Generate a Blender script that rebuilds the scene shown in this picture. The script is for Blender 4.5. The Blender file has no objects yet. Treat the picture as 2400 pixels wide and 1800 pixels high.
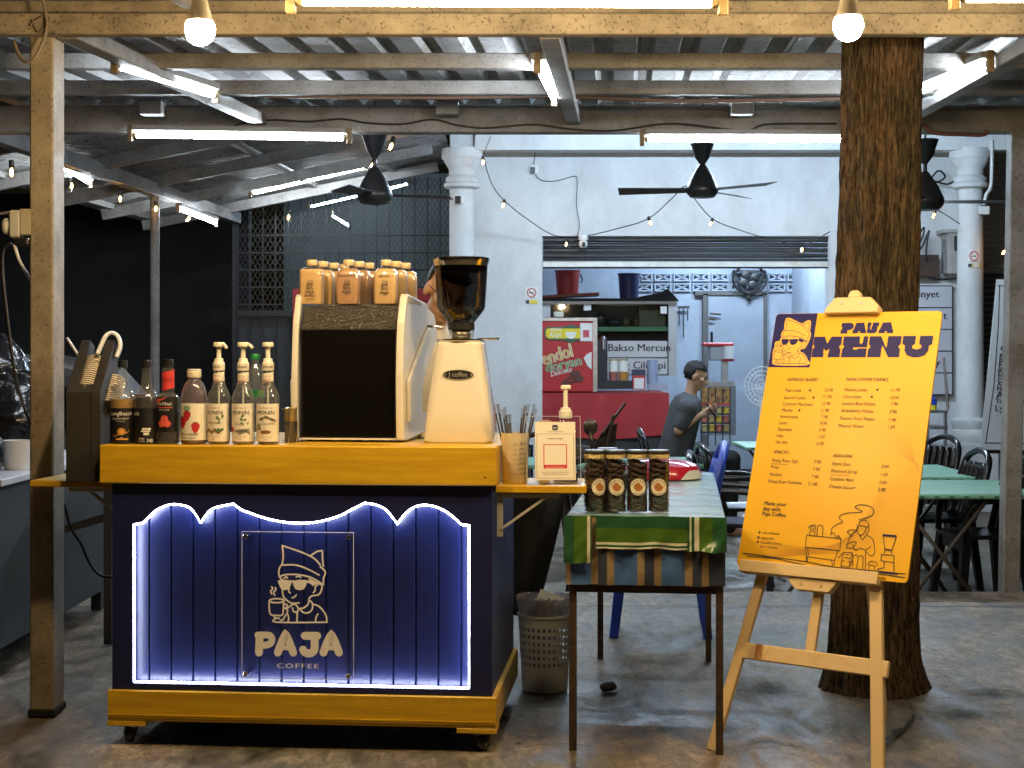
import bpy, bmesh, math, random
from mathutils import Vector, Matrix, noise
R = math.radians
SC = bpy.context.scene
COL = SC.collection
random.seed(7)
# ------------------------------------------------------------------ camera
F, CX, HY, CH = 3600., 1200., 831., 1.3          # focal length in photo pixels, principal column, horizon row, eye height
cam = bpy.data.cameras.new('camera'); camo = bpy.data.objects.new('camera', cam); COL.objects.link(camo)
camo.location = (0, 0, CH); camo.rotation_euler = (R(90), 0, 0)
cam.sensor_width = 36.; cam.lens = 36. * F / 2400.
cam.shift_y = (HY - 900.) / 2400.
cam.clip_start = .05; cam.clip_end = 400
SC.camera = camo
# ------------------------------------------------------------------ night sky, faint moon
w = bpy.data.worlds.new('World'); SC.world = w; w.use_nodes = True
nt = w.node_tree; bg = nt.nodes['Background']
sky = nt.nodes.new('ShaderNodeTexSky'); sky.sky_type = 'NISHITA'; sky.sun_disc = False
sky.sun_elevation = R(2); sky.sun_rotation = R(200)
nt.links.new(sky.outputs[0], bg.inputs[0]); bg.inputs[1].default_value = .0015
sl = bpy.data.lights.new('sun', 'SUN'); sl.energy = .01; sl.angle = R(.5); sl.color = (1, .93, .85)
so = bpy.data.objects.new('sun', sl); COL.objects.link(so); so.rotation_euler = (R(60), 0, R(20)); so.location = (0, 0, 30)
vs = SC.view_settings
SC.display_settings.display_device = 'sRGB'
vs.view_transform = 'Standard'; vs.look = 'None'; vs.exposure = 0.62; vs.gamma = 1; vs.use_curve_mapping = False
cy = SC.cycles
cy.use_denoising = True; cy.max_bounces = 8; cy.diffuse_bounces = 3; cy.glossy_bounces = 3
cy.transmission_bounces = 6; cy.transparent_max_bounces = 24; cy.caustics_reflective = False; cy.caustics_refractive = False
cy.sample_clamp_indirect = 6; cy.use_light_tree = True
TUBE, WARM_TUBE, BULB, STRING, LED = 112., 95., 680., 60., 52.   # lamp radiances

# ------------------------------------------------------------------ helpers
def P(px, py, Y):
    "the place in the world seen at photo pixel (px,py) at distance Y"
    return Vector(((px - CX) / F * Y, Y, CH - (py - HY) / F * Y))
def V(*a): return Vector(a)
def sp(o, **k):
    for a, b in k.items():
        if b is not None: o[a] = b
    return o
def wm(o):
    m = o.matrix_basis.copy()
    while o.parent: o = o.parent; m = o.matrix_basis @ m
    return m
def thing(name, label, cat, loc, rz=0, group=None, kind=None):
    o = bpy.data.objects.new(name, None); COL.objects.link(o)
    o.empty_display_size = .05
    o.matrix_basis = Matrix.Translation(Vector(loc)) @ Matrix.Rotation(rz, 4, 'Z')
    return sp(o, label=label, category=cat, group=group, kind=kind)
class MB:
    def __init__(s): s.v = []; s.f = []; s.m = []
    def add(s, vs, fs, mi=0):
        n = len(s.v); s.v += [Vector(v) for v in vs]
        for f in fs: s.f.append([n + i for i in f]); s.m.append(mi)
        return s
    def box(s, x0, x1, y0, y1, z0, z1, mi=0):
        return s.add([(x, y, z) for z in (z0, z1) for y in (y0, y1) for x in (x0, x1)],
                     [(0, 2, 3, 1), (4, 5, 7, 6), (0, 1, 5, 4), (2, 6, 7, 3), (0, 4, 6, 2), (1, 3, 7, 5)], mi)
    def pbox(s, px0, px1, py0, py1, Y, dep, mi=0):
        a = P(px0, py1, Y); b = P(px1, py0, Y)
        return s.box(a.x, b.x, Y, Y + dep, a.z, b.z, mi)
    def bar(s, a, b, wd, ht, mi=0, up=(0, 0, 1)):
        a = Vector(a); b = Vector(b); d = (b - a).normalized(); x = d.cross(Vector(up))
        if x.length < 1e-4: x = Vector((1, 0, 0))
        x.normalize(); z = x.cross(d)
        vs = [p + x * i * wd / 2 + z * j * ht / 2 for p in (a, b) for j in (-1, 1) for i in (-1, 1)]
        return s.add(vs, [(0, 1, 3, 2), (4, 6, 7, 5), (0, 4, 5, 1), (2, 3, 7, 6), (0, 2, 6, 4), (1, 5, 7, 3)], mi)
    def tube(s, pts, r, n=8, mi=0, cap=True):
        pts = [Vector(p) for p in pts]; k = len(pts); rs = r if isinstance(r, (list, tuple)) else [r] * k
        vs = []; x = None
        for i, p in enumerate(pts):
            d = (pts[min(i + 1, k - 1)] - pts[max(i - 1, 0)]).normalized()
            if x is None:
                x = d.cross(Vector((0, 0, 1)))
                if x.length < .05: x = d.cross(Vector((1, 0, 0)))
            x = (x - d * x.dot(d)).normalized(); y = d.cross(x)
            vs += [p + (x * math.cos(2 * math.pi * j / n) + y * math.sin(2 * math.pi * j / n)) * rs[i] for j in range(n)]
        fs = [(i * n + j, i * n + (j + 1) % n, (i + 1) * n + (j + 1) % n, (i + 1) * n + j) for i in range(k - 1) for j in range(n)]
        if cap: fs += [tuple(range(n))[::-1], tuple((k - 1) * n + j for j in range(n))]
        return s.add(vs, fs, mi)
    def lathe(s, prof, n=24, c=(0, 0, 0), mi=0, cap=True, sx=1, sy=1, mis=None, a0=0):
        c = Vector(c); k = len(prof)
        vs = [c + Vector((r * math.cos(a0 + 2 * math.pi * j / n) * sx, r * math.sin(a0 + 2 * math.pi * j / n) * sy, z)) for r, z in prof for j in range(n)]
        b = len(s.v); s.v += vs
        for i in range(k - 1):
            for j in range(n):
                s.f.append([b + i * n + j, b + i * n + (j + 1) % n, b + (i + 1) * n + (j + 1) % n, b + (i + 1) * n + j]); s.m.append(mis[i] if mis else mi)
        if cap:
            s.f.append([b + j for j in range(n)][::-1]); s.m.append(mis[0] if mis else mi)
            s.f.append([b + (k - 1) * n + j for j in range(n)]); s.m.append(mis[-1] if mis else mi)
        return s
    def prism(s, poly, fn, d0, d1, mi=0):
        "polygon (a,b) placed by fn(a,b,d), extruded from d0 to d1"
        n = len(poly)
        vs = [fn(a, b, d0) for a, b in poly] + [fn(a, b, d1) for a, b in poly]
        return s.add(vs, [tuple(range(n)), tuple(range(n, 2 * n))[::-1]] + [(i, n + i, n + (i + 1) % n, (i + 1) % n) for i in range(n)], mi)
    def ball(s, c, r, n=12, m=8, mi=0):
        r = r if isinstance(r, (list, tuple)) else (r, r, r)
        c = Vector(c); vs = []; fs = []
        for i in range(1, m):
            t = math.pi * i / m
            vs += [c + Vector((r[0] * math.sin(t) * math.cos(2 * math.pi * j / n), r[1] * math.sin(t) * math.sin(2 * math.pi * j / n), r[2] * math.cos(t))) for j in range(n)]
        vs += [c + Vector((0, 0, r[2])), c - Vector((0, 0, r[2]))]; a = len(vs) - 2
        for i in range(m - 2):
            for j in range(n): fs.append((i * n + j, (i + 1) * n + j, (i + 1) * n + (j + 1) % n, i * n + (j + 1) % n))
        for j in range(n): fs += [(a, j, (j + 1) % n), (a + 1, (m - 2) * n + (j + 1) % n, (m - 2) * n + j)]
        return s.add(vs, fs, mi)
    def cap2(s, a, b, ra, rb, n=10, mi=0):
        "tapered limb with round ends"
        a = Vector(a); b = Vector(b); d = (b - a); L = d.length; d.normalize()
        s.tube([a - d * ra * .9, a - d * ra * .55, a, a + d * L * .5, b, b + d * rb * .55, b + d * rb * .9],
               [ra * .35, ra * .83, ra, (ra + rb) / 2, rb, rb * .83, rb * .35], n, mi)
        return s
    def xf(s, M, start=0):
        for i in range(start, len(s.v)): s.v[i] = M @ s.v[i]
        return s
    def warp(s, fn, start=0):
        for i in range(start, len(s.v)): s.v[i] = Vector(fn(s.v[i]))
        return s
    def mesh(s, mats, smooth=False, bevel=0, recalc=True, segs=1, weld=0):
        me = bpy.data.meshes.new('m'); me.from_pydata(s.v, [], s.f)
        for m in (mats if isinstance(mats, (list, tuple)) else [mats]): me.materials.append(m)
        if len(me.materials) > 1: me.polygons.foreach_set('material_index', s.m)
        if bevel or recalc or weld:
            b = bmesh.new(); b.from_mesh(me)
            if weld: bmesh.ops.remove_doubles(b, verts=b.verts, dist=weld)
            if recalc: bmesh.ops.recalc_face_normals(b, faces=b.faces)
            if bevel:
                ed = [e for e in b.edges if len(e.link_faces) == 2 and e.calc_face_angle(0) > .6]
                bmesh.ops.bevel(b, geom=ed, offset=bevel, segments=segs, profile=.6, affect='EDGES', clamp_overlap=True)
            b.to_mesh(me); b.free()
        if smooth:
            me.polygons.foreach_set('use_smooth', [True] * len(me.polygons))
            if smooth is not True: me.set_sharp_from_angle(angle=R(smooth))
        me.update(); return me
    def build(s, name, mats, parent=None, local=False, **k):
        if parent is not None and not local:
            inv = wm(parent).inverted(); s.xf(inv)
        me = s.mesh(mats, **k); me.name = name
        o = bpy.data.objects.new(name, me); COL.objects.link(o); o.parent = parent
        return o
def one(mb, name, mats, label, cat, group=None, kind=None, **k):
    "a thing that is a single mesh, origin at the middle of its base"
    xs = [v.x for v in mb.v]; ys = [v.y for v in mb.v]; zs = [v.z for v in mb.v]
    c = Vector(((min(xs) + max(xs)) / 2, (min(ys) + max(ys)) / 2, min(zs)))
    for v in mb.v: v -= c
    o = mb.build(name, mats, None, **k); o.location = c
    return sp(o, label=label, category=cat, group=group, kind=kind)
def struct(mb, name, mats, parent=None, **k):
    o = mb.build(name, mats, parent, **k)
    if parent is None: o['kind'] = 'structure'
    return o
def copy_tree(o, parent=None):
    c = o.copy(); COL.objects.link(c); c.parent = parent
    for ch in list(o.children): copy_tree(ch, c)
    return c
def place(o, loc, rz=0, sc=1):
    o.matrix_basis = Matrix.Translation(Vector(loc)) @ Matrix.Rotation(rz, 4, 'Z') @ Matrix.Scale(sc, 4); return o
def smoothpts(pts, k=6, closed=False):
    pts = [Vector(p) for p in pts]; n = len(pts); out = []
    for i in range(n if closed else n - 1):
        g = (lambda j: pts[j % n]) if closed else (lambda j: pts[max(0, min(n - 1, j))])
        a, b, c, d = g(i - 1), g(i), g(i + 1), g(i + 2)
        for t in range(k):
            t /= k; out.append(.5 * ((2 * b) + (c - a) * t + (2 * a - 5 * b + 4 * c - d) * t * t + (3 * b - a - 3 * c + d) * t ** 3))
    if not closed: out.append(pts[-1])
    return out
# ---- flat print: strokes, fills and lettering as thin sheets, laid down by fn(a, b, height)
class Ink:
    def __init__(s, fn, h0=.0004, step=.000006, curved=0): s.mb = MB(); s.fn = fn; s.h = h0; s.st = step; s.cv = curved
    def poly(s, pts, mi=0):
        if s.cv:                                     # cut the sheet small enough to follow a bend
            b = bmesh.new(); b.faces.new([b.verts.new((p[0], p[1], 0)) for p in pts]); bmesh.ops.triangulate(b, faces=b.faces)
            for _ in range(5):
                ed = [e for e in b.edges if e.calc_length() > s.cv]
                if not ed: break
                bmesh.ops.subdivide_edges(b, edges=ed, cuts=1); bmesh.ops.triangulate(b, faces=b.faces)
            b.verts.index_update()
            s.mb.add([s.fn(v.co.x, v.co.y, s.h) for v in b.verts], [tuple(v.index for v in f.verts) for f in b.faces], mi); b.free(); s.h += s.st; return
        s.mb.add([s.fn(p[0], p[1], s.h) for p in pts], [tuple(range(len(pts)))], mi); s.h += s.st
    def line(s, pts, w, mi=0, sm=0, caps=True, closed=False):
        pts = [Vector((p[0], p[1])) for p in pts]
        if sm: pts = smoothpts(pts, sm, closed)
        if closed: pts = pts + [pts[0]]
        n = len(pts); L = []; Rr = []
        for i, p in enumerate(pts):
            a = pts[i - 1] if i else (pts[-2] if closed else p); b = pts[i + 1] if i < n - 1 else (pts[1] if closed else p)
            d1 = (p - a); d2 = (b - p)
            if d1.length < 1e-9: d1 = d2
            if d2.length < 1e-9: d2 = d1
            d1.normalize(); d2.normalize(); t = (d1 + d2)
            if t.length < .2: t = d1.copy()
            t.normalize(); nn = Vector((-t.y, t.x)); c = max(.5, abs(nn.dot(Vector((-d1.y, d1.x)))))
            L.append(p + nn * w / 2 / c); Rr.append(p - nn * w / 2 / c)
        b0 = len(s.mb.v)
        vs = [s.fn(q.x, q.y, s.h) for q in L] + [s.fn(q.x, q.y, s.h) for q in Rr]
        s.mb.add(vs, [(i, i + 1, n + i + 1, n + i) for i in range(n - 1)], mi); s.h += s.st
        if caps and not closed:
            for e in (0, -1):
                s.disc(pts[e].x, pts[e].y, w / 2, mi, 10)
    def disc(s, a, b, r, mi=0, n=20, ry=None):
        ry = ry or r
        s.poly([(a + r * math.cos(2 * math.pi * j / n), b + ry * math.sin(2 * math.pi * j / n)) for j in range(n)], mi)
    def ring(s, a, b, r, w, mi=0, n=28, ry=None):
        ry = ry or r
        s.line([(a + r * math.cos(2 * math.pi * j / n), b + ry * math.sin(2 * math.pi * j / n)) for j in range(n)], w, mi, closed=True)
    def rect(s, a0, a1, b0, b1, mi=0): s.poly([(a0, b0), (a1, b0), (a1, b1), (a0, b1)], mi)
    def text(s, body, a, b, size, mi=0, bold=0, shear=0, align='LEFT', width=None, fit=None, rot=0, sy=1, spacing=1):
        if bold > .012:                              # heavier strokes: three overlapping passes
            for q in (-1, 0, 1): s.text(body, a + q * bold * .55 * size, b, size, mi, 0, shear, align, width, fit, rot, sy, spacing)
            return
        vs, fs = text_data(body, 0, shear, align, spacing)
        x0 = min(v[0] for v in vs); x1 = max(v[0] for v in vs)
        sx = size
        if fit: sx = fit / (x1 - x0)
        elif width: sx = size * width
        ca, sa = math.cos(rot), math.sin(rot)
        out = []
        for v in vs:
            x = v[0] * sx; y = v[1] * size * sy
            out.append(s.fn(a + x * ca - y * sa, b + x * sa + y * ca, s.h))
        s.mb.add(out, fs, mi); s.h += s.st
    def arc(s, body, a, b, r, size, mi=0, mid=90, cw=True, bold=0, spread=1):
        "lettering bent round a circle"
        vs, fs = text_data(body, 0, 0, 'CENTER')
        out = []
        for v in vs:
            x = v[0] * size * spread; y = v[1] * size
            if cw: t = R(mid) - x / r; rr = r + y
            else: t = R(mid) + x / r; rr = r - y
            out.append(s.fn(a + rr * math.cos(t), b + rr * math.sin(t), s.h))
        s.mb.add(out, fs, mi); s.h += s.st
    def build(s, name, mats, parent, local=False):
        if isinstance(mats, (list, tuple)): pass
        return s.mb.build(name, mats, parent, local=local, recalc=False)
_tc = {}
def text_data(body, bold=0, shear=0, align='LEFT', spacing=1):
    k = (body, bold, shear, align, spacing)
    if k not in _tc:
        c = bpy.data.curves.new('t', 'FONT'); c.body = body; c.size = 1; c.offset = bold; c.shear = shear
        c.align_x = align; c.resolution_u = 2; c.space_character = spacing
        o = bpy.data.objects.new('t', c); me = bpy.data.meshes.new_from_object(o)
        _tc[k] = ([tuple(v.co) for v in me.vertices], [tuple(p.vertices) for p in me.polygons])
        bpy.data.objects.remove(o); bpy.data.curves.remove(c); bpy.data.meshes.remove(me)
    return _tc[k]
# ------------------------------------------------------------------ materials
MATS = {}
def M(name, col=(.5, .5, .5), rough=.5, metal=0, var=0, scale=8, bump=0, bscale=60, spec=.5, sss=0, col2=None, emit=0, coat=0, rvar=0, stretch=None, detail=4):
    if name in MATS: return MATS[name]
    m = bpy.data.materials.new(name); m.use_nodes = True; MATS[name] = m
    t = m.node_tree; N = t.nodes; L = t.links; p = N['Principled BSDF']
    p.inputs['Base Color'].default_value = (*col, 1); p.inputs['Roughness'].default_value = rough
    p.inputs['Metallic'].default_value = metal; p.inputs['Specular IOR Level'].default_value = spec
    if coat: p.inputs['Coat Weight'].default_value = coat; p.inputs['Coat Roughness'].default_value = .08
    if emit: p.inputs['Emission Color'].default_value = (*col, 1); p.inputs['Emission Strength'].default_value = emit
    if var or bump or rvar:
        tc = N.new('ShaderNodeTexCoord'); mp = N.new('ShaderNodeMapping'); L.new(tc.outputs['Object'], mp.inputs[0])
        if stretch: mp.inputs['Scale'].default_value = stretch
    if var or rvar:
        nz = N.new('ShaderNodeTexNoise'); nz.inputs['Scale'].default_value = scale; nz.inputs['Detail'].default_value = detail; nz.inputs['Roughness'].default_value = .65
        L.new(mp.outputs[0], nz.inputs[0])
    if var:
        cr = N.new('ShaderNodeValToRGB'); L.new(nz.outputs[0], cr.inputs[0])
        c2 = col2 or tuple(c * (1 - var) for c in col)
        cr.color_ramp.elements[0].position = .35; cr.color_ramp.elements[0].color = (*c2, 1)
        cr.color_ramp.elements[1].position = .65; cr.color_ramp.elements[1].color = (*col, 1)
        L.new(cr.outputs[0], p.inputs['Base Color'])
    if rvar:
        mr = N.new('ShaderNodeMapRange'); mr.inputs['To Min'].default_value = max(0, rough - rvar); mr.inputs['To Max'].default_value = min(1, rough + rvar)
        L.new(nz.outputs[0], mr.inputs[0]); L.new(mr.outputs[0], p.inputs['Roughness'])
    if bump:
        n2 = N.new('ShaderNodeTexNoise'); n2.inputs['Scale'].default_value = bscale; n2.inputs['Detail'].default_value = 3
        bp = N.new('ShaderNodeBump'); bp.inputs['Strength'].default_value = bump; bp.inputs['Distance'].default_value = .01
        L.new(mp.outputs[0], n2.inputs[0]); L.new(n2.outputs[0], bp.inputs['Height']); L.new(bp.outputs[0], p.inputs['Normal'])
    return m
def glow(name, col, strength):
    m = bpy.data.materials.new(name); m.use_nodes = True; N = m.node_tree.nodes; N.clear()
    e = N.new('ShaderNodeEmission'); e.inputs[0].default_value = (*col, 1); e.inputs[1].default_value = strength
    o = N.new('ShaderNodeOutputMaterial'); m.node_tree.links.new(e.outputs[0], o.inputs[0]); return m
def clear(name, tint=(1, 1, 1), gloss=.12, rough=.03, haze=0, hazecol=(.8, .8, .8)):
    "thin clear plastic or glass: lets light through, mirrors more at grazing angles"
    m = bpy.data.materials.new(name); m.use_nodes = True; N = m.node_tree.nodes; L = m.node_tree.links; N.clear()
    tr = N.new('ShaderNodeBsdfTransparent'); tr.inputs[0].default_value = (*tint, 1)
    gl = N.new('ShaderNodeBsdfGlossy'); gl.inputs['Roughness'].default_value = rough
    fc = N.new('ShaderNodeLayerWeight'); fc.inputs[0].default_value = .5
    pw = N.new('ShaderNodeMath'); pw.operation = 'POWER'; pw.inputs[1].default_value = 4.; L.new(fc.outputs['Facing'], pw.inputs[0])
    lw = N.new('ShaderNodeMath'); lw.operation = 'MULTIPLY'; lw.inputs[1].default_value = .55; L.new(pw.outputs[0], lw.inputs[0])
    ad = N.new('ShaderNodeMath'); ad.operation = 'ADD'; ad.inputs[1].default_value = gloss * .4; ad.use_clamp = True
    mx = N.new('ShaderNodeMixShader'); o = N.new('ShaderNodeOutputMaterial')
    L.new(lw.outputs[0], ad.inputs[0]); L.new(ad.outputs[0], mx.inputs[0]); L.new(tr.outputs[0], mx.inputs[1]); L.new(gl.outputs[0], mx.inputs[2])
    out = mx
    if haze:
        df = N.new('ShaderNodeBsdfDiffuse'); df.inputs[0].default_value = (*hazecol, 1); m2 = N.new('ShaderNodeMixShader'); m2.inputs[0].default_value = haze
        L.new(mx.outputs[0], m2.inputs[1]); L.new(df.outputs[0], m2.inputs[2]); out = m2
    L.new(out.outputs[0], o.inputs[0]); return m
def dirty(name, base, dirt, rough=.6, scale=3., speck=90., amount=.5, bump=.15, stretch=None, metal=0, specks=None):
    "paint or zinc gone dirty: broad stains and fine specks"
    m = bpy.data.materials.new(name); m.use_nodes = True; t = m.node_tree; N = t.nodes; L = t.links; p = N['Principled BSDF']
    tc = N.new('ShaderNodeTexCoord'); mp = N.new('ShaderNodeMapping'); L.new(tc.outputs['Object'], mp.inputs[0])
    if stretch: mp.inputs['Scale'].default_value = stretch
    n1 = N.new('ShaderNodeTexNoise'); n1.inputs['Scale'].default_value = scale; n1.inputs['Detail'].default_value = 6; n1.inputs['Roughness'].default_value = .7
    n2 = N.new('ShaderNodeTexNoise'); n2.inputs['Scale'].default_value = speck; n2.inputs['Detail'].default_value = 3
    L.new(mp.outputs[0], n1.inputs[0]); L.new(mp.outputs[0], n2.inputs[0])
    r1 = N.new('ShaderNodeMapRange'); r1.inputs[1].default_value = .4; r1.inputs[2].default_value = .75; r1.inputs[3].default_value = 0; r1.inputs[4].default_value = amount
    r2 = N.new('ShaderNodeMapRange'); r2.inputs[1].default_value = .58; r2.inputs[2].default_value = .72; r2.inputs[3].default_value = 0; r2.inputs[4].default_value = amount if specks is None else specks
    L.new(n1.outputs[0], r1.inputs[0]); L.new(n2.outputs[0], r2.inputs[0])
    ad = N.new('ShaderNodeMath'); ad.operation = 'ADD'; ad.use_clamp = True; L.new(r1.outputs[0], ad.inputs[0]); L.new(r2.outputs[0], ad.inputs[1])
    mx = N.new('ShaderNodeMix'); mx.data_type = 'RGBA'; mx.inputs[6].default_value = (*base, 1); mx.inputs[7].default_value = (*dirt, 1)
    L.new(ad.outputs[0], mx.inputs[0]); L.new(mx.outputs[2], p.inputs['Base Color'])
    bp = N.new('ShaderNodeBump'); bp.inputs['Strength'].default_value = bump; bp.inputs['Distance'].default_value = .004; L.new(n2.outputs[0], bp.inputs['Height']); L.new(bp.outputs[0], p.inputs['Normal'])
    p.inputs['Roughness'].default_value = rough; p.inputs['Metallic'].default_value = metal
    return m
def wood(name, c1, c2, axis='X', scale=14, rough=.5):
    m = bpy.data.materials.new(name); m.use_nodes = True; t = m.node_tree; N = t.nodes; L = t.links; p = N['Principled BSDF']
    tc = N.new('ShaderNodeTexCoord'); mp = N.new('ShaderNodeMapping'); s = {'X': (.12, 1, 1), 'Y': (1, .12, 1), 'Z': (1, 1, .12)}[axis]; mp.inputs['Scale'].default_value = s
    wv = N.new('ShaderNodeTexNoise'); wv.inputs['Scale'].default_value = scale; wv.inputs['Detail'].default_value = 5; wv.inputs['Distortion'].default_value = 1.2
    ml = N.new('ShaderNodeMath'); ml.operation = 'MULTIPLY'; ml.inputs[1].default_value = 9
    sn = N.new('ShaderNodeMath'); sn.operation = 'SINE'; cr = N.new('ShaderNodeValToRGB')
    cr.color_ramp.elements[0].position = .0; cr.color_ramp.elements[0].color = (*c1, 1); cr.color_ramp.elements[1].position = 1; cr.color_ramp.elements[1].color = (*c2, 1)
    mr = N.new('ShaderNodeMapRange'); mr.inputs[1].default_value = -.2; mr.inputs[2].default_value = 1
    L.new(tc.outputs['Object'], mp.inputs[0]); L.new(mp.outputs[0], wv.inputs[0]); L.new(wv.outputs[0], ml.inputs[0]); L.new(ml.outputs[0], sn.inputs[0]); L.new(sn.outputs[0], mr.inputs[0]); L.new(mr.outputs[0], cr.inputs[0]); L.new(cr.outputs[0], p.inputs['Base Color'])
    p.inputs['Roughness'].default_value = rough; return m

BLACK = M('black plastic', (.012, .012, .013), .35)
MATTE = M('matte black', (.02, .02, .021), .7)
WHITE = M('white plastic', (.72, .72, .70), .35)
CREAM = M('cream paper', (.74, .70, .60), .6)
CHROME = M('chrome', (.75, .75, .75), .12, 1)
STEEL = M('dull steel', (.45, .45, .46), .35, .9, var=.3, scale=20)
NAVY = M('navy paint', (.012, .016, .085), .42, var=.25, scale=6, bump=.05, bscale=200)
NAVYP = M('navy plank paint', (.006, .012, .082), .40, var=.25, scale=5, bump=.06, bscale=150)
YELLOW = M('yellow paint', (.64, .385, .013), .42, var=.16, scale=9, bump=.14, bscale=90, stretch=(.35, 1, 5), rvar=.14, col2=(.50, .285, .010))
RED = M('red plastic', (.42, .02, .03), .4)
GREEN = M('green enamel', (.24, .52, .37), .35, var=.2, scale=6)
BLUE = M('blue plastic', (.02, .06, .42), .35)
INKD = M('dark ink', (.015, .012, .02), .5)
INKW = M('white ink', (.8, .78, .72), .5)
ZINC = dirty('weathered zinc sheet', (.27, .27, .275), (.075, .058, .04), .6, 1.7, 22, .95, .1, metal=0)
PAINTST = dirty('dirty cream steel paint', (.33, .28, .205), (.08, .064, .045), .55, 5, 90, .85, .25)
GREYST = dirty('dirty grey steel paint', (.27, .265, .26), (.07, .055, .04), .55, 4, 90, .8, .25)
WALL = dirty('old white wash', (.70, .71, .72), (.30, .29, .27), .75, 1.4, 30, .5, .2, stretch=(1.3, 1.3, .8), specks=.12)
WARM = (1, .74, .36); COOL = (.62, .81, 1.); COOL2 = (.84, .93, 1.)
TUBEM = glow('cool tube light', COOL2, TUBE); SHOPM = glow('shop tube light', COOL, 430.); FARM = glow('far tube light', COOL, 45.); WTUBEM = glow('warm tube light', (1, .77, .44), WARM_TUBE)
BULBM = glow('warm bulb light', (1, .68, .32), BULB); STRM = glow('filament light', (1, .52, .13), STRING); LEDM = glow('led strip light', (.86, .91, 1), LED)
# ================================================================== GROUND
def concrete():
    m = bpy.data.materials.new('stained concrete'); m.use_nodes = True; t = m.node_tree; N = t.nodes; L = t.links; p = N['Principled BSDF']
    tc = N.new('ShaderNodeTexCoord')
    def nz(s, d=6, r=.65, dist=0, st=None):
        n = N.new('ShaderNodeTexNoise'); n.inputs['Scale'].default_value = s; n.inputs['Detail'].default_value = d; n.inputs['Roughness'].default_value = r; n.inputs['Distortion'].default_value = dist
        if st:
            mp = N.new('ShaderNodeMapping'); mp.inputs['Scale'].default_value = st; L.new(tc.outputs['Object'], mp.inputs[0]); L.new(mp.outputs[0], n.inputs[0])
        else: L.new(tc.outputs['Object'], n.inputs[0])
        return n
    a = nz(1.5, 9, .74, 1.2, (1, .5, 1)); b = nz(5.5, 9, .78, 1.0, (1, .45, 1)); c = nz(60, 4, .6); d = nz(.8, 5, .6, 0)
    cr = N.new('ShaderNodeValToRGB'); L.new(a.outputs[0], cr.inputs[0]); e = cr.color_ramp.elements
    e[0].position = .32; e[0].color = (.085, .070, .054, 1); e[1].position = .66; e[1].color = (.36, .315, .262, 1)
    x = e.new(.47); x.color = (.185, .160, .132, 1)
    cr2 = N.new('ShaderNodeValToRGB'); L.new(b.outputs[0], cr2.inputs[0]); e = cr2.color_ramp.elements
    e[0].position = .36; e[0].color = (.34, .32, .30, 1); e[1].position = .62; e[1].color = (1.25, 1.2, 1.12, 1)
    mx = N.new('ShaderNodeMix'); mx.data_type = 'RGBA'; mx.blend_type = 'MULTIPLY'; mx.inputs[0].default_value = 1
    L.new(cr.outputs[0], mx.inputs[6]); L.new(cr2.outputs[0], mx.inputs[7])
    cr3 = N.new('ShaderNodeValToRGB'); L.new(d.outputs[0], cr3.inputs[0]); e = cr3.color_ramp.elements
    e[0].position = .5; e[0].color = (1, 1, 1, 1); e[1].position = .62; e[1].color = (.75, .85, .68, 1)
    m2 = N.new('ShaderNodeMix'); m2.data_type = 'RGBA'; m2.blend_type = 'MULTIPLY'; m2.inputs[0].default_value = 1
    L.new(mx.outputs[2], m2.inputs[6]); L.new(cr3.outputs[0], m2.inputs[7]); pass
    f1 = nz(26, 7, .8, .6, (1, .4, 1)); cr4 = N.new('ShaderNodeValToRGB'); L.new(f1.outputs[0], cr4.inputs[0]); e = cr4.color_ramp.elements
    e[0].position = .36; e[0].color = (.42, .40, .38, 1); e[1].position = .60; e[1].color = (1.12, 1.1, 1.08, 1)
    m3 = N.new('ShaderNodeMix'); m3.data_type = 'RGBA'; m3.blend_type = 'MULTIPLY'; m3.inputs[0].default_value = 1
    L.new(m2.outputs[2], m3.inputs[6]); L.new(cr4.outputs[0], m3.inputs[7]); L.new(m3.outputs[2], p.inputs['Base Color'])
    f2 = nz(150, 3, .5, 0, (1, .5, 1)); cr5 = N.new('ShaderNodeValToRGB'); L.new(f2.outputs[0], cr5.inputs[0]); e = cr5.color_ramp.elements
    e[0].position = .30; e[0].color = (.35, .33, .31, 1); e[1].position = .44; e[1].color = (1, 1, 1, 1)
    m4 = N.new('ShaderNodeMix'); m4.data_type = 'RGBA'; m4.blend_type = 'MULTIPLY'; m4.inputs[0].default_value = 1
    L.new(m3.outputs[2], m4.inputs[6]); L.new(cr5.outputs[0], m4.inputs[7]); L.new(m4.outputs[2], p.inputs['Base Color'])
    mr = N.new('ShaderNodeMapRange'); mr.inputs[1].default_value = .35; mr.inputs[2].default_value = .6; mr.inputs[3].default_value = .34; mr.inputs[4].default_value = .75
    L.new(b.outputs[0], mr.inputs[0]); L.new(mr.outputs[0], p.inputs['Roughness'])
    bp = N.new('ShaderNodeBump'); bp.inputs['Strength'].default_value = .5; bp.inputs['Distance'].default_value = .006
    ad = N.new('ShaderNodeMath'); ad.operation = 'MULTIPLY_ADD'; ad.inputs[1].default_value = .25; L.new(c.outputs[0], ad.inputs[0]); L.new(b.outputs[0], ad.inputs[2])
    L.new(ad.outputs[0], bp.inputs['Height']); L.new(bp.outputs[0], p.inputs['Normal']); return m
CONC = concrete()
EDGE = 8.42; LOW = -.2
g = MB(); n = 60
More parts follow.
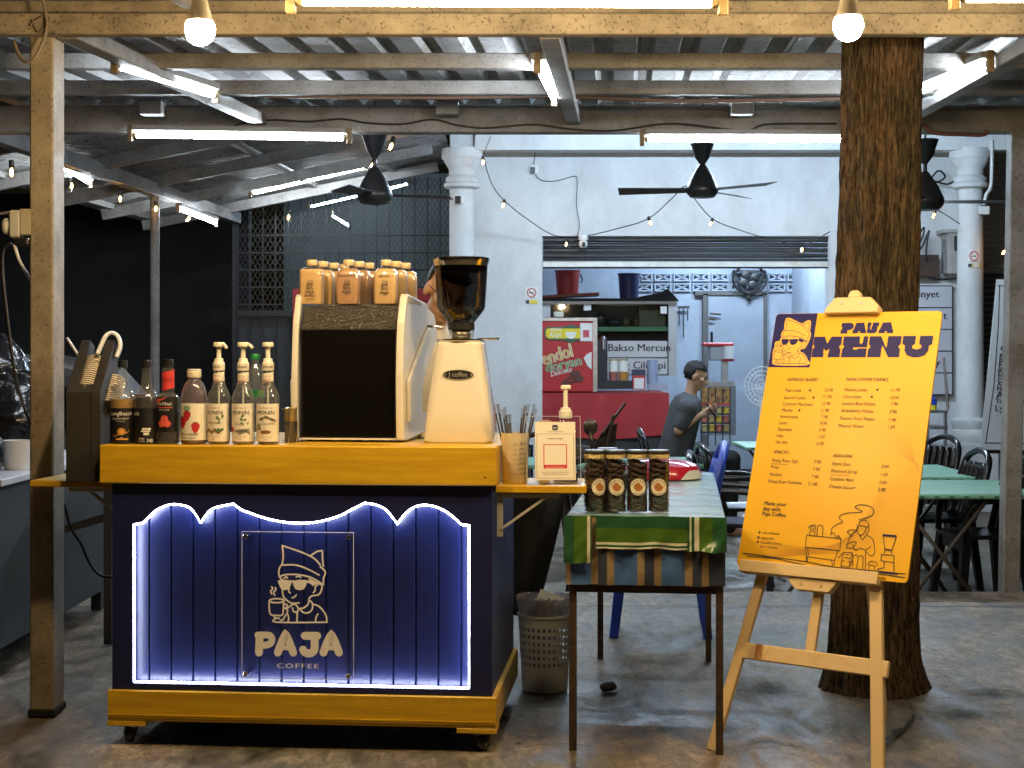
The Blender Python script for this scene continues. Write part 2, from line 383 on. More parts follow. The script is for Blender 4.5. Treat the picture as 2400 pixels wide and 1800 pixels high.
# front slab: gently uneven sheet near the stall, then flat to the far sides
xs = [-60, -12, -6] + [-4 + 8 * i / n for i in range(n + 1)] + [6, 12, 60]; ys = [-40, -6, 0, 3] + [4 + (EDGE - 4) * i / 40 for i in range(41)]
def gz(x, y): return 0. if abs(x) > 4.2 or y < 4 or y > 8.3 else .006 * (noise.noise(Vector((x * 1.1, y * 1.1, 0))) - .3) - .002
vs = [(x, y, gz(x, y)) for y in ys for x in xs]; W = len(xs)
g.add(vs, [(j * W + i, j * W + i + 1, (j + 1) * W + i + 1, (j + 1) * W + i) for j in range(len(ys) - 1) for i in range(W - 1)])
g.add([(-60, EDGE, 0), (60, EDGE, 0), (60, EDGE, LOW), (-60, EDGE, LOW)], [(0, 1, 2, 3)])
ground = struct(g, 'ground', CONC, smooth=30)
g = MB(); g.add([(-60, EDGE, LOW), (60, EDGE, LOW), (60, 60, LOW), (-60, 60, LOW)], [(0, 1, 2, 3)])
struct(g, 'lower_floor', CONC)
# the crack by the tree and the slab joint, thin sunk lines
DARKC = M('crack shadow grit', (.012, .011, .010), .9)
ink = Ink(lambda a, b, h: V(a, b, h + .0065), 0, .0002)
def gp(px, py): q = 4680. / (py - HY); return ((px - CX) / F * q, q)
ck = [(2141, 1678), (2137, 1692), (2128, 1700), (2120, 1712), (2105, 1718), (2098, 1728), (2080, 1738), (2068, 1745), (2062, 1760), (2058, 1775), (2066, 1800)]
wd = [.003, .008, .005, .010, .014, .008, .016, .010, .005, .006, .004]
pts = smoothpts([Vector((*gp(*c), 0)) for c in ck], 5)
for i in range(len(pts) - 1):
    k = i / 5; wdt = 1.35 * wd[int(k)] * (.7 + .6 * random.random()); a, b = pts[i], pts[i + 1]
    dd = (b - a); nn = Vector((-dd.y, dd.x, 0)).normalized() * wdt
    ink.poly([a + nn, b + nn * .9, b - nn * .8, a - nn])
for st in ([(2141, 1678), (2128, 1655), (2110, 1640)], [(2170, 1640), (2210, 1648), (2240, 1645), (2300, 1652)], [(1460, 1700), (1520, 1690), (1590, 1697), (1640, 1688)], [(2150, 1585), (2230, 1590), (2290, 1600)], [(1180, 1770), (1300, 1755), (1380, 1762)]):
    q_ = smoothpts([Vector((*gp(*c), 0)) for c in st], 6); q_ = [p + Vector((.006 * random.uniform(-1, 1), .012 * random.uniform(-1, 1), 0)) for p in q_]; ink.line([(p.x, p.y) for p in q_], .004, caps=False)
ink.build('crack', DARKC, ground)
ink = Ink(lambda a, b, h: V(a, b, h + .003), 0, .0002); ink.line([(-3.2, 7.93), (-1, 7.9), (.9, 7.93), (4.1, 7.9)], .012, caps=False)
for k in range(26):
    a, b = random.uniform(-.4, 1.9), random.uniform(5.1, 7.6); ink.disc(a, b, random.uniform(.004, .011), 0, 6)
ink.build('joint_and_grit', DARKC, ground)
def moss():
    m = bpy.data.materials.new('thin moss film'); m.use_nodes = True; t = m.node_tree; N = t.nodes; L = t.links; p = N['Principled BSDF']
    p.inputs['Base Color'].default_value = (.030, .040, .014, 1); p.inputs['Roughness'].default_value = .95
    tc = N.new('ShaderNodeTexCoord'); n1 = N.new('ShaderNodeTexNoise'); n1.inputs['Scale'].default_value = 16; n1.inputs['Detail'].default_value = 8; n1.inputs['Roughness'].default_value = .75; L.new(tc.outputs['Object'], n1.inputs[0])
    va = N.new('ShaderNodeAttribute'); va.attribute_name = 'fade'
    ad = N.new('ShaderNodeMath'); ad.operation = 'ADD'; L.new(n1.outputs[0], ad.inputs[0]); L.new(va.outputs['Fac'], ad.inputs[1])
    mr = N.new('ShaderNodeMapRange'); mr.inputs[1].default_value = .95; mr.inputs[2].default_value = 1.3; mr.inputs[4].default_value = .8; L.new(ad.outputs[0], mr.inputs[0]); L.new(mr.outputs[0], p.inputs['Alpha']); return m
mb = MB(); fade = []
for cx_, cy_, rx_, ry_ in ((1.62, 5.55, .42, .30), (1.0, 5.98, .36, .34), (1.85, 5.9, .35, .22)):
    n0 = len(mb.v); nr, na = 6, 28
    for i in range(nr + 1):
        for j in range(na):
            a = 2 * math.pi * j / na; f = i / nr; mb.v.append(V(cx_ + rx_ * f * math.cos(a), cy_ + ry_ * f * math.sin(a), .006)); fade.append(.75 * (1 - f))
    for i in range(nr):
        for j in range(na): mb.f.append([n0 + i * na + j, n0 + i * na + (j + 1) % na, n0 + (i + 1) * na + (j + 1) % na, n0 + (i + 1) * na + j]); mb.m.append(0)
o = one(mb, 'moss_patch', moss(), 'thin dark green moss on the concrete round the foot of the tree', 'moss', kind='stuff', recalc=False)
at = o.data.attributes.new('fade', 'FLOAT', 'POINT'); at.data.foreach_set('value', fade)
# ================================================================== METAL CANOPY OVER THE STALL
cn = thing('metal_canopy', 'low steel canopy with zinc roof and cream steel beams over the coffee stall', 'canopy', (-1.63, 5.5, 0))
def zs(y): return 2.585 + .036 * (y - 5.3)
MB().box(-1.728, -1.643, 5.5, 5.64, 0, 2.505).build('post', PAINTST, cn, bevel=.006)
MB().box(-1.734, -1.637, 5.494, 5.646, 0, .03).build('post_base', DARKC, cn, bevel=.006)
a = P(2350, 1387, 8.46)
mb = MB(); mb.bar((2.745, 8.5, LOW), (2.80, 8.5, 2.54), .095, .095, up=(0, 1, 0)); mb.build('post', GREYST, cn, bevel=.006)
MB().box(-3.6, 3.6, 5.44, 5.499, 2.435, 2.51).build('beam', PAINTST, cn, bevel=.004)
MB().box(-3.6, 3.6, 5.60, 5.66, 2.53, 2.592).build('purlin', PAINTST, cn, bevel=.004)
MB().box(-3.8, 3.8, 6.5, 6.56, 2.512, 2.577).build('purlin', GREYST, cn, bevel=.004)
MB().box(-4.2, 4.2, 7.5, 7.56, 2.572, 2.64).build('purlin', GREYST, cn, bevel=.004)
MB().box(-4.2, 4.2, 4.2, 4.26, 2.44, 2.51).build('purlin', PAINTST, cn, bevel=.004)
MB().box(-5, 5, 8.5, 8.6, 2.53, 2.677).build('beam', GREYST, cn, bevel=.005)
for x0 in (-1.62, .115, 1.94):
    mb = MB(); mb.bar((x0 + .02, 5.52, 2.465), (x0 + .225, 8.5, 2.60), .075, .06); mb.build('rafter', GREYST, cn, bevel=.004)
for x0 in (-2.9, -1.2, .35, 2.2):
    mb = MB(); mb.bar((x0 - .05, 3.6, 2.46), (x0 + .06, 5.42, 2.545), .05, .05); mb.build('rafter', PAINTST, cn, bevel=.004)
for px in (362, 1050, 1735):
    mb = MB(); mb.box((px - 1200) / 3600 * 8.4 - .06, (px - 1200) / 3600 * 8.4 + .06, 8.30, 8.42, 2.60, 2.675); mb.build('cleat', GREYST, cn, bevel=.003)
def rib_profile(L, pitch=.19):
    pr = []; x = 0
    while x < L:
        pr += [(x, 0), (x + .10, 0), (x + .125, .035), (x + .165, .035)]; x += pitch
    return pr
for k in range(11):                                  # trapezoid-ribbed zinc sheets, each its own
    x0 = -4.2 + k * .76; pr = rib_profile(.76); mb = MB(); dz = .0015 * (k % 2)
    vs = []; fs = []
    for y in (3.5, 6.1, 8.75):
        for x, z in pr + [(.785, 0)]: vs.append((x0 + x + .068 * (y - 5.5), y, zs(y) + z + .012 + dz))
    W = len(pr) + 1
    for j in range(2):
        for i in range(W - 1): fs.append((j * W + i, j * W + i + 1, (j + 1) * W + i + 1, (j + 1) * W + i))
    mb.add(vs, fs); mb.build('roof_sheet', ZINC, cn, recalc=False)
# deeper roof behind the back beam up to the shop wall
bk = thing('rear_canopy', 'high white-painted roof between the steel beam and the shop wall', 'canopy', (0, 12, 2.6))
def zr(y): return 2.74 + .145 * (y - 8.6)
for k in range(5):
    x0 = -.9 + k * 1.2; pr = rib_profile(1.2); mb = MB(); vs = []
    for y in (8.62, 15.2):
        for x, z in pr + [(1.2, 0)]: vs.append((x0 + x, y, zr(y) + z + .08))
    W = len(pr) + 1; mb.add(vs, [(i, i + 1, W + i + 1, W + i) for i in range(W - 1)]); mb.build('roof_sheet', ZINC, bk, recalc=False)
for y in (10, 11.5, 13): MB().box(-.9, 5, y, y + .06, zr(y), zr(y) + .07).build('purlin', GREYST, bk)
MB().box(-.35, 5, 14.55, 14.75, 3.24, 3.42).build('beam', WALL, bk)
# ================================================================== LEAN-TO ROOF AT THE LEFT
lt = thing('lean_to_roof', 'corrugated zinc lean-to roof on a steel eave beam left of the shop', 'roof', (-3.2, 12, LOW))
def xe(y): return -3.33 + .0767 * (y - 10)
def zl(x, y): return 2.80 + .2 * (x - xe(y))
mb = MB(); mb.bar((xe(8.7), 8.7, 2.72), (xe(16), 16, 2.72), .10, .11); mb.build('eave_beam', GREYST, lt, bevel=.004)
for y in (9.3, 10.6, 11.9, 13.2, 14.4, 15.6):
    mb = MB(); a = xe(y) - .85; b = -.75; mb.bar((a, y, zl(a, y) - .02), (b, y, zl(b, y) - .02), .06, .10); mb.build('rafter', GREYST, lt, bevel=.003)
for dx in (-.75, .9, 1.7):
    mb = MB(); mb.bar((xe(8.7) + dx, 8.7, zl(xe(8.7) + dx, 8.7) + .035), (xe(16) + dx, 16, zl(xe(16) + dx, 16) + .035), .05, .05); mb.build('purlin', GREYST, lt)
mb = MB(); yp = 13.25; mb.tube([(xe(yp), yp, LOW), (xe(yp), yp, 2.68)], .04, 12); mb.build('pole', GREYST, lt, smooth=40)
for k in range(8):
    y0 = 8.6 + k * .93; mb = MB(); vs = []; pr = []; y = 0
    while y < .93: pr += [(y, 0), (y + .03, .0), (y + .045, .018), (y + .075, .018)]; y += .093
    pr.append((.955, 0))
    for yy, z in pr:
        Y = y0 + yy
        for x in (xe(Y) - .95, xe(Y) + .9, -.62): vs.append((x, Y, zl(x, Y) + .065 + z + .002 * (k % 2)))
    mb.add(vs, [(i * 3 + j, i * 3 + j + 1, i * 3 + j + 4, i * 3 + j + 3) for i in range(len(pr) - 1) for j in range(2)])
    mb.build('roof_sheet', ZINC, lt, recalc=False)
# ================================================================== SHOP BUILDING
shop = thing('shop_house', 'white-washed shop house with a wide roller-shutter opening', 'shop', (1.6, 15.2, LOW))
WY = 15.2
def wx(px, Y=WY): return (px - CX) / F * Y
def wz(py, Y=WY): return CH - (py - HY) / F * Y
oL, oR, oT = wx(1271), wx(1943), wz(626); bT = wz(553)
mb = MB(); mb.box(-.62, oL, WY, WY + .2, LOW, 4.2); mb.box(oR, wx(2243), WY, WY + .2, LOW, 4.2); mb.box(oL, oR, WY, WY + .2, bT, 4.2)
mb.build('wall', WALL, shop, recalc=True)
INB = M('blue-white inner wash', (.42, .47, .56), .75, var=.25, scale=2.2)
mb = MB(); mb.box(oL - .3, oR + 1.2, 18.6, 18.75, LOW, 4); mb.box(oL - .25, oL - .05, WY + .2, 18.6, LOW, 4); mb.box(oR + .25, oR + .4, WY + .2, 18.6, LOW, 4); mb.box(oL - .3, oR + 1, WY + .2, 18.7, 2.9, 3)
mb.build('inner_wall', INB, shop)
SHUT = M('black roller shutter', (.018, .016, .014), .45, .2, var=.5, scale=7)
for k in range(6):                                   # rolled-down laths of the shutter
    z1 = bT - .012 - k * .052; mb = MB(); y0 = WY + .03
    pr = [(y0, z1), (y0 - .022, z1 - .014), (y0 - .022, z1 - .036), (y0, z1 - .048), (y0 + .02, z1 - .048), (y0 + .02, z1)]
    mb.prism(pr, lambda a, b, d: V(d, a, b), oL + .01, oR - .01); mb.build('shutter_lath', SHUT, shop)
mb = MB(); mb.box(oL + .005, oR - .005, WY - .01, WY + .08, oT, oT + .055); mb.build('shutter_rail', M('pale aluminium', (.62, .62, .6), .4, .2, var=.2), shop, bevel=.004)
# front door frame at right inside, plain door, vent blocks
DOOR = M('grey-blue door paint', (.30, .34, .40), .6, var=.15, scale=3)
def ibx(px0, px1, py0, py1, Y, dep): return MB().pbox(px0, px1, py0, py1, Y, dep)
d = ibx(1660, 1790, 695, 1100, 18.52, .05).build('door', DOOR, shop, bevel=.004)
mb = MB(); mb.pbox(1648, 1660, 688, 1100, 18.5, .09); mb.pbox(1790, 1798, 688, 1100, 18.5, .09); mb.pbox(1630, 1798, 682, 692, 18.5, .09); mb.build('door_frame', M('dark door frame', (.09, .085, .08), .6), shop)
mb = MB(); mb.tube([P(1664, 735, 18.45), P(1690, 737, 18.45)], .012, 6); mb.tube([P(1662, 748, 18.45), P(1676, 749, 18.45)], .014, 6); mb.build('door_bolt', M('rusty iron', (.06, .035, .025), .7), d)
for r in range(2):
    for c in range(9):
        px = 1490 + c * 44.5; py = 640 + r * 24; mb = MB(); Y = 18.57
        mb.pbox(px, px + 39, py, py + 3, Y - .03, .05); mb.pbox(px, px + 39, py + 16, py + 19, Y - .03, .05); mb.pbox(px, px + 3, py, py + 19, Y - .032, .05); mb.pbox(px + 36, px + 39, py, py + 19, Y - .032, .05)
        mb.bar(P(px + 2, py + 2, Y), P(px + 37, py + 17, Y), .02, .012, up=(0, 1, 0)); mb.bar(P(px + 2, py + 17, Y), P(px + 37, py + 2, Y), .02, .012, up=(0, 1, 0))
        mb.pbox(px + 3, px + 36, py + 3, py + 16, Y + .012, .01, 1); mb.build('vent_block', [INB, M('vent dark', (.02, .025, .035), .9)], shop)
# left end wall behind, further back walls (night dark)
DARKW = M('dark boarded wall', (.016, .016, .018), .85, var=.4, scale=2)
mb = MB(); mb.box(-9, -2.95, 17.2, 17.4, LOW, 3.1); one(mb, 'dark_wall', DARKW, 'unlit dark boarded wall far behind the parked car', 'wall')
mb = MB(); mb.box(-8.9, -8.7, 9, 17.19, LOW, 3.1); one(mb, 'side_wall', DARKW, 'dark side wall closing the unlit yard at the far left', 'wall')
PALE = M('pale green wash', (.26, .30, .29), .8, var=.35, scale=1.5)
mb = MB(); mb.box(-2.9, -.2, 19.5, 19.7, LOW, 3.6); one(mb, 'rear_wall', PALE, 'pale grey-green wall seen through the diamond grille', 'wall')
mb = MB(); mb.box(wx(2246), wx(2246) + .12, WY - .05, WY + 3, LOW, 4.0); mb.box(wx(2246) + .12, 6, WY + 1.5, WY + 1.6, LOW, 4.0); one(mb, 'right_wall', WALL, 'white wall behind the right column and meter box', 'wall')
# ---- round columns with ringed capitals
def column(name, label, px, Y):
    x = (px - CX) / F * Y; r = .125
    t = thing(name, label, 'column', (x, Y, LOW), group='round white columns of the shop')
    def lz(py): return wz(py, Y)
    MB().box(x - .22, x + .22, Y - .22, Y + .22, LOW, lz(1035)).build('plinth', WALL, t, bevel=.02)
    MB().lathe([(.19, lz(1034)), (.20, lz(1024)), (.19, lz(1012)), (.165, lz(1006)), (.165, lz(1000)), (.18, lz(994)), (.175, lz(984)), (.135, lz(978))], 32, (x, Y, 0)).build('base_ring', WALL, t, smooth=40)
    MB().lathe([(r + .005, lz(978)), (r, lz(800)), (r - .008, lz(430))], 40, (x, Y, 0)).build('shaft', WALL, t, smooth=50)
    MB().lathe([(r - .008, lz(445)), (.17, lz(440)), (.175, lz(432)), (.15, lz(427)), (.16, lz(421)), (.15, lz(416)), (r, lz(412)), (r, lz(398)), (.135, lz(394)), (.17, lz(380)), (.175, lz(376)), (.195, lz(372)), (.195, lz(350))], 32, (x, Y, 0)).build('capital', WALL, t, smooth=40)
    MB().box(x - .11, x + .11, Y - .09, Y + .11, lz(350), lz(305)).build('neck_block', WALL, t)
    return t
colL = column('round_column', 'round white column with ringed capital behind the espresso machine and grinder', 1083, 14.7)
colR = column('round_column', 'round white column with square plinth at the right, carrying a no-smoking sticker', 2274, 14.7)
# ---- no smoking stickers
def sticker(px, py, Y, label, curve=None):
    c = P(px, py, Y)
    def fn(a, b, h):
        if curve: t = a / .128; return V(curve[0] + .128 * math.sin(t), curve[1] - (.129 + h) * math.cos(t), c.z + b)
        return V(c.x + a, c.y - h, c.z + b)
    root = thing('no_smoking_sticker', label, 'sign', c)
    ink = Ink(fn, .001, .0002); pw, ph = .062, .085
    for i in range(6): ink.rect(-pw + i * pw / 3, -pw + (i + 1) * pw / 3, -ph, ph, 0); ink.h -= ink.st
    ink.h += ink.st
    ink.build('paper', [WHITE], root)
    ink = Ink(fn, .002, .0003)
    ink.ring(0, .025, .042, .010, 0); ink.line([(-.028, .052), (.028, -.004)], .008, 0)
    ink.rect(-.03, .02, .018, .028, 1); ink.line([(.02, .032), (.03, .05)], .004, 1); ink.text('NO SMOKING', 0, -.034, .016, 1, .01, align='CENTER')
    ink.rect(-.02, .06, -.082, -.048, 2); ink.rect(-.058, -.024, -.082, -.048, 1)
    ink.build('print', [RED, INKD, M('sign yellow', (.75, .6, .02), .6)], root)
sticker(1246, 692, 15.19, 'no-smoking sticker on the white wall left of the shutter opening')
sticker(2285, 606, 14.57, 'no-smoking sticker on the right white column', curve=(colR.location.x, 14.7))
# ================================================================== LAMPS
HOUS = M('tube batten enamel', (.3, .3, .29), .4, var=.25, scale=15); CAPM = M('yellowed end cap', (.26, .19, .10), .5, var=.4, scale=40)
def tube_lamp(a, b, label, mat=None, r=.013, batten=True, group='fluorescent tubes'):
    a = Vector(a); b = Vector(b); d = (b - a).normalized(); c = (a + b) / 2
    t = thing('fluorescent_lamp', label, 'lamp', c, group=group)
    mb = MB(); mb.tube([a + d * .02, b - d * .02], r, 10, cap=False); mb.build('tube', mat or TUBEM, t, smooth=True)
    for e, s in ((a, 1), (b, -1)):
        mb = MB(); mb.tube([e + d * s * .018, e - d * s * .006], r * 1.02, 10); mb.bar(e - d * s * .03 + V(0, 0, -.01), e - d * s * .002 + V(0, 0, -.01), .03, .05); mb.bar(e - d * s * .03 + V(0, 0, .03), e - d * s * .002 + V(0, 0, .03), .028, .05)
        mb.build('end_cap', CAPM, t, bevel=.003)
    if batten:
        mb = MB(); mb.bar(a + V(0, 0, .040), b + V(0, 0, .040), .062, .030); mb.build('batten', HOUS, t, bevel=.003)
    return t
tube_lamp(P(312, 317, 8.46), P(812, 324, 8.46), 'long lit tube under the steel beam at left, above the dark yard')
tube_lamp(P(1512, 327, 8.46), P(2010, 328, 8.46), 'long lit tube under the steel beam in front of the white shop wall')
tube_lamp((-1.60, 6.22, 2.47), (-1.395, 7.2, 2.515), 'slanting lit tube on the left rafter under the canopy')
tube_lamp((.105, 6.25, 2.475), (.20, 7.33, 2.52), 'slanting lit tube on the middle rafter under the canopy')
tube_lamp((1.955, 6.3, 2.49), (1.90, 7.4, 2.54), 'slanting lit tube on the right rafter beside the tree trunk')
tube_lamp(P(695, 2, 4.38), P(1681, 7, 4.38), 'long warm tube at the top edge of the canopy front', WTUBEM, .014)
tube_lamp(P(2250, -6, 4.38), P(3236, -6, 4.38), 'warm tube beyond the right bulb at the canopy front', WTUBEM, .014)
for px0, py0, px1, py1, Y0, Y1, l in ((590, 454, 858, 392, 15.1, 15.1, 'lit tube slanting under the far lean-to rafter'), (95, 362, 212, 430, 10.9, 12.1, 'lit tube on the eave beam just right of the near steel post'), (418, 490, 506, 523, 13.4, 14.6, 'lit tube on the eave beam right of the thin pole')):
    tube_lamp(P(px0, py0, Y0), P(px1, py1, Y1), l)
tube_lamp(P(725, 485, 18.4), P(842, 458, 18.4), 'far lit tube behind the grille, left of the dark ceiling fan', FARM, batten=False)
tube_lamp(P(905, 444, 18.4), P(958, 430, 18.4), 'short far lit tube behind the grille, right of the dark ceiling fan', FARM, batten=False)
tube_lamp(P(780, 506, 18.4), P(820, 530, 17.6), 'small far lit tube slanting down behind the grille', FARM, batten=False)
tube_lamp((.2, 12.4, 3.17), (1.4, 12.4, 3.17), 'tube under the rear roof that lights the shop wall at left', mat=SHOPM, group='hidden shop tubes')
tube_lamp((2.3, 12.4, 3.17), (3.5, 12.4, 3.17), 'tube under the rear roof that lights the shop wall at right', mat=SHOPM, group='hidden shop tubes')
tube_lamp((1.9, 17.0, 2.8), (3.1, 17.0, 2.8), 'tube on the ceiling inside the shop by the door', mat=SHOPM, group='hidden shop tubes')
CAPW = M('bulb collar', (.62, .56, .45), .4)
def big_bulb(px, py, Y, label):
    c = P(px, py, Y); r = .041
    t = thing('led_bulb', label, 'bulb', c, group='large warm bulbs at the canopy front')
    MB().lathe([(.004, -r), (r * .45, -r * .9), (r * .8, -r * .62), (r, -r * .1), (r * .98, r * .3), (r * .86, r * .62)], 20, c).build('globe', BULBM, t, smooth=True)
    MB().lathe([(r * .87, r * .62), (r * .62, r * 1.5), (r * .52, r * 2.0)], 20, c).build('collar', CAPW, t, smooth=50)
    MB().lathe([(r * .55, r * 2.0), (r * .55, r * 3.3), (r * .2, r * 3.5)], 16, c).build('socket', MATTE, t, smooth=40)
    mb = MB(); mb.tube([c + V(0, 0, r * 3.4), V(c.x, c.y, 2.52)], .004, 6); mb.build('cord', BLACK, t)
big_bulb(469, 72, 4.2, 'large lit warm bulb hanging at upper left in front of the cream beam')
big_bulb(1988, 62, 4.2, 'large lit warm bulb hanging at upper right in front of the tree trunk')
GLB = clear('clear bulb glass', (1, .95, .85), .15)
def string_bulb(px, py, Y, label, tilt=0, sc=1.0, wire=None, grp='string bulbs'):
    c = P(px, py, Y); s = sc * .024
    t = thing('string_bulb', label, 'bulb', c, group=grp)
    Mx = Matrix.Translation(c) @ Matrix.Rotation(tilt, 4, 'Y') @ Matrix.Translation(-c)
    MB().lathe([(.1 * s, -1.3 * s), (.7 * s, -1.05 * s), (1 * s, -.3 * s), (.95 * s, .3 * s), (.5 * s, 1.1 * s)], 12, c).xf(Mx).build('glass', GLB, t, smooth=True)
    MB().lathe([(.12 * s, -.7 * s), (.34 * s, -.3 * s), (.34 * s, .4 * s), (.12 * s, .9 * s)], 8, c).xf(Mx).build('filament', STRM, t, smooth=True)
    MB().lathe([(.5 * s, 1.0 * s), (.58 * s, 1.2 * s), (.58 * s, 2.4 * s), (.3 * s, 2.6 * s)], 10, c).xf(Mx).build('socket', BLACK, t, smooth=40)
for px, py, Y, l, tl, sc in ((1132, 381, 14.3, 'string bulb beside the left column capital', 0, 1), (1179, 482, 14.3, 'string bulb on the wire slope right of the left column', .25, 1), (1327, 573, 14.9, 'string bulb against the left end of the black shutter', .1, .9), (1525, 523, 14.6, 'brightest string bulb on the white wall left of the middle fan', -.35, 1.1), (1665, 525, 14.6, 'string bulb on the white wall right of the middle fan', .4, 1), (1879, 586, 14.9, 'string bulb against the right end of the black shutter', .1, 1), (2188, 506, 14.2, 'string bulb by the meter box behind the tree', .3, 1.1), (2352, 592, 14.4, 'string bulb behind the wire mesh at the far right', .6, 1.1), (27, 405, 9.6, 'string bulb left of the near steel post', 0, 1.3), (168, 437, 11.4, 'string bulb on the eave beam right of the near steel post', 0, 1.1), (282, 467, 12.4, 'string bulb on the eave beam between near post and thin pole', 0, 1.1), (365, 490, 13.1, 'string bulb touching the thin pole', 0, 1.1), (441, 514, 13.9, 'string bulb under the far eave tube', .2, 1), (676, 510, 14.6, 'string bulb hanging before the grille left of the dark fan', .2, 1.1), (916, 344, 13.0, 'bright bulb high at the lean-to roof right of the dark fan', .3, 1.5), (871, 388, 14.0, 'small bulb at the end of the far slanting tube', .3, 1)):
    string_bulb(px, py, Y, l, tl, sc)
def cable(pts, r, label, mat=None, k=6, name='cable', cat='cable', grp=None):
    mb = MB(); mb.tube(smoothpts(pts, k), r, 6); return one(mb, name, mat or BLACK, label, cat, grp, smooth=True)
cable([P(1151, 318, 14.4), P(1138, 350, 14.3), P(1133, 362, 14.3)], .004, 'black lead down to the string bulb beside the left column')
cable([P(1133, 366, 14.3), P(1150, 425, 14.3), P(1180, 468, 14.3), P(1245, 520, 14.7), P(1304, 553, 14.95), P(1370, 553, 15.1), P(1450, 535, 14.8), P(1520, 512, 14.6), P(1575, 465, 14.3), P(1605, 437, 14.0), P(1625, 462, 14.3), P(1670, 513, 14.6), P(1730, 538, 14.9), P(1790, 556, 15.1), P(1880, 574, 14.95), P(1945, 543, 14.6)], .005, 'sagging string-light wire across the white shop wall')
cable([P(2150, 480, 14.2), P(2196, 492, 14.2), P(2250, 525, 14.5)], .005, 'string-light wire between the tree and the right column')
cable([P(545, 300, 8.49), P(570, 288, 8.49), P(640, 281, 8.49), P(720, 285, 8.49), P(800, 279, 8.49), P(860, 288, 8.49), P(940, 291, 8.49), P(1014, 280, 8.49), P(1070, 293, 8.49), P(1140, 300, 8.49), P(1250, 292, 8.49), P(1340, 303, 8.49), P(1440, 306, 8.49), P(1540, 292, 8.49), P(1600, 291, 8.49), P(1745, 306, 8.49), P(1800, 291, 8.49), P(1960, 290, 8.49)], .006, 'thin dark cable wandering along the grey steel beam')
cable([P(505, 218, 7.6), P(700, 226, 7.6), P(1000, 229, 7.6), P(1300, 226, 7.6), P(1600, 237, 7.6), P(2000, 231, 7.6)], .011, 'brown conduit pipe along the rear purlin', M('brown conduit', (.12, .07, .05), .5), name='conduit', cat='pipe')
cable([P(2150, 292, 8.45), P(2165, 294, 8.45), P(2190, 311, 8.45), P(2250, 315, 8.45), P(2305, 316, 8.45), P(2313, 305, 8.45)], .012, 'rusty conduit bend under the beam right of the tree', M('rusty conduit', (.16, .06, .04), .6), name='conduit', cat='pipe')
cable([P(95, -20, 5.42), P(110, 60, 5.42), P(85, 130, 5.4), P(62, 145, 5.4), P(45, 130, 5.42), P(32, 96, 5.44)], .006, 'loose grey wire looped round the top of the near post', M('grey wire', (.2, .16, .11), .6))
cable([P(70, 60, 5.43), P(98, 40, 5.43), P(118, 45, 5.43), P(92, 75, 5.43), P(75, 45, 5.43)], .004, 'twisted tie wire at the top of the near post', M('grey wire'))
# cables on the white wall
cable([P(1250, 330, 15.18), P(1254, 360, 15.18), P(1250, 388, 15.18)], .004, 'short wire above the wall socket')
cable([P(1250, 400, 15.18), P(1268, 422, 15.18), P(1305, 424, 15.18), P(1345, 413, 15.18), P(1353, 425, 15.18), P(1351, 480, 15.18), P(1358, 525, 15.18), P(1353, 552, 15.18)], .004, 'black lead from the wall socket down to the camera')
mb = MB(); t = thing('wall_socket', 'white wall socket with a black plug on the shop wall', 'socket', P(1251, 408, 15.19))
MB().pbox(1242, 1262, 387, 408, 15.17, .03).build('plate', WHITE, t, bevel=.004); MB().pbox(1244, 1254, 391, 406, 15.13, .04).build('plug', BLACK, t, bevel=.006)
t = thing('wall_socket', 'double socket with black plug on the left column', 'socket', P(1072, 478, 14.52))
MB().pbox(1064, 1087, 457, 478, 14.53, .04).build('plate', WHITE, t, bevel=.004); MB().pbox(1066, 1080, 459, 476, 14.49, .04).build('plug', BLACK, t, bevel=.006)
t = thing('security_camera', 'small white ball camera above the shutter opening', 'camera', P(1367, 560, 15.1))
MB().ball(P(1367, 571, 15.08), .045, 16, 10).build('body', WHITE, t, smooth=True); MB().lathe([(.05, 0), (.045, .05), (.02, .06)], 16, P(1367, 562, 15.1)).build('mount', WHITE, t, smooth=40)
mb = MB(); mb.ball(P(1368, 573, 15.04), (.018, .012, .026), 10, 8); mb.build('lens', BLACK, t, smooth=True)
# ================================================================== COFFEE CART
CA = V(-1.348, 5.115, 0); CB = V(-.0514, 5.0, 0); CU = (CB - CA).normalized(); CBK = V(-CU.y, CU.x, 0); CW = (CB - CA).length
CYAW = math.atan2(CU.y, CU.x)
def ct(u, d, z): return CA + CU * u + CBK * d + V(0, 0, z)
def cf(px, py, d=0):
    "photo pixel -> (u, z) on the upright plane d metres behind the cart's front"
    r = V((px - CX) / F, 1, -(py - HY) / F); q = CA + CBK * d; s = (q - V(0, 0, CH)).dot(CBK) / r.dot(CBK); p = V(0, 0, CH) + r * s
    return (p - CA).dot(CU), p.z
def cbox(mb, u0, u1, d0, d1, z0, z1, mi=0):
    n = len(mb.v); mb.box(u0, u1, d0, d1, z0, z1, mi); mb.warp(lambda v: ct(v.x, v.y, v.z), n); return mb
cart = thing('coffee_cart', 'navy and yellow coffee cart on castors with a glowing scalloped front', 'cart', ct(CW / 2, .42, 0), CYAW)
DEP = .84
cbox(MB(), -.022, CW - .0, -.016, DEP + .01, .873, 1.0).build('countertop', YELLOW, cart, bevel=.004)
cbox(MB(), .014, CW - .016, .064, DEP - .01, .17, .872).build('body', NAVY, cart, bevel=.003)
mb = MB(); cbox(mb, 0, CW, 0, .02, .082, .183); cbox(mb, 0, .02, .0202, DEP, .082, .183); cbox(mb, CW - .02, CW, .0202, DEP, .082, .183); mb.build('skirting', YELLOW, cart, bevel=.003)
cbox(MB(), .0205, CW - .0205, .021, DEP - .02, .09, .168).build('underframe', MATTE, cart)
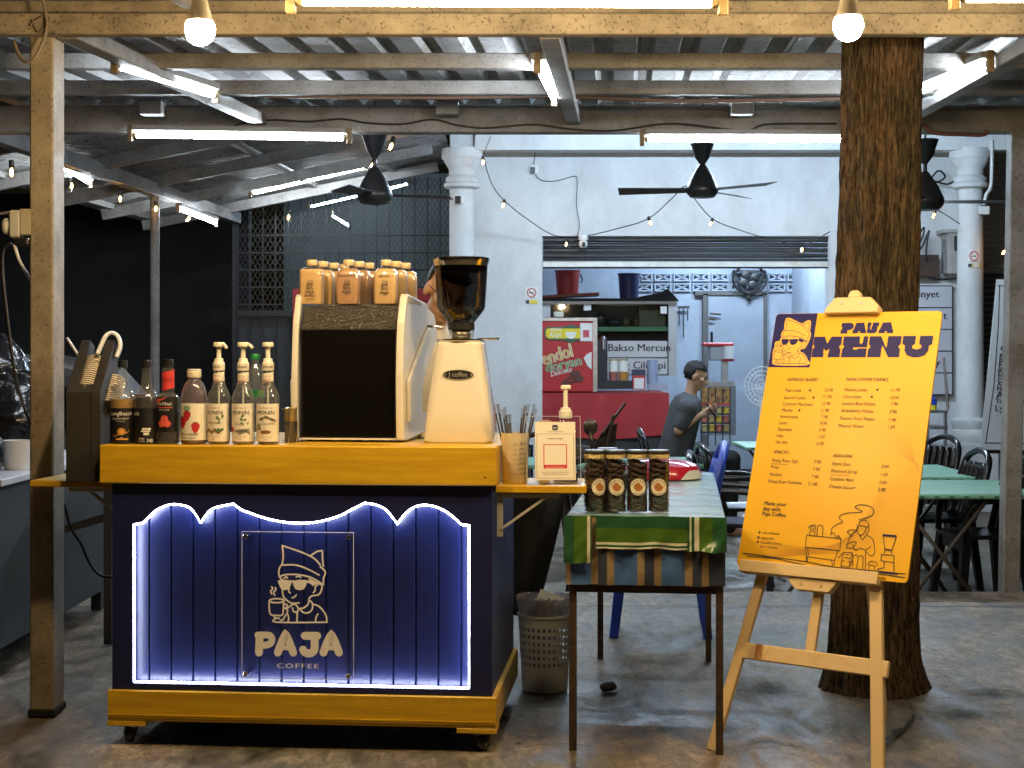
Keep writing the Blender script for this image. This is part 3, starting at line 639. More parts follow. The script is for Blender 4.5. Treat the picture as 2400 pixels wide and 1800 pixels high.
cbox(MB(), -.001, .13, -.001, .1, .064, .0815).build('corner_block', YELLOW, cart, bevel=.002)
cbox(MB(), CW - .13, CW + .001, -.001, .1, .064, .0815).build('corner_block', YELLOW, cart, bevel=.002)
mb = MB(); cbox(mb, .001, CW - .001, -.004, 0, .100, .104); cbox(mb, .001, CW - .001, -.003, 0, .094, .097); mb.build('trim_line', YELLOW, cart)
for u, d in ((.06, .06), (CW - .05, .05), (.06, DEP - .09), (CW - .05, DEP - .09)):
    c = ct(u, d, 0); mb = MB(); mb.box(c.x - .03, c.x + .03, c.y - .03, c.y + .03, .056, .0638); mb.tube([c + V(-.017, .012, .055), c + V(-.017, -.012, .024)], .006, 6); mb.tube([c + V(.017, .012, .055), c + V(.017, -.012, .024)], .006, 6)
    cs = mb.build('castor', M('castor zinc', (.2, .2, .2), .35, .8), cart)
    mb = MB(); n = 0; mb.lathe([(.006, -.012), (.021, -.012), (.025, -.008), (.025, .008), (.021, .012), (.006, .012)], 20); mb.xf(Matrix.Translation(c + V(0, -.012, .025)) @ Matrix.Rotation(R(90), 4, 'Y')); mb.build('wheel', BLACK, cs, smooth=40)
    mb = MB(); mb.lathe([(.012, -.0135), (.012, .0135)], 14); mb.xf(Matrix.Translation(c + V(0, -.012, .025)) @ Matrix.Rotation(R(90), 4, 'Y')); mb.build('hub', CHROME, cs, smooth=40)
# scalloped front frame
OP = [(307.6, 1227), (332.7, 1224), (347, 1210), (371, 1190), (405, 1179), (439, 1185), (456, 1200), (470, 1223), (482, 1205), (501, 1188), (545, 1178), (566, 1193), (622, 1212), (675, 1222), (733, 1222), (790, 1208), (830, 1188), (854, 1176), (883, 1181), (907, 1195), (931, 1226), (946, 1205), (970, 1186), (999, 1181), (1028, 1188), (1057, 1205), (1081, 1227), (1103, 1229)]
sh = set((2, 7, 10, 11, 17, 20, 26, 0, 27))
op = [cf(a, b, .012) for a, b in OP]
segs = []; corners = [0, 1, 7, 10, 11, 17, 20, 26, 27]
for a, b in zip(corners[:-1], corners[1:]):
    q = smoothpts([Vector((*op[i], 0)) for i in range(a, b + 1)], 5); segs += q if a == 0 else q[1:]
top = [(v.x, v.y) for v in segs]
uL = (op[0][0] + cf(314, 1600, .012)[0]) / 2; uR = (op[-1][0] + cf(1101, 1611, .012)[0]) / 2; zB = .205
top = [(uL, top[0][1])] + top[1:-1] + [(uR, top[-1][1])]
fd0, fd1 = .012, .047; zT = .872; zS = .184; uA, uZ = .013, CW - .015
mb = MB()
def q4(p): mb.add(p, [(0, 1, 2, 3)])
for (u0, z0), (u1, z1) in zip(top[:-1], top[1:]):
    q4([ct(u0, fd0, z0), ct(u1, fd0, z1), ct(u1, fd0, zT), ct(u0, fd0, zT)]); q4([ct(u0, fd0, z0), ct(u0, fd1, z0), ct(u1, fd1, z1), ct(u1, fd0, z1)])
q4([ct(uA, fd0, zS), ct(uL, fd0, zS), ct(uL, fd0, zT), ct(uA, fd0, zT)]); q4([ct(uR, fd0, zS), ct(uZ, fd0, zS), ct(uZ, fd0, zT), ct(uR, fd0, zT)])
q4([ct(uL, fd0, zS), ct(uR, fd0, zS), ct(uR, fd0, zB), ct(uL, fd0, zB)])
q4([ct(uL, fd0, zB), ct(uR, fd0, zB), ct(uR, fd1, zB), ct(uL, fd1, zB)])
for uu in (uL, uR): q4([ct(uu, fd0, zB), ct(uu, fd1, zB), ct(uu, fd1, top[0][1]), ct(uu, fd0, top[0][1])])
for uu in (uA, uZ): q4([ct(uu, fd0, zS), ct(uu, .064, zS), ct(uu, .064, zT), ct(uu, fd0, zT)])
mb.build('front_frame', NAVY, cart, recalc=False)
px = 300; k = 0
while True:
    u0 = uL - .03 + k * .0752; u1 = min(u0 + .0752, uR + .03)
    if u0 > uR: break
    mb = MB(); pr = [(u0 + .0006, .063), (u0 + .0006, .054), (u0 + .004, .048), (u1 - .004, .048), (u1 - .0006, .054), (u1 - .0006, .063)]
    mb.prism(pr, lambda a, b, d: ct(a, b, d), zS, .86); mb.build('plank', NAVYP, cart); k += 1
lp = top + [(uR, zB), (uL, zB), top[0]]
ins = []
mb = MB(); path = [ct(u, .0175, z) for u, z in lp]
cxm, czm = (uL + uR) / 2, .5
path = [ct(u + (.0045 if u < uL + .001 else -.0045 if u > uR - .001 else 0), .018, z + (.0045 if z < zB + .01 else -.0045)) for u, z in lp]
mb.tube(path, .0025, 6, cap=False); mb.build('led_strip', LEDM, cart, smooth=True)
# acrylic sign and logo
ACR = clear('clear acrylic', (.97, .98, 1), .06, .02); EDGEM = M('acrylic edge', (.55, .58, .6), .3)
s0 = cf(566, 1247, -.02); s1 = cf(827, 1594, -.02); dS = -.012
a, b = (s0[0], s1[0]), (s1[1], s0[1])
sg = cbox(MB(), a[0], a[1], dS - .002, dS + .002, b[0], b[1]).build('acrylic_panel', ACR, cart)
mb = MB(); e = .0014
for (u0, u1, z0, z1) in ((a[0] - e, a[1] + e, b[0] - e, b[0]), (a[0] - e, a[1] + e, b[1], b[1] + e), (a[0] - e, a[0], b[0], b[1]), (a[1], a[1] + e, b[0], b[1])): cbox(mb, u0, u1, dS - .0025, dS + .0025, z0, z1)
mb.build('polished_edge', EDGEM, sg)
for uu in (a[0] + .014, a[1] - .014):
    for zz in (b[0] + .014, b[1] - .014):
        c = ct(uu, dS, zz); mb = MB(); mb.tube([ct(uu, dS - .014, zz), ct(uu, .0475, zz)], .0085, 16); o = mb.build('standoff', CHROME, cart, bevel=.001)
        mb = MB(); mb.bar(ct(uu - .007, dS - .0145, zz - .004), ct(uu + .007, dS - .0145, zz + .004), .002, .002); mb.build('slot', DARKC, o)
LOGO = dict(
 open=[[(470, 178), (480, 290), (470, 370), (440, 420), (432, 480), (450, 530), (470, 545)], [(470, 178), (640, 235), (770, 290), (830, 330), (880, 385)], [(770, 290), (830, 250), (870, 235), (900, 238), (903, 300), (912, 400)], [(880, 405), (920, 440), (935, 475), (915, 530), (912, 600)], [(472, 380), (480, 388), (600, 385), (720, 420), (868, 495)], [(450, 510), (500, 492), (600, 488), (700, 500), (800, 530), (912, 600)],
  [(490, 530), (510, 515), (525, 528)], [(620, 515), (650, 508), (670, 520)], [(470, 650), (480, 720), (510, 760), (560, 795), (600, 800), (650, 795)], [(545, 640), (538, 665), (555, 690)], [(575, 740), (600, 732), (620, 712)],
  [(860, 590), (895, 600), (895, 650), (870, 700), (830, 715), (790, 720), (760, 750), (755, 790), (740, 820), (700, 850), (660, 855)], [(850, 602), (825, 625), (825, 660), (805, 685)], [(355, 620), (365, 645), (345, 670), (358, 700)], [(395, 630), (400, 655), (378, 680), (390, 715)],
  [(328, 775), (330, 870), (348, 922), (400, 930), (460, 930), (478, 900), (485, 780)], [(490, 808), (520, 815), (522, 840), (495, 852)], [(495, 852), (525, 870), (522, 905), (500, 940), (480, 975), (450, 985)], [(380, 940), (395, 958), (440, 962)], [(530, 850), (580, 815), (605, 808)], [(580, 850), (590, 885), (625, 895), (645, 860), (615, 815)], [(660, 860), (690, 895), (740, 905), (790, 870), (795, 800), (765, 770)],
  [(800, 810), (860, 830), (910, 880), (945, 940), (952, 1004)], [(952, 1004), (410, 1004), (402, 962)], [(530, 920), (540, 960), (530, 1000)], [(632, 890), (628, 1000)], [(855, 915), (835, 950), (828, 1000)]],
 fill=[[(420, 555), (480, 545), (560, 552), (572, 572), (558, 615), (530, 650), (490, 660), (455, 642), (432, 595)], [(578, 560), (650, 545), (728, 548), (738, 575), (725, 617), (700, 650), (650, 660), (610, 645), (588, 600)], [(555, 552), (595, 552), (595, 572), (555, 572)], [(728, 548), (760, 560), (752, 525), (870, 578), (800, 615), (778, 592), (734, 575)]])
OUTL = [(470, 170), (640, 228), (770, 282), (830, 242), (905, 230), (915, 400), (945, 475), (920, 600), (900, 650), (870, 705), (790, 725), (800, 800), (860, 825), (915, 880), (950, 940), (960, 1012), (400, 1012), (340, 925), (318, 775), (340, 700), (335, 620), (400, 610), (400, 700), (470, 720), (465, 660), (420, 560), (450, 530), (425, 480), (435, 420), (465, 370)]
def draw_logo(ink, fn, w, mi=0, lens=None, k=4, fine=True):
    for st in LOGO['open']:
        if not fine and max(abs(st[0][0] - st[-1][0]), abs(st[0][1] - st[-1][1])) < 60: continue
        ink.line([fn(*p) for p in st], w, mi, sm=k if len(st) > 2 else 0)
    for st in LOGO['fill']: ink.poly([fn(*p) for p in st], mi)
    cxy = [fn(410 + 80 * math.cos(t * math.pi / 8), 772 + 22 * math.sin(t * math.pi / 8)) for t in range(16)]
    ink.line(cxy, w, mi, closed=True)
def draw_paja(ink, fn, mi=0, w=None):
    s = abs(fn(1, 0)[0] - fn(0, 0)[0]); w = w or 84 * s
    P_ = [[(205, 1143), (320, 1143), (352, 1165), (358, 1200), (340, 1235), (290, 1252), (250, 1252)], [(226, 1160), (222, 1240), (218, 1332)], [(422, 1333), (460, 1230), (498, 1150), (512, 1148), (550, 1230), (588, 1333)], [(460, 1280), (550, 1280)],
          [(712, 1150), (848, 1152)], [(818, 1160), (820, 1280), (800, 1325), (760, 1342), (715, 1330), (695, 1300)], [(914, 1333), (952, 1230), (992, 1152), (1006, 1152), (1045, 1230), (1082, 1333)], [(952, 1280), (1044, 1280)]]
    for i, st in enumerate(P_): ink.line([fn(*p) for p in st], w * (.62 if i in (3, 7) else .86 if i == 0 else 1), mi, sm=4 if len(st) > 2 else 0)
def lf(x, y): return cf(560 + x / 4.607, 1240 + y / 4.607, dS)
ink = Ink(lambda u, z, h: ct(u, dS - .002 - h, z), .0004)
draw_logo(ink, lf, .0054); draw_paja(ink, lf)
p = lf(408, 1497); ink.text('COFFEE', p[0], p[1], .0225, 0, .06, spacing=1.25, fit=lf(855, 0)[0] - p[0])
ink.build('logo_print', [M('logo cream', (.90, .88, .84), .5)], sg)
# fold-down shelves with brackets
BRK = M('bracket enamel', (.5, .48, .42), .45, .3)
uu0, uu1 = CW - .008, CW + .29
sr = cbox(MB(), uu0, uu1, .045, .36, .845, .870).build('side_shelf', YELLOW, cart, bevel=.003)
mb = MB(); mb.bar(ct(CW - .0, .07, .835), ct(CW + .2, .07, .835), .02, .014); mb.bar(ct(CW + .006, .07, .70), ct(CW + .006, .07, .842), .02, .008, up=(0, 1, 0)); mb.bar(ct(CW + .010, .07, .725), ct(CW + .16, .07, .832), .016, .008); mb.build('bracket', BRK, sr)
sf = cbox(MB(), -.30, -.008, .08, .40, .850, .872).build('side_shelf', YELLOW, cart, bevel=.003)
mb = MB(); mb.bar(ct(-.17, .11, .840), ct(.01, .11, .840), .02, .012); mb.bar(ct(-.10, .11, .836), ct(.008, .11, .75), .016, .008); mb.build('bracket', BRK, sf)
mb = MB(); mb.ball(ct(-.125, .097, .843), .004, 6, 5); mb.ball(ct(-.085, .097, .843), .004, 6, 5); mb.build('screw', CHROME, sf)
# ================================================================== ESPRESSO MACHINE
mx0 = P(702, 1031, 5.285); mz = 1.008; MA = CYAW + R(-2)
MW = .338
em = thing('espresso_machine', 'large espresso machine seen from its black back, white winged side panels', 'coffee machine', (mx0.x, mx0.y, 1.0), MA)
def ml(mb, name, mat, parent=None, **k): mb.build(name, mat, parent or em, local=True, **k)
SCR = M('scratched black steel', (.05, .045, .04), .14, .6, rvar=.10, scale=40, bump=.75, bscale=110, stretch=(1, 2, 1), detail=8); BLKG = M('black back panel', (.004, .004, .0045), .14, spec=.35, rvar=.05, scale=12)
z0 = .008
def em_prism(poly, x0, x1, mi=0): return MB().prism(poly, lambda a, b, d: V(d, a, b), x0, x1, mi)
ml(em_prism([(.002, z0 + .006), (.002, z0 + .376), (.45, z0 + .376), (.45, z0 + .006)], .004, MW - .004), 'back_panel', BLKG, bevel=.004)
ml(em_prism([(.0, z0 + .378), (.055, z0 + .462), (.46, z0 + .462), (.46, z0 + .378)], .002, MW - .002), 'sloped_top', SCR, bevel=.006, segs=2)
ml(MB().box(0, MW, -.003, .44, z0, z0 + .0055), 'base_trim', CREAM)
WPAN = M('white machine enamel', (.66, .63, .56), .22, coat=.4)
side = [(-.012, .0), (-.018, .06), (-.022, .22), (-.012, .32), (.0, .40), (.04, .49), (.06, .502), (.33, .478), (.36, .46), (.46, .44), (.50, .38), (.50, .35), (.29, .20), (.275, .16), (.275, .085), (.45, .075), (.46, .04), (.44, .02), (.05, -.004)]
for x0, x1, sgn in ((MW + .002, MW + .028, 1), (-.024, -.002, -1)):
    mb = em_prism([(a, z0 + b) for a, b in side], x0, x1)
    mb.warp(lambda v: V(v.x + sgn * .055 * max(0, v.y) , v.y, v.z))
    o = mb.build('side_panel', WPAN, em, local=True, bevel=.006, segs=2)
    mb = em_prism([(.02, z0 + .20), (.27, z0 + .36), (.35, z0 + .40), (.34, z0 + .36), (.20, z0 + .24), (.06, z0 + .06), (.03, z0 + .06)], x1 + .001 if sgn > 0 else x0 - .014, x1 + .014 if sgn > 0 else x0 - .001)
    mb.warp(lambda v: V(v.x + sgn * .055 * max(0, v.y), v.y, v.z)); mb.build('wing_rib', WPAN, o, local=True, bevel=.005, segs=2)
    for k in range(7):
        mb = em_prism([(.06 + k * .03, z0 + .468), (.066 + k * .03, z0 + .468), (.066 + k * .03, z0 + .494 - k * .003), (.06 + k * .03, z0 + .494 - k * .003)], x1 + .0005, x1 + .003) if sgn > 0 else None
        if mb: mb.warp(lambda v: V(v.x + .055 * max(0, v.y), v.y, v.z)); mb.build('vent_slot', M('slot shade', (.3, .28, .24), .5), o, local=True)
for x in (.05, .12, .23, .30, MW + .04):
    ml(MB().lathe([(.012, .0), (.014, .004), (.009, .008), (.009, .022)], 12, (x, .03 if x < .33 else .25, 0)), 'foot', CHROME, smooth=40)
ml(MB().box(.02, MW - .02, .03, .42, .001, .0075), 'drip_base', BLACK)
ml(MB().tube([(MW + .05, .47, .07), (MW + .09, .50, .07)], .016, 10), 'steam_knob', BLACK, smooth=40)
ml(MB().box(.004, MW - .004, -.0005, .002, z0 + .3755, z0 + .3775), 'panel_seam', DARKC)
ml(MB().tube(smoothpts([(.27, .40, .02), (.30, .52, .012), (.22, .60, .006), (.1, .62, .006)], 5), .005, 8), 'power_cable', BLACK, smooth=True)
ml(MB().box(.06, .28, .10, .40, z0 + .4625, z0 + .466), 'cup_tray', STEEL)
# ================================================================== BOTTLED LATTES ON THE MACHINE
CLR = clear('clear bottle plastic', (.97, .97, .95), .18, .04)
GOLD = M('gold cap', (.62, .45, .2), .3, .8)
def rr(w, d, r, n=5):
    out = []
    for cx_, cy_, a0 in ((w / 2 - r, -d / 2 + r, -90), (w / 2 - r, d / 2 - r, 0), (-w / 2 + r, d / 2 - r, 90), (-w / 2 + r, -d / 2 + r, 180)):
        for j in range(n + 1):
            a = R(a0 + 90 * j / n); out.append((cx_ + r * math.cos(a), cy_ + r * math.sin(a)))
    return out
def loft(mb, rings, mi=0, mis=None):
    n = len(rings[0][0]); b = len(mb.v)
    for pts, z in rings: mb.v += [V(x, y, z) for x, y in pts]
    for i in range(len(rings) - 1):
        for j in range(n): mb.f.append([b + i * n + j, b + i * n + (j + 1) % n, b + (i + 1) * n + (j + 1) % n, b + (i + 1) * n + j]); mb.m.append(mis[i] if mis else mi)
    mb.f.append([b + j for j in range(n)][::-1]); mb.m.append(mis[0] if mis else mi); k = (len(rings) - 1) * n
    mb.f.append([b + k + j for j in range(n)]); mb.m.append(mis[-1] if mis else mi); return mb
LATTE = {'spanish': M('spanish latte', (.62, .43, .21), .35), 'chocolate': M('chocolate drink', (.44, .27, .16), .35), 'mocha': M('mocha drink', (.60, .42, .22), .35)}
LB = clear('latte bottle wall', (1, .98, .95), .25, .05)
def latte(kind, loc, label, grp, fill=1, text=None):
    t = thing('latte_bottle', label, 'bottle', loc, MA, group=grp)
    w_, d_, h_ = .082, .058, .132
    sh = [(rr(w_ * .94, d_ * .94, .012), 0), (rr(w_, d_, .014), .006), (rr(w_, d_, .014), h_ * .78), (rr(w_ * .94, d_ * .94, .018), h_ * .88), (rr(w_ * .72, d_ * .74, .018), h_ * .96), (rr(.034, .034, .0165), h_), (rr(.032, .032, .0155), h_ + .006)]
    loft(MB(), sh).build('shell', LB, t, local=True, smooth=50)
    li = [(([(x * .96, y * .94) for x, y in p]), .002 + z * .97) for p, z in sh[:5]]
    if fill < 1: li = li[:3] + [([(x * .96, y * .94) for x, y in sh[2][0]], h_ * fill)]
    loft(MB(), li).build('drink', LATTE[kind], t, local=True, smooth=50)
    MB().lathe([(.0165, h_ + .004), (.0182, h_ + .006), (.0182, h_ + .022), (.0165, h_ + .024)], 18).build('cap', M('cream gold cap', (.66, .52, .30), .35), t, local=True, smooth=40)
    if text:
        ink = Ink(lambda a, b, h: V(a, -d_ / 2 - h, b), .0006); up = text[1]
        fn = lambda x, y: ((x - 640) * .00004, up + (1010 - y) * .00004 + .012)
        draw_logo(ink, fn, .0011, 0, k=2, fine=False)
        ink.text('PAJA', 0, up - .003, .0155, 0, .03, align='CENTER'); ink.text('COFFEE', 0, up - .008, .0042, 0, align='CENTER')
        for i, s in enumerate(text[0]): ink.text(s, 0, text[2] - i * .0125, .0105, 0, .03, align='CENTER', rot=random.uniform(-.03, .03))
        ink.build('lettering', [INKD], t, local=True)
def onmach(px, k, dx=.028, dy=.088):
    p = P(px, 715, 5.36); return V(p.x + dx * k, 5.36 + dy * k, 1.4745)
for px, kind, n, txt, nm in ((731, 'spanish', 4, (('SPANISH', 'LATTE'), .040, .026), 'Spanish latte'), (817, 'chocolate', 3, (('CHOCOLATE',), .040, .096), 'chocolate'), (905, 'mocha', 3, (('MOCHA',), .038, .094), 'mocha')):
    for k in range(n):
        od = ('front', 'second', 'third', 'rearmost')[k]
        latte(kind, onmach(px, k), f'{od} square bottle of {nm} in its row on the espresso machine', 'square latte bottles on the machine', .93 if (kind == 'spanish' and k == 0) else 1, txt if k == 0 else None)
# ================================================================== GRINDER
gp_ = P(1079, 1043, 5.2); gr = thing('coffee_grinder', 'white tapered coffee grinder with smoky bean hopper', 'coffee grinder', (gp_.x, gp_.y + .09, 1.0), CYAW)
GW = M('white grinder enamel', (.70, .66, .57), .16, coat=.6)
def sq(w, d, r): return rr(w, d, r, 6)
rings = [(sq(.232, .20, .03), .002), (sq(.238, .205, .03), .008), (sq(.222, .195, .034), .10), (sq(.190, .175, .038), .22), (sq(.168, .16, .04), .30), (sq(.160, .155, .042), .338), (sq(.150, .145, .045), .344)]
loft(MB(), rings).build('body', GW, gr, local=True, smooth=35)
MB().lathe([(.083, .345), (.086, .348), (.086, .353), (.04, .354)], 32).build('top_plate', CHROME, gr, local=True, smooth=40)
MB().lathe([(.044, .354), (.044, .384)], 24, cap=False).build('clear_neck', clear('neck acrylic', (.9, .88, .8), .3), gr, local=True, smooth=True)
MB().lathe([(.034, .354), (.034, .384)], 20).build('burr_throat', STEEL, gr, local=True, smooth=True)
MB().lathe([(.043, .384), (.046, .387), (.046, .408), (.043, .411)], 28).build('hopper_collar', BLACK, gr, local=True, smooth=40)
SMK = clear('smoky hopper plastic', (.17, .155, .145), .25, .03)
hp = MB().lathe([(.044, .409), (.080, .455), (.083, .465), (.0925, .62), (.0965, .622)], 40, cap=False).build('hopper', SMK, gr, local=True, smooth=35)
MB().lathe([(.090, .600), (.096, .618), (.098, .624), (.098, .632), (.09, .634), (.085, .63)], 40).build('lid', CHROME, hp, local=True, smooth=30)
MB().lathe([(.085, .585), (.0905, .590), (.0915, .612), (.085, .617)], 36).build('lid_plug', BLACK, hp, local=True, smooth=40)
mb = MB(); random.seed(3)
for k in range(150):
    z = random.uniform(.418, .452); r = (.040 + (z - .409) * .75) * math.sqrt(random.random()); a = random.random() * 6.3
    mb.ball((r * math.cos(a), r * math.sin(a), z), (.006, .0045, .004), 6, 4)
mb.build('coffee_beans', M('roast beans', (.03, .014, .006), .4), hp, local=True)['kind'] = 'stuff'
mb = MB(); mb.tube([(.06, -.03, .352), (.13, -.06, .354)], .004, 8); mb.ball((.132, -.061, .354), .006, 8, 6); mb.tube([(-.03, 0, .395), (-.105, -.02, .397)], .003, 8); mb.build('lever', CHROME, gr, local=True, smooth=40)
mb = MB(); mb.ball((-.105, -.02, .397), (.012, .005, .005), 8, 6); mb.build('lever_grip', BLACK, gr, local=True, smooth=True)
def gface(a, b, h): return V(a, -.0755 - .023 * (.338 - b) / .338 * .98 - h - .002, b)
ink = Ink(lambda a, b, h: gface(a, b, h) + V(0, -.0015, 0), .0005)
zb = .232
ink.disc(0, zb, .0535, 1, 36, .0175); ink.disc(0, zb, .0515, 0, 36, .0158); ink.text('J coffee', 0, zb - .0065, .0215, 1, .012, align='CENTER'); ink.disc(-.045, zb, .0028, 1, 10); ink.disc(.045, zb, .0028, 1, 10)
for v in ink.mb.v: v.y -= .0035
ink.build('badge', [BLACK, M('badge silver', (.62, .58, .5), .35, .6)], gr, local=True)
# ================================================================== SYRUP BOTTLES ON THE COUNTER
BGL = clear('bottle glass', (.90, .92, .94), .35, .02, .06, (.7, .75, .8))  # a little pale diffuse mixed in imitates whitish reflections on the glass
def bottle_at(px, d=.07, z=1.0005):
    u, _ = cf(px, 1042, d); return ct(u, d, z)
def cyl_ink(R0, st=.00005): return Ink(lambda a, b, h: V((R0 + h) * math.sin(a / R0), -(R0 + h) * math.cos(a / R0), b), .0006, st, .006)
def label_wrap(t, R0, z0, z1, mat, span=math.pi, name='label', tilt=0):
    mb = MB(); n = 20; vs = []
    for j in range(n + 1):
        a = -span / 2 + span * j / n
        for z in (z0, z1): vs.append(((R0 + .0003) * math.sin(a), -(R0 + .0003) * math.cos(a), z + tilt * a))
    mb.add(vs, [(2 * j, 2 * j + 2, 2 * j + 3, 2 * j + 1) for j in range(n)]); return mb.build(name, mat, t, local=True, smooth=True, recalc=False)
def syrup(px, label, prof, parts, rz=0, grp='syrup bottles on the counter', d=.07):
    t = thing('syrup_bottle', label, 'bottle', bottle_at(px, d), CYAW + rz, group=grp)
    if prof: MB().lathe(prof, 32, cap=False).build('glass', BGL, t, local=True, smooth=40)
    for nm, pr, mat in parts: MB().lathe(pr, 28).build(nm, mat, t, local=True, smooth=35)
    return t
DKLIQ = M('dark syrup', (.012, .006, .005), .2); AMBER = M('passion syrup', (.42, .22, .04), .2)
# two long-necked bottles with black labels
LBP = [(.038, 0), (.0415, .004), (.0415, .145), (.041, .155), (.036, .168), (.022, .185), (.0165, .205), (.0145, .252), (.0145, .258)]
LBL = M('black label', (.010, .010, .011), .45)
t = syrup(287, 'clear long-necked syrup bottle with black label and amber syrup next to the cup dispenser', LBP, [('syrup', [(.036, .002), (.040, .006), (.040, .146), (.0395, .150)], AMBER), ('cap', [(.0165, .256), (.0165, .278), (.015, .280)], BLACK)], .25)
lb = label_wrap(t, .0416, .003, .120, LBL, 5.6)
ink = cyl_ink(.0418); ink.text('LongBeach', -.003, .096, .0185, 1, .015, align='CENTER'); ink.text('PASSION FRUIT', -.003, .082, .0085, 1, .01, align='CENTER'); ink.text('flavoured syrup', -.003, .075, .0045, 1, align='CENTER')
ink.ring(.0, .042, .012, .003, 0, ry=.010); ink.disc(0, .042, .0085, 0, 16, .007); ink.line([(-.026, .026), (-.005, .032), (.018, .038), (.026, .046)], .0022, 0, sm=4); ink.rect(-.018, .022, .014, .0185, 0); ink.text('sirap', 0, .020, .006, 1, align='CENTER')
ink.build('lettering', [M('label orange', (.75, .36, .06), .5), INKW], t, local=True)
t = syrup(343, 'clear long-necked syrup bottle with black label turned sideways and dark syrup', LBP, [('syrup', [(.036, .002), (.040, .006), (.040, .146), (.037, .156)], DKLIQ), ('cap', [(.0165, .256), (.0165, .278), (.015, .280)], BLACK)], 0)
label_wrap(t, .0416, .003, .120, LBL, 5.6)
ink = cyl_ink(.0418); ink.text('ach', -.036, .096, .0185, 0, .015); ink.rect(.0, .028, .048, .054, 0); ink.rect(-.004, .026, .041, .046, 0); ink.rect(.004, .022, .030, .039, 0); ink.text('740', .014, .006, .017, 0, .015, align='LEFT', width=.8); ink.text('sirap', -.012, .016, .010, 0); ink.text('volume', -.012, .008, .007, 0)
ink.build('lettering', [INKW], t, local=True)
# square-shouldered bottle with red neck sleeve
t = syrup(394, 'dark syrup bottle with red neck sleeve and red fruit on a black label', [(.036, 0), (.040, .004), (.040, .145), (.036, .160), (.020, .172), (.0205, .178), (.0205, .248), (.016, .252), (.016, .258)], [('syrup', [(.034, .002), (.0385, .006), (.0385, .110)], DKLIQ), ('cap', [(.0178, .258), (.0178, .282), (.016, .284)], BLACK)], 0)
label_wrap(t, .0207, .182, .243, M('red sleeve', (.62, .05, .045), .45), 5.5, 'neck_sleeve', .004); label_wrap(t, .0402, .042, .158, LBL, 2.2)
ink = cyl_ink(.0404); ink.text('DaVinci', -.004, .130, .017, 0, .012, .25, align='CENTER'); ink.poly([(-.036, .150), (.010, .157), (-.036, .132)], 1); ink.rect(-.028, .026, .121, .1235, 1); ink.text('gourmet syrup', -.002, .113, .006, 0, align='CENTER')
for k in range(3):
    a0 = R(90 + 120 * k); cxx, czz = .0 + .011 * math.cos(a0), .074 + .011 * math.sin(a0); ink.disc(cxx, czz, .0125, 1, 14, .0115)
ink.ring(0, .074, .0235, .0015, 2); ink.line([(0, .096), (0, .074), (-.02, .062)], .002, 2); ink.line([(0, .074), (.02, .062)], .002, 2)
ink.build('lettering', [INKW, M('fruit red', (.65, .10, .08), .5), LBL], t, local=True)
ink = cyl_ink(.0209); ink.text('EUROPEAN', 0, .214, .0085, 0, .02, align='CENTER'); ink.text('STRAWBERRY', 0, .206, .006, 0, .02, align='CENTER'); ink.build('lettering', [INKD], t, local=True)
# squat ribbed fruit crush bottle
PINKL = M('strawberry crush', (.10, .012, .016), .25)
t = syrup(455, 'squat ribbed plastic bottle with cream cap and strawberries on a cream label', None, [('cap', [(.0225, .222), (.024, .225), (.024, .241), (.0225, .243), (.0225, .245), (.0235, .247), (.0235, .250), (.021, .251)], M('cream cap', (.72, .66, .52), .45))], 0)
mb = MB(); n = 48; prof = [(.040, 0), (.045, .005), (.045, .138), (.0435, .150), (.041, .165), (.035, .190), (.027, .208), (.021, .214), (.021, .224)]
mb.lathe(prof, n, cap=False)
for i, v in enumerate(mb.v):
    if v.z > .140 and v.z < .206: f = 1 + .035 * math.cos(math.atan2(v.y, v.x) * 24); v.x *= f; v.y *= f
mb.build('shell', clear('ribbed plastic', (.86, .82, .84), .3, .05, .12, (.6, .5, .6)), t, local=True, smooth=60)
MB().lathe([(.038, .002), (.0435, .006), (.0435, .018)], 28).build('syrup', PINKL, t, local=True, smooth=40)
label_wrap(t, .0452, .014, .136, CREAM, 5.8)
ink = cyl_ink(.0455)
for a_, b_, s_ in ((-.012, .094, 1), (-.030, .072, 1.1), (.018, .055, 1)):
    ink.poly([(a_ + s_ * x, b_ + s_ * y) for x, y in ((-.015, .010), (-.008, .017), (.004, .018), (.014, .012), (.013, .0), (.005, -.014), (-.002, -.018), (-.010, -.008))], 0); ink.line([(a_ - .006, b_ + .018 * s_), (a_ + .006, b_ + .018 * s_)], .004, 1)
ink.disc(-.012, .121, .0125, 1, 20, .008); ink.disc(-.012, .121, .010, 3, 20, .006); ink.text('STRAWBERRY', -.036, .030, .0105, 2, .02); ink.text('FRUIT CRUSH', -.030, .019, .008, 2, .02)
ink.build('lettering', [M('berry red', (.45, .02, .03), .5), M('leaf green print', (.06, .2, .06), .5), INKD, M('pale green print', (.25, .45, .28), .5)], t, local=True)
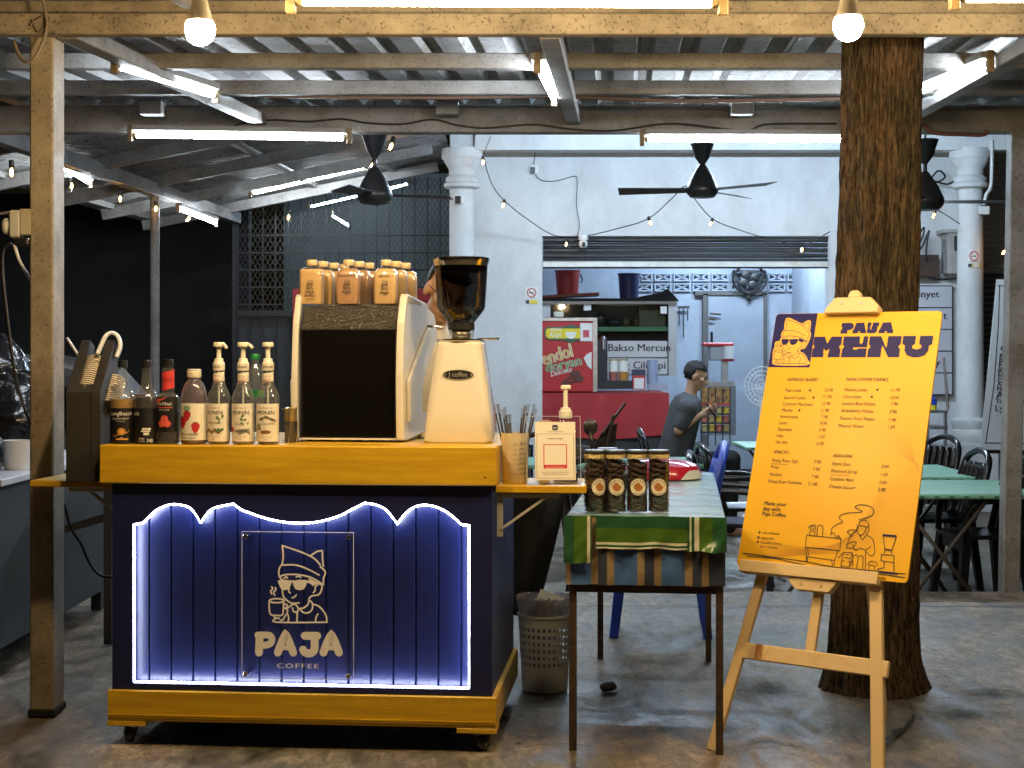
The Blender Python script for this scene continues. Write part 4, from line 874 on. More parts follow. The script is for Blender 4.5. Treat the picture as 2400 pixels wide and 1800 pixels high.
# three pump bottles
MON = [(.034, 0), (.0378, .004), (.0378, .140), (.039, .150), (.0378, .160), (.032, .176), (.022, .196), (.0185, .215), (.0175, .252)]
LTG = M('leaf print', (.06, .15, .05), .5); BRN = M('nut print', (.22, .09, .03), .5); RDP = M('red print', (.5, .06, .04), .5)
for i, (px, nm, liq, lv) in enumerate(((513, 'Hazelnut', (.30, .20, .06), .095), (570, 'Vanilla', (.34, .24, .07), .085), (628, 'Caramel', (.16, .05, .02), .012))):
    wh = ('left', 'middle', 'right')[i]
    t = syrup(px, f'{wh} of three pump syrup bottles, cream {nm.lower()} label', MON, [('syrup', [(.032, .002), (.0362, .006), (.0362, lv)], M('syrup ' + nm, liq, .2))], (-.22, -.05, .02)[i], 'pump syrup bottles')
    lb = label_wrap(t, .0380, .010, .136, CREAM, 2.9); label_wrap(t, .0186, .205, .238, CREAM, 5.6, 'neck_sleeve', .003)
    ink = cyl_ink(.0189); ink.text('Le Sirop', 0, .226, .008, 0, 0, .3, align='CENTER'); ink.rect(-.018, .018, .2175, .2185, 0); ink.text('premium', 0, .2115, .006, 0, align='CENTER')
    for k in range(5): ink.disc(-.014 + k * .007, .2085, .0024, 0 if k % 2 else 1, 6)
    ink.build('lettering', [RDP, BRN], t, local=True)
    ink = cyl_ink(.0382); ink.text('Le Sirop de', -.001, .119, .0098, 1, .005, .3, align='CENTER'); ink.text('MONIN', 0, .100, .0185, 0, .022, align='CENTER'); ink.text(nm, (.0, -.002, .006)[i], (.068, .064, .066)[i], .0135, 1, 0, .3, align='CENTER')
    ink.line([(-.048, .012), (-.048, .134), (.048, .134), (.048, .012)], .0008, 1, caps=False); ink.text('concentre de qualite', 0, .024, .0055, 2, 0, .2, align='CENTER'); ink.text('syrup', 0, .016, .0045, 0, align='CENTER'); ink.text('0.7L', .034, .018, .005, 0)
    rs = random.Random(i)
    if i < 2:
        for k in range(8):
            x, y = rs.uniform(.004, .034), rs.uniform(.07, .097); r_ = rs.uniform(.5, 1.1); q = rs.random() * 6; ink.poly([(x + .007 * r_ * math.cos(q), y + .007 * r_ * math.sin(q)), (x - .003 * math.sin(q), y + .003 * math.cos(q)), (x - .007 * r_ * math.cos(q), y - .007 * r_ * math.sin(q)), (x + .003 * math.sin(q), y - .003 * math.cos(q))], 3)
    if i == 0:
        for k in range(5): ink.disc(-.03 + k * .012, .042 + (k % 2) * .006, .0062, 1, 12)
        for k in range(4): ink.disc(.012 + k * .006, .046 + (k % 2) * .004, .005, 3, 8)
    elif i == 1:
        ink.disc(-.030, .050, .009, 2, 12)
        for k in range(5): ink.line([(-.018 + k * .004, .046 - k * .003), (.006 + k * .004, .050 - k * .002), (.034, .052 - k * .005)], .0016, 0, sm=3)
    else:
        ink.poly([(-.034, .070), (-.018, .070), (-.014, .048), (-.036, .048)], 4); ink.disc(.0, .042, .018, 1, 16, .006)
        for k in range(9): ink.disc(-.016 + k * .006, .092 - abs(k - 3) * .0025, .0048, (3, 1, 4)[k % 3], 8)
    ink.build('lettering', [INKD, BRN, RDP, LTG, M('grey brown print', (.25, .2, .17), .5)], t, local=True)
    pm = MB().lathe([(.0195, .246), (.020, .248), (.020, .270), (.0185, .272), (.0155, .276), (.0145, .286), (.008, .288), (.0075, .318), (.010, .320), (.010, .326)], 24).build('pump', M('cream pump', (.74, .70, .60), .35), t, local=True, smooth=35)
    mb = MB(); mb.lathe([(.0185, .326), (.019, .328), (.019, .338), (.017, .341)], 24)
    if i < 2: mb.tube(smoothpts([(.010, -.002, .333), (.026, -.008, .331), (.035, -.012, .320)], 4), .0055, 8)
    mb.build('pump_head', M('cream pump'), pm, local=True, smooth=35)
    ink = cyl_ink(.0202); ink.text('MONIN', -.002 + i * .004, .2545, .0105, 0, .02, align='CENTER'); ink.build('lettering', [INKD], pm, local=True)
    mb = MB(); mb.tube([(0, 0, .02), (0, 0, .21)], .0035, 8); mb.lathe([(.008, .19), (.009, .195), (.009, .22), (.005, .245)], 10); mb.build('dip_tube', M('cream pump'), t, local=True, smooth=40)
# green-capped water bottle behind
t = thing('water_bottle', 'clear water bottle with green cap behind the pump bottles', 'bottle', bottle_at(598, .3))
mb = MB(); mb.lathe([(.030, 0), (.033, .005), (.033, .13), (.031, .14), (.033, .15), (.033, .2), (.028, .235), (.016, .265), (.0135, .272), (.0135, .285)], 24, cap=False); mb.build('shell', BGL, t, local=True, smooth=40)
MB().lathe([(.0155, .283), (.0165, .286), (.0165, .300), (.015, .302)], 20).build('cap', M('green cap', (.01, .22, .05), .4), t, local=True, smooth=40); label_wrap(t, .0333, .15, .175, M('green cap'), 6.2)
# glass tumbler and wire rack by the machine
t = bottle_at(672, .16); mb = MB(); mb.lathe([(.026, .0), (.028, .002), (.034, .072), (.032, .072), (.026, .006)], 24, t); one(mb, 'glass_tumbler', CLR, 'small clear tumbler between the pump bottles and the machine', 'glass', smooth=40)
t = thing('wire_rack', 'thin wire rack with a gold tin beside the espresso machine', 'rack', bottle_at(676, .13))
o = t.location.copy(); mb = MB(); mb.tube([o + V(0, 0, 0), o + V(.002, 0, .125)], .0016, 6); mb.tube([o + V(-.03, .05, .115), o + V(.03, .0, .115)], .0016, 6); mb.tube([o + V(.02, .05, 0), o + V(.02, .05, .12)], .0016, 6); mb.build('wire', CHROME, t)
MB().lathe([(.018, .07), (.02, .075), (.02, .115), (.012, .12)], 16, o + V(-.004, .07, 0)).build('tin', GOLD, t, smooth=40); MB().box(o.x - .02, o.x + .02, o.y + .05, o.y + .09, o.z, o.z + .07).build('stand', MATTE, t)
t = bottle_at(330, .34); mb = MB(); mb.lathe([(.034, 0), (.034, .13), (.036, .15), (.036, .16)], 20, t); one(mb, 'brown_canister', M('maroon tin', (.07, .012, .012), .4), 'dark maroon tin standing behind the black-capped syrup bottles', 'tin', smooth=40)
# ================================================================== CUP AND LID DISPENSER
DISP = M('charcoal board', (.022, .020, .019), .65, var=.3, scale=20, bump=.1, bscale=120)
dp = P(195, 1143, 5.16); dsp = thing('cup_dispenser', 'tall charcoal dispenser box with stacked paper cups in its sloping slot', 'dispenser', (dp.x, dp.y, .8725), CYAW + R(6))
DW = .116; h1, h2, db = .302, .478, .20
pr = [(0, 0), (0, h1), (db, h2), (db + .05, h2 - .02), (db + .05, 0)]
def dpf(x): return lambda a, b, d: V(d, a, b)
x0, x1, xs0, xs1 = -DW / 2, DW / 2, -DW / 2 + .033, DW / 2 - .033
MB().prism(pr, dpf(0), x0, xs0 - .0005).build('side_wall', DISP, dsp, local=True, bevel=.002); MB().prism(pr, dpf(0), xs1 + .0005, x1).build('side_wall', DISP, dsp, local=True, bevel=.002)
MB().prism([(0, 0), (0, h1), (.03, h1 + .026), (.03, 0)], dpf(0), xs0, xs1).build('front_wall', DISP, dsp, local=True)
MB().prism([(db + .02, 0), (db + .02, h2 - .06), (db + .05, h2 - .06), (db + .05, 0)], dpf(0), xs0, xs1).build('back_wall', DISP, dsp, local=True)
CUP = M('kraft cup rim', (.62, .55, .44), .5); CUPD = M('cup shade stripe', (.10, .055, .03), .6)
sl = V(0, db, h2 - h1).normalized(); nrm = V(0, -sl.z, sl.y)
for side_x, nn_, off in ((0, 17, .012), (DW / 2 + .006, 13, .075)):
    for k in range(nn_):
        c = V(side_x, .02, h1 - .012) + sl * (.013 + k * .0105 + (0 if side_x == 0 else .01)) - nrm * off
        mb = MB(); mb.lathe([(.030, -.003), (.0335, -.002), (.0345, .0015), (.0335, .0045)], 20, mis=[1, 0, 0]); rot = Vector((0, 0, 1)).rotation_difference(sl).to_matrix().to_4x4(); mb.xf(Matrix.Translation(c) @ rot); mb.build('paper_cup', [CUP, CUPD], dsp, local=True, smooth=40)
mb = MB(); pts = smoothpts([(.015, .17, h2 - .05), (.03, .185, h2 + .01), (.045, .195, h2 + .025), (.062, .20, h2 + .015), (.072, .20, h2 - .02), (.066, .19, h2 - .06)], 5); mb.tube(pts, .007, 8); mb.warp(lambda v: V(v.x, v.y + (v.y - .19) * 2, v.z)); mb.build('top_cup', WHITE, dsp, local=True, smooth=True)
cable([P(158, 793, 5.55), P(172, 815, 5.5), P(190, 842, 5.45), P(204, 862, 5.4), P(230, 885, 5.4)], .005, 'white cable hanging from the post behind the dispenser', WHITE)
# ================================================================== ITEMS ON THE RIGHT SHELF
cp = P(1207, 1140, 5.08); t = thing('straw_cup', 'cream paper cup with printed lines holding black straws', 'cup', (cp.x, 5.14, .8705))
CUPC = M('cream cup', (.70, .60, .40), .5)
MB().lathe([(.040, 0), (.0425, .003), (.0465, .165), (.047, .168), (.045, .168), (.041, .01)], 32).build('cup', CUPC, t, local=True, smooth=40)
ink = cyl_ink(.046)
for i, (a, b) in enumerate((('no.', 'CHARISMATIC'), ('', 'gentle'), ('no.', 'VIVACIOUS'), ('', 'humour'), ('no.', 'GENTLE'), ('', 'enigmatic'), ('no.', 'INCOGNITO'))):
    z = .132 - i * .0165; ink.rect(-.004, .050, z - .0025, z - .0018, 0)
    if a: ink.text(a, -.003, z, .006, 0)
    ink.text(b, .016, z, .0075, 0, 0, .2, width=.75)
ink.build('lettering', [INKD], t, local=True)
STRAW = M('black straw', (.02, .014, .010), .5); WRAP = clear('straw wrap', (.95, .95, .95), .5, .1)
rs = random.Random(5)
for k in range(13):
    a = -.035 + .07 * k / 12 + rs.uniform(-.004, .004); lean = a * .9 + (-.02 if a < 0 else .015); y = rs.uniform(-.02, .02)
    h = rs.uniform(.215, .235) if abs(a) > .008 else .2
    p0 = V(a * .5, y * .6, .02); p1 = V(a + lean * .6, y, h); d = (p1 - p0).normalized()
    mb = MB(); mb.tube([p0, p1], .0032, 6, 0); o = mb.build('straw', STRAW, t, local=True, smooth=True)
    mb = MB(); mb.tube([p1 - d * .01, p1 + d * .012, p1 + d * .03], [.0042, .005, .0065], 6, cap=False); mb.build('wrapper_tip', WRAP, o, local=True, smooth=True)
qp = P(1300, 1146, 5.05); qs = thing('payment_stand', 'clear acrylic stand with a cream payment card on the right shelf', 'sign', (qp.x, 5.062, .8705), R(2))
tl = R(8); Tq = Matrix.Rotation(-tl, 4, 'X')
mb = MB(); mb.box(-.090, .086, -.0015, .0015, 0, .226); mb.xf(Tq); mb.build('acrylic_panel', ACR, qs, local=True)
mb = MB(); mb.box(-.090, .086, -.005, .05, 0, .003); mb.build('acrylic_foot', ACR, qs, local=True)
mb = MB(); mb.box(-.0915, -.090, -.0018, .0018, 0, .226); mb.box(.086, .0875, -.0018, .0018, 0, .226); mb.box(-.0915, .0875, -.0018, .0018, .2262, .2276); mb.xf(Tq); mb.build('polished_edge', EDGEM, qs, local=True)
mb = MB(); mb.box(-.064, .070, -.0035, -.002, .016, .208); mb.xf(Tq); cd = mb.build('card', CREAM, qs, local=True)
ink = Ink(lambda a, b, h: Tq @ V(a, -.0038 - h, b), .0002)
ink.poly([(x + .003, y + .189) for x, y in rr(.019, .018, .004, 3)], 0); ink.text('pay', .003, .186, .008, 2, .02, align='CENTER'); ink.text("Touch 'n Go eWallet", .003, .174, .0062, 0, .01, align='CENTER')
ink.line([(-.058, .022), (.064, .022), (.064, .168), (-.058, .168)], .0009, 0, closed=True); ink.text('MOHD AL HABIB', .003, .150, .0066, 0, .015, align='CENTER')
ink.poly([(x + .003, y + .094) for x, y in rr(.078, .080, .003, 2)], 1); ink.rect(-.033, .039, .066, .131, 3); ink.text('MALAYSIA NATIONAL QR', .003, .0565, .0052, 3, 0, align='CENTER'); ink.text('Scan with any of your banking apps or', .003, .040, .0058, 0, 0, align='CENTER'); ink.text('eWallets to transfer money to pay', .003, .033, .0058, 0, 0, align='CENTER')
ink.build('print', [M('card dark ink', (.03, .03, .07), .5), M('card red', (.55, .03, .05), .5), INKW, CREAM], cd, local=True)
pb = P(1326, 1135, 5.2); t = thing('pump_bottle', 'clear square pump bottle with a tall cream pump behind the payment stand', 'bottle', (pb.x, 5.22, .8705))
loft(MB(), [(rr(.082, .082, .016), 0), (rr(.088, .088, .018), .006), (rr(.088, .088, .018), .165), (rr(.07, .07, .02), .19), (rr(.04, .04, .018), .207), (rr(.038, .038, .018), .218)]).build('shell', CLR, t, local=True, smooth=40)
loft(MB(), [(rr(.080, .080, .016), .004), (rr(.080, .080, .016), .03)]).build('sauce', M('brown sauce', (.08, .04, .015), .2), t, local=True, smooth=40)
pm = MB().lathe([(.022, .214), (.0225, .216), (.0225, .238), (.017, .240), (.017, .248), (.008, .250), (.007, .31)], 22).build('pump', M('cream pump'), t, local=True, smooth=35)
mb = MB(); mb.box(-.016, .018, -.010, .010, .31, .326); mb.build('pump_head', M('cream pump'), pm, local=True, bevel=.004)
t = thing('cleaning_brush', 'round counter brush with tan bristles and black handle behind the straw cup', 'brush', P(1278, 1060, 5.35))
o = P(1278, 1135, 5.33); o.z = .8705
MB().lathe([(.022, 0), (.022, .10), (.018, .11), (.016, .14), (.022, .155)], 18, o).build('handle', BLACK, t, smooth=40); MB().lathe([(.022, .155), (.0235, .17), (.0255, .187), (.024, .197), (.014, .202)], 20, o).build('bristles', M('tan bristles', (.36, .22, .12), .9, bump=.6, bscale=300), t, smooth=50)
# dark utensil caddy behind
o = P(1395, 1080, 5.75); t = thing('utensil_caddy', 'black caddy of tongs, funnel and portafilter behind the cookie jars', 'caddy', (o.x, o.y, .773))
mb = MB(); mb.box(-.045, .045, -.03, .03, 0, .09); mb.build('box', MATTE, t, local=True, bevel=.004)
mb = MB(); mb.box(-.028, .012, -.035, -.031, .07, .14); mb.build('card_tag', M('olive card', (.10, .085, .05), .6), t, local=True)
mb = MB(); mb.tube([(-.01, 0, .09), (-.012, 0, .20), (-.02, 0, .24)], .008, 8); mb.ball((-.018, 0, .255), (.028, .01, .03), 10, 8); mb.build('spatula', BLACK, t, local=True, smooth=True)
mb = MB(); mb.bar((.02, .01, .09), (.07, .01, .30), .03, .012); mb.bar((.03, .02, .23), (.115, .02, .345), .02, .01); mb.build('tongs', BLACK, t, local=True, bevel=.003)
mb = MB(); mb.prism([(-.02, .09), (.07, .11), (.085, .27), (.03, .24), (-.005, .18)], lambda a, b, d: V(a, d, b), .03, .04); mb.build('black_bag', M('black film', (.012, .012, .016), .2, bump=1, bscale=25), t, local=True)

mb = MB(); q_ = cf(1137, 1119, -.016); mb.lathe([(.004, 0), (.003, .001)], 10, sx=1, sy=.7); mb.xf(Matrix.Translation(ct(q_[0], -.0165, q_[1])) @ Matrix.Rotation(R(90), 4, 'X')); mb.build('wood_knot', DARKC, cart)
# ================================================================== COOKIE TABLE
TD = V(.112, 1, 0).normalized(); TU = V(TD.y, -TD.x, 0); T0 = V((1512 - CX) / F * 5.01, 5.01, 0); TYAW = math.atan2(TU.y, TU.x); THW = .259; TZ = .772; TL = 1.95
def tt(u, d, z): return T0 + TU * u + TD * d + V(0, 0, z)
def tbox(mb, u0, u1, d0, d1, z0, z1, mi=0):
    n = len(mb.v); mb.box(u0, u1, d0, d1, z0, z1, mi); mb.warp(lambda v: tt(v.x, v.y, v.z), n); return mb
tab = thing('cookie_table', 'narrow black-legged table under striped oilcloth, cookie jars on it', 'table', tt(0, TL / 2, 0), TYAW)
IRON = M('rusty black iron', (.022, .017, .014), .6, var=.5, scale=30, col2=(.07, .035, .02))
tbox(MB(), -THW + .012, THW - .012, .015, TL - .01, .735, .766).build('tabletop', MATTE, tab)
mb = MB(); tbox(mb, -THW + .015, THW - .015, .012, .037, .520, .548); tbox(mb, -THW + .015, THW - .015, 1.52, 1.545, .52, .548); tbox(mb, -THW + .015, -THW + .04, .0375, 1.5195, .52, .548); tbox(mb, THW - .04, THW - .015, .0375, 1.5195, .52, .548); mb.build('frame', IRON, tab)
for u, d in ((-THW + .022, .018), (THW - .018, .018), (-THW + .03, 1.54), (THW - .03, 1.54)):
    mb = MB(); tbox(mb, u - .012, u + .012, d - .012, d + .012, 0, .735); mb.build('leg', IRON, tab)
# oilcloth: top in woven stripes, two hanging layers in front
def stripe(nm, c, r=.2): return M('oilcloth ' + nm, c, r, var=.12, scale=9, bump=.12, bscale=14)
OC = [stripe('teal', (.19, .37, .41)), stripe('deep teal', (.09, .24, .27)), stripe('cream line', (.55, .54, .42)), stripe('green', (.022, .085, .036)), stripe('light green', (.055, .12, .018)), M('undercloth blue', (.05, .13, .34), .55, var=.35, scale=7), M('undercloth tan', (.26, .18, .09), .7, var=.35, scale=18), M('undercloth slate', (.024, .034, .065), .6, var=.3, scale=9)]  # teal lightened to imitate cool light reflected off the glossy table top
mb = MB(); pat = []; d = 0; rs = random.Random(2)
while d < TL:
    for w_, m_ in ((.055, 0), (.008, 2), (.022, 1), (.008, 2), (.03, 3), (.006, 2), (.05, 0), (.012, 1), (.007, 2), (.02, 0), (.007, 2)): pat.append((d, min(TL, d + w_), m_)); d += w_
    if d >= TL: break
cols = 10
def topz(u, d): return TZ + .0022 * noise.noise(Vector((u * 9, d * 7, 0))) + (-.004 if abs(u) > THW - .01 else 0)
for a, b, m_ in pat:
    if a >= TL: continue
    for i in range(cols):
        u0 = -THW + 2 * THW * i / cols; u1 = -THW + 2 * THW * (i + 1) / cols
        mb.add([tt(u0, a, topz(u0, a)), tt(u1, a, topz(u1, a)), tt(u1, b, topz(u1, b)), tt(u0, b, topz(u0, b))], [(0, 1, 2, 3)], m_)
    for s in (-1, 1):
        mb.add([tt(s * THW, a, topz(s * THW, a)), tt(s * THW, b, topz(s * THW, b)), tt(s * (THW + .006), b, .66), tt(s * (THW + .006), a, .66)], [(0, 1, 2, 3)], m_)
bm_ = mb.build('oilcloth_top', OC, tab, recalc=False, smooth=50, weld=.0003)
def hang(name, u0, u1, zt, zb, dist, bands, vert=True, wav=.004, seed=0, skew=0):
    "a hanging panel of cloth: bands = (fraction start, end, material)"
    mb = MB(); ny = 10
    for f0, f1, m_ in bands:
        nx = max(2, int((f1 - f0) * 26))
        for i in range(nx if vert else 16):
            for j in range(ny if vert else 3):
                if vert: a0, a1, b0, b1 = f0 + (f1 - f0) * i / nx, f0 + (f1 - f0) * (i + 1) / nx, j / ny, (j + 1) / ny
                else: a0, a1, b0, b1 = i / 16, (i + 1) / 16, f0 + (f1 - f0) * j / 3, f0 + (f1 - f0) * (j + 1) / 3
                def pt(a, b):
                    u = u0 + (u1 - u0) * a + skew * b; z = zt + (zb - zt) * b
                    return tt(u, -dist - wav * (.25 + b) * (1.6 + math.sin(u * 60 + seed + b * 2) * .8 + noise.noise(Vector((u * 26 + b * 3, z * 16, seed))) * 2.2), z + .006 * b * noise.noise(Vector((u * 15, 1, seed))))
                mb.add([pt(a0, b0), pt(a1, b0), pt(a1, b1), pt(a0, b1)], [(0, 1, 2, 3)], m_)
    bm2 = mb.build(name, OC, tab, recalc=False, smooth=True, weld=.0003); return bm2
ub = []; prev = 0
for s0, s1 in ((580, 625), (810, 875), (960, 1025), (1240, 1305), (1395, 1460), (1675, 1745), (1830, 1895)):
    a = max(0, (s0 - 575) / 1470); b = (s1 - 575) / 1470
    if a > prev: ub.append((prev, a, 5 if a - prev > .1 else 7))
    ub.append((a, b, 6)); prev = b
ub.append((prev, 1, 7))
hang('undercloth', -THW, THW, TZ - .004, .548, .001, ub, True, .004, 1)
hang('oilcloth_flap', -THW + .10, THW - .118, TZ, .668, .012, [(0, .36, 3), (.36, .80, 4), (.80, .88, 2), (.88, .95, 3), (.95, 1, 2)], False, .004, 4)
hang('oilcloth_corner', -THW - .006, -THW + .086, TZ + .002, .622, .017, [(0, .38, 3), (.38, .84, 4), (.84, .95, 2), (.95, 1, 3)], True, .008, 7)
hang('oilcloth_corner', THW - .122, THW + .004, TZ + .002, .663, .017, [(0, .06, 3), (.06, .10, 2), (.10, .18, 3), (.18, .30, 2), (.30, .64, 4), (.64, 1, 3)], True, .007, 11)
# cookie jars
COOK = M('dark cookies', (.030, .013, .006), .6, var=.4, scale=60, bump=.4, bscale=120); JG = clear('jar plastic', (.95, .95, .93), .25, .03); JL = M('black jar lid', (.012, .012, .013), .45); GB = M('gold lid band', (.62, .50, .24), .3, .75, bump=.8, bscale=260)
LBC = M('cookie label cream', (.74, .68, .52), .5); CKO = M('cookie print', (.42, .16, .04), .5); CKD = M('cookie chip print', (.05, .015, .01), .5)
def jar(px, label, rz=0, Y=5.125, yp=1203):
    x = (px - CX) / F * Y; t = thing('cookie_jar', label, 'jar', (x, Y, TZ + .004), rz, group='cookie jars on the striped table')
    R0 = .0355
    MB().lathe([(.033, 0), (.0355, .003), (.0355, .17), (.034, .178), (.034, .183)], 32, cap=False).build('shell', JG, t, local=True, smooth=40)
    MB().lathe([(.0352, .178), (.0358, .180), (.0358, .192), (.0352, .193)], 32).build('lid_band', GB, t, local=True, smooth=40)
    MB().lathe([(.036, .1932), (.0365, .195), (.0365, .203), (.034, .206), (.03, .2065)], 32).build('lid', JL, t, local=True, smooth=40)
    mb = MB(); rs = random.Random(px); n = 0
    for ring in range(3):
        for k in range(20 if ring == 0 else 18):
            z = .004 + k * .0085; a = rs.uniform(-.25, .25) + ring * 2.1
            st = len(mb.v); mb.lathe([(.004, -.005), (.018, -.006), (.025, -.003), (.027, .002), (.020, .006), (.005, .005)], 14); mb.xf(Matrix.Translation(V(.013 * math.cos(a + 3.1 * (k % 2)), -.011 + .011 * ring, z)) @ Matrix.Rotation(rs.uniform(.3, .55) * (1 if k % 2 else .8), 4, 'X') @ Matrix.Rotation(rs.uniform(-.35, .35), 4, 'Y'), st)
    mb.warp(lambda v: V(v.x * min(1, .0335 / max(.0001, math.hypot(v.x, v.y))), v.y * min(1, .0335 / max(.0001, math.hypot(v.x, v.y))), min(max(v.z, .002), .175)))
    mb.build('cookies', COOK, t, local=True, smooth=60)['kind'] = 'stuff'
    ink = cyl_ink(.0358, .00016); c = .085
    def seg(r, m_): ink.disc(0, c, r, m_, 32)
    seg(.0285, 0); seg(.0278, 2); seg(.0268, 0)
    ink.disc(0, c, .0145, 1, 24); ink.disc(.0125, c + .0095, .0058, 0, 12); ink.disc(.0075, c + .0135, .004, 0, 10)
    for k in range(9): a = k * 2.4; r = .003 + .0011 * k; ink.disc(r * math.cos(a), c + r * math.sin(a) - .001, .0012, 2, 6)
    ink.arc('RIANG RASO', 0, c, .0185, .0082, 2, 90, True, .02, 1.0); ink.arc('COOKIES', 0, c, .0250, .0076, 2, 270, False, .02, 1.0)
    ink.build('label', [LBC, CKO, CKD], t, local=True)
jar(1394, 'leftmost cookie jar, its round label turned right', .45); jar(1443, 'second cookie jar from the left in the front row', .05); jar(1493, 'third cookie jar from the left in the front row', .05); jar(1544, 'rightmost cookie jar in the front row', -.1)
jar(1424, 'cookie jar hidden behind the two left front jars', .2, 5.24)
# red food cover, black pan lid
c = P(1551, 1086, 6.55); c.z = TZ + .003; t = thing('food_cover', 'round red plastic food cover with pink top and knob on the striped table', 'food cover', c)
PK = M('pink cover top', (.42, .10, .22), .12, coat=.5, var=.3, scale=5); RC = M('red cover side', (.45, .012, .03), .2, coat=.4)
MB().lathe([(.166, 0), (.170, .004), (.166, .03), (.150, .055)], 40, c).build('side', RC, t, smooth=40); MB().lathe([(.150, .0553), (.12, .072), (.07, .082), (.02, .085)], 40, c).build('top', PK, t, smooth=60)
MB().lathe([(.014, .084), (.014, .095), (.029, .108), (.031, .112), (.02, .114)], 24, c + V(0, -.02, 0)).build('knob', M('pale pink knob', (.6, .2, .22), .35), t, smooth=40)
mb = MB(); n = 10
for i in range(n):
    a0 = R(-68 + i * 5.2); a1 = R(-68 + (i + 1) * 5.2)
    h0 = .05 * math.sin(math.pi * min(1, i / n)) + .004; h1_ = .05 * math.sin(math.pi * min(1, (i + 1) / n)) + .004
    q = lambda a, z: c + V((.1712 - .2 * max(0, z - .03)) * math.cos(a), (.1712 - .2 * max(0, z - .03)) * math.sin(a), z)
    mb.add([q(a0, .003), q(a1, .003), q(a1, min(h1_, .04)), q(a0, min(h0, .04))], [(0, 1, 2, 3)])
mb.build('white_segment', CREAM, t, recalc=False)
o = P(1440, 1055, 6.0); mb = MB(); mb.prism([(-.09, .0), (.10, .0), (.115, .075), (.07, .065), (-.06, .02)], lambda a, b, d: V(o.x + a, 6.0 + d, TZ + .005 + b), 0, .16)
one(mb, 'black_tray', BLACK, 'black plastic tray tilted between the cookie jars and the red cover', 'tray', bevel=.004)
# blue plastic chair behind the table
def plastic_chair(name, label, loc, rz, mat, group, stool=False):
    t = thing(name, label, 'chair', loc, rz, group=group)
    mb = MB(); loft(mb, [(rr(.40, .40, .07), .425), (rr(.42, .42, .08), .44), (rr(.42, .42, .08), .452), (rr(.34, .34, .08), .446)]); mb.build('seat', mat, t, local=True, smooth=40)
    for sx in (-1, 1):
        for sy in (-1, 1):
            mb = MB(); a = V(sx * .165, sy * .165, .44); b = V(sx * .21, sy * .215, 0); mb.prism([(-.028, -.028), (.028, -.028), (.028, .028), (-.028, .028)], lambda x, y, d: V((a.x + (b.x - a.x) * d) + x * (1 - .25 * d), (a.y + (b.y - a.y) * d) + y * (1 - .25 * d), a.z + (b.z - a.z) * d), 0, 1); mb.build('leg', mat, t, local=True, bevel=.004)
    for y in (-.18, .18): MB().box(-.16, .16, y - .005, y + .005, .36, .43).build('apron', mat, t, local=True)
    if not stool:
        mb = MB()
        for k in range(5):
            x = -.15 + .075 * k; mb.tube(smoothpts([(x, .19, .44), (x * 1.08, .235, .6), (x * 1.05, .275, .80)], 4), .026, 6)
        mb.build('back_slats', mat, t, local=True, smooth=True)
        mb = MB(); mb.tube(smoothpts([(-.205, .16, .43), (-.225, .22, .62), (-.20, .275, .80), (-.1, .295, .86), (0, .30, .875), (.1, .295, .86), (.20, .275, .80), (.225, .22, .62), (.205, .16, .43)], 4), .022, 8); mb.build('back_rim', mat, t, local=True, smooth=True)
        for sx in (-1, 1):
            mb = MB(); mb.tube(smoothpts([(sx * .215, .23, .66), (sx * .235, .05, .655), (sx * .23, -.12, .64), (sx * .20, -.17, .56), (sx * .185, -.18, .45)], 4), .019, 8); mb.build('armrest', mat, t, local=True, smooth=True)
    return t
plastic_chair('plastic_chair', 'royal blue plastic chair behind the striped table', (.70, 7.25, 0), R(-95), BLUE, 'blue chair')
BCH = M('black chair plastic', (.010, .010, .012), .22)
# ================================================================== EASEL WITH MENU BOARD
TH = R(38); LN = R(18); E0 = V(.8715, 4.86, 0); EU = V(math.cos(TH), -math.sin(TH), 0); EB = V(math.sin(TH), math.cos(TH), 0)
EUP = V(0, 0, 1) * math.cos(LN) + EB * math.sin(LN); EN = EU.cross(EUP)     # EN points away from the viewer
if EN.y < 0: EN = -EN
def ee(u, v, n=0): return E0 + EU * u + EUP * v + EN * n
def bp(px, py):
    r = V((px - CX) / F, 1, -(py - HY) / F); s = (E0 - V(0, 0, CH)).dot(EN) / r.dot(EN); p = V(0, 0, CH) + r * s - E0
    return p.dot(EU), p.dot(EUP)
easel = thing('easel', 'pale pine A-frame easel holding the yellow menu board', 'easel', ee(0, 0))
PINE = wood('pine long grain', (.70, .52, .28), (.58, .38, .17), 'Z'); PINEX = wood('pine cross grain', (.70, .52, .28), (.58, .38, .17), 'X')
A = bp(1662, 1752); B = bp(2043, 1830)
zf = 0.0
apex = bp(2010, 700)
BN = .022      # legs lie behind the board
mb = MB(); mb.bar(ee(A[0], .004, BN), ee(-.075, 1.46, BN), .036, .022, up=EN); mb.build('front_leg', PINE, easel, bevel=.003)
mb = MB(); mb.bar(ee(.298, .004, BN), ee(.075, 1.46, BN), .042, .022, up=EN); mb.build('front_leg', PINE, easel, bevel=.003)
rf = P(2068, 1694, 5.42); rf.z = .008; mb = MB(); mb.bar(rf, ee(.0, 1.40, BN + .03), .038, .022, up=EN); mb.build('rear_leg', PINE, easel, bevel=.003)
c0 = bp(1738, 1512); c1 = bp(2036, 1573); vz = (c0[1] + c1[1]) / 2
mb = MB(); mb.bar(ee(c0[0] - .01, vz, BN - .001), ee(.285, vz, BN - .001), .018, .052, up=EUP); mb.build('cross_bar', PINEX, easel, bevel=.003)
mb = MB(); mb.bar(ee(c0[0] + .05, vz, BN - .0125), ee(c0[0] + .072, vz, BN - .0125), .004, .0525, up=EUP); mb.build('knot_patch', M('brown knot', (.36, .17, .06), .5), easel)
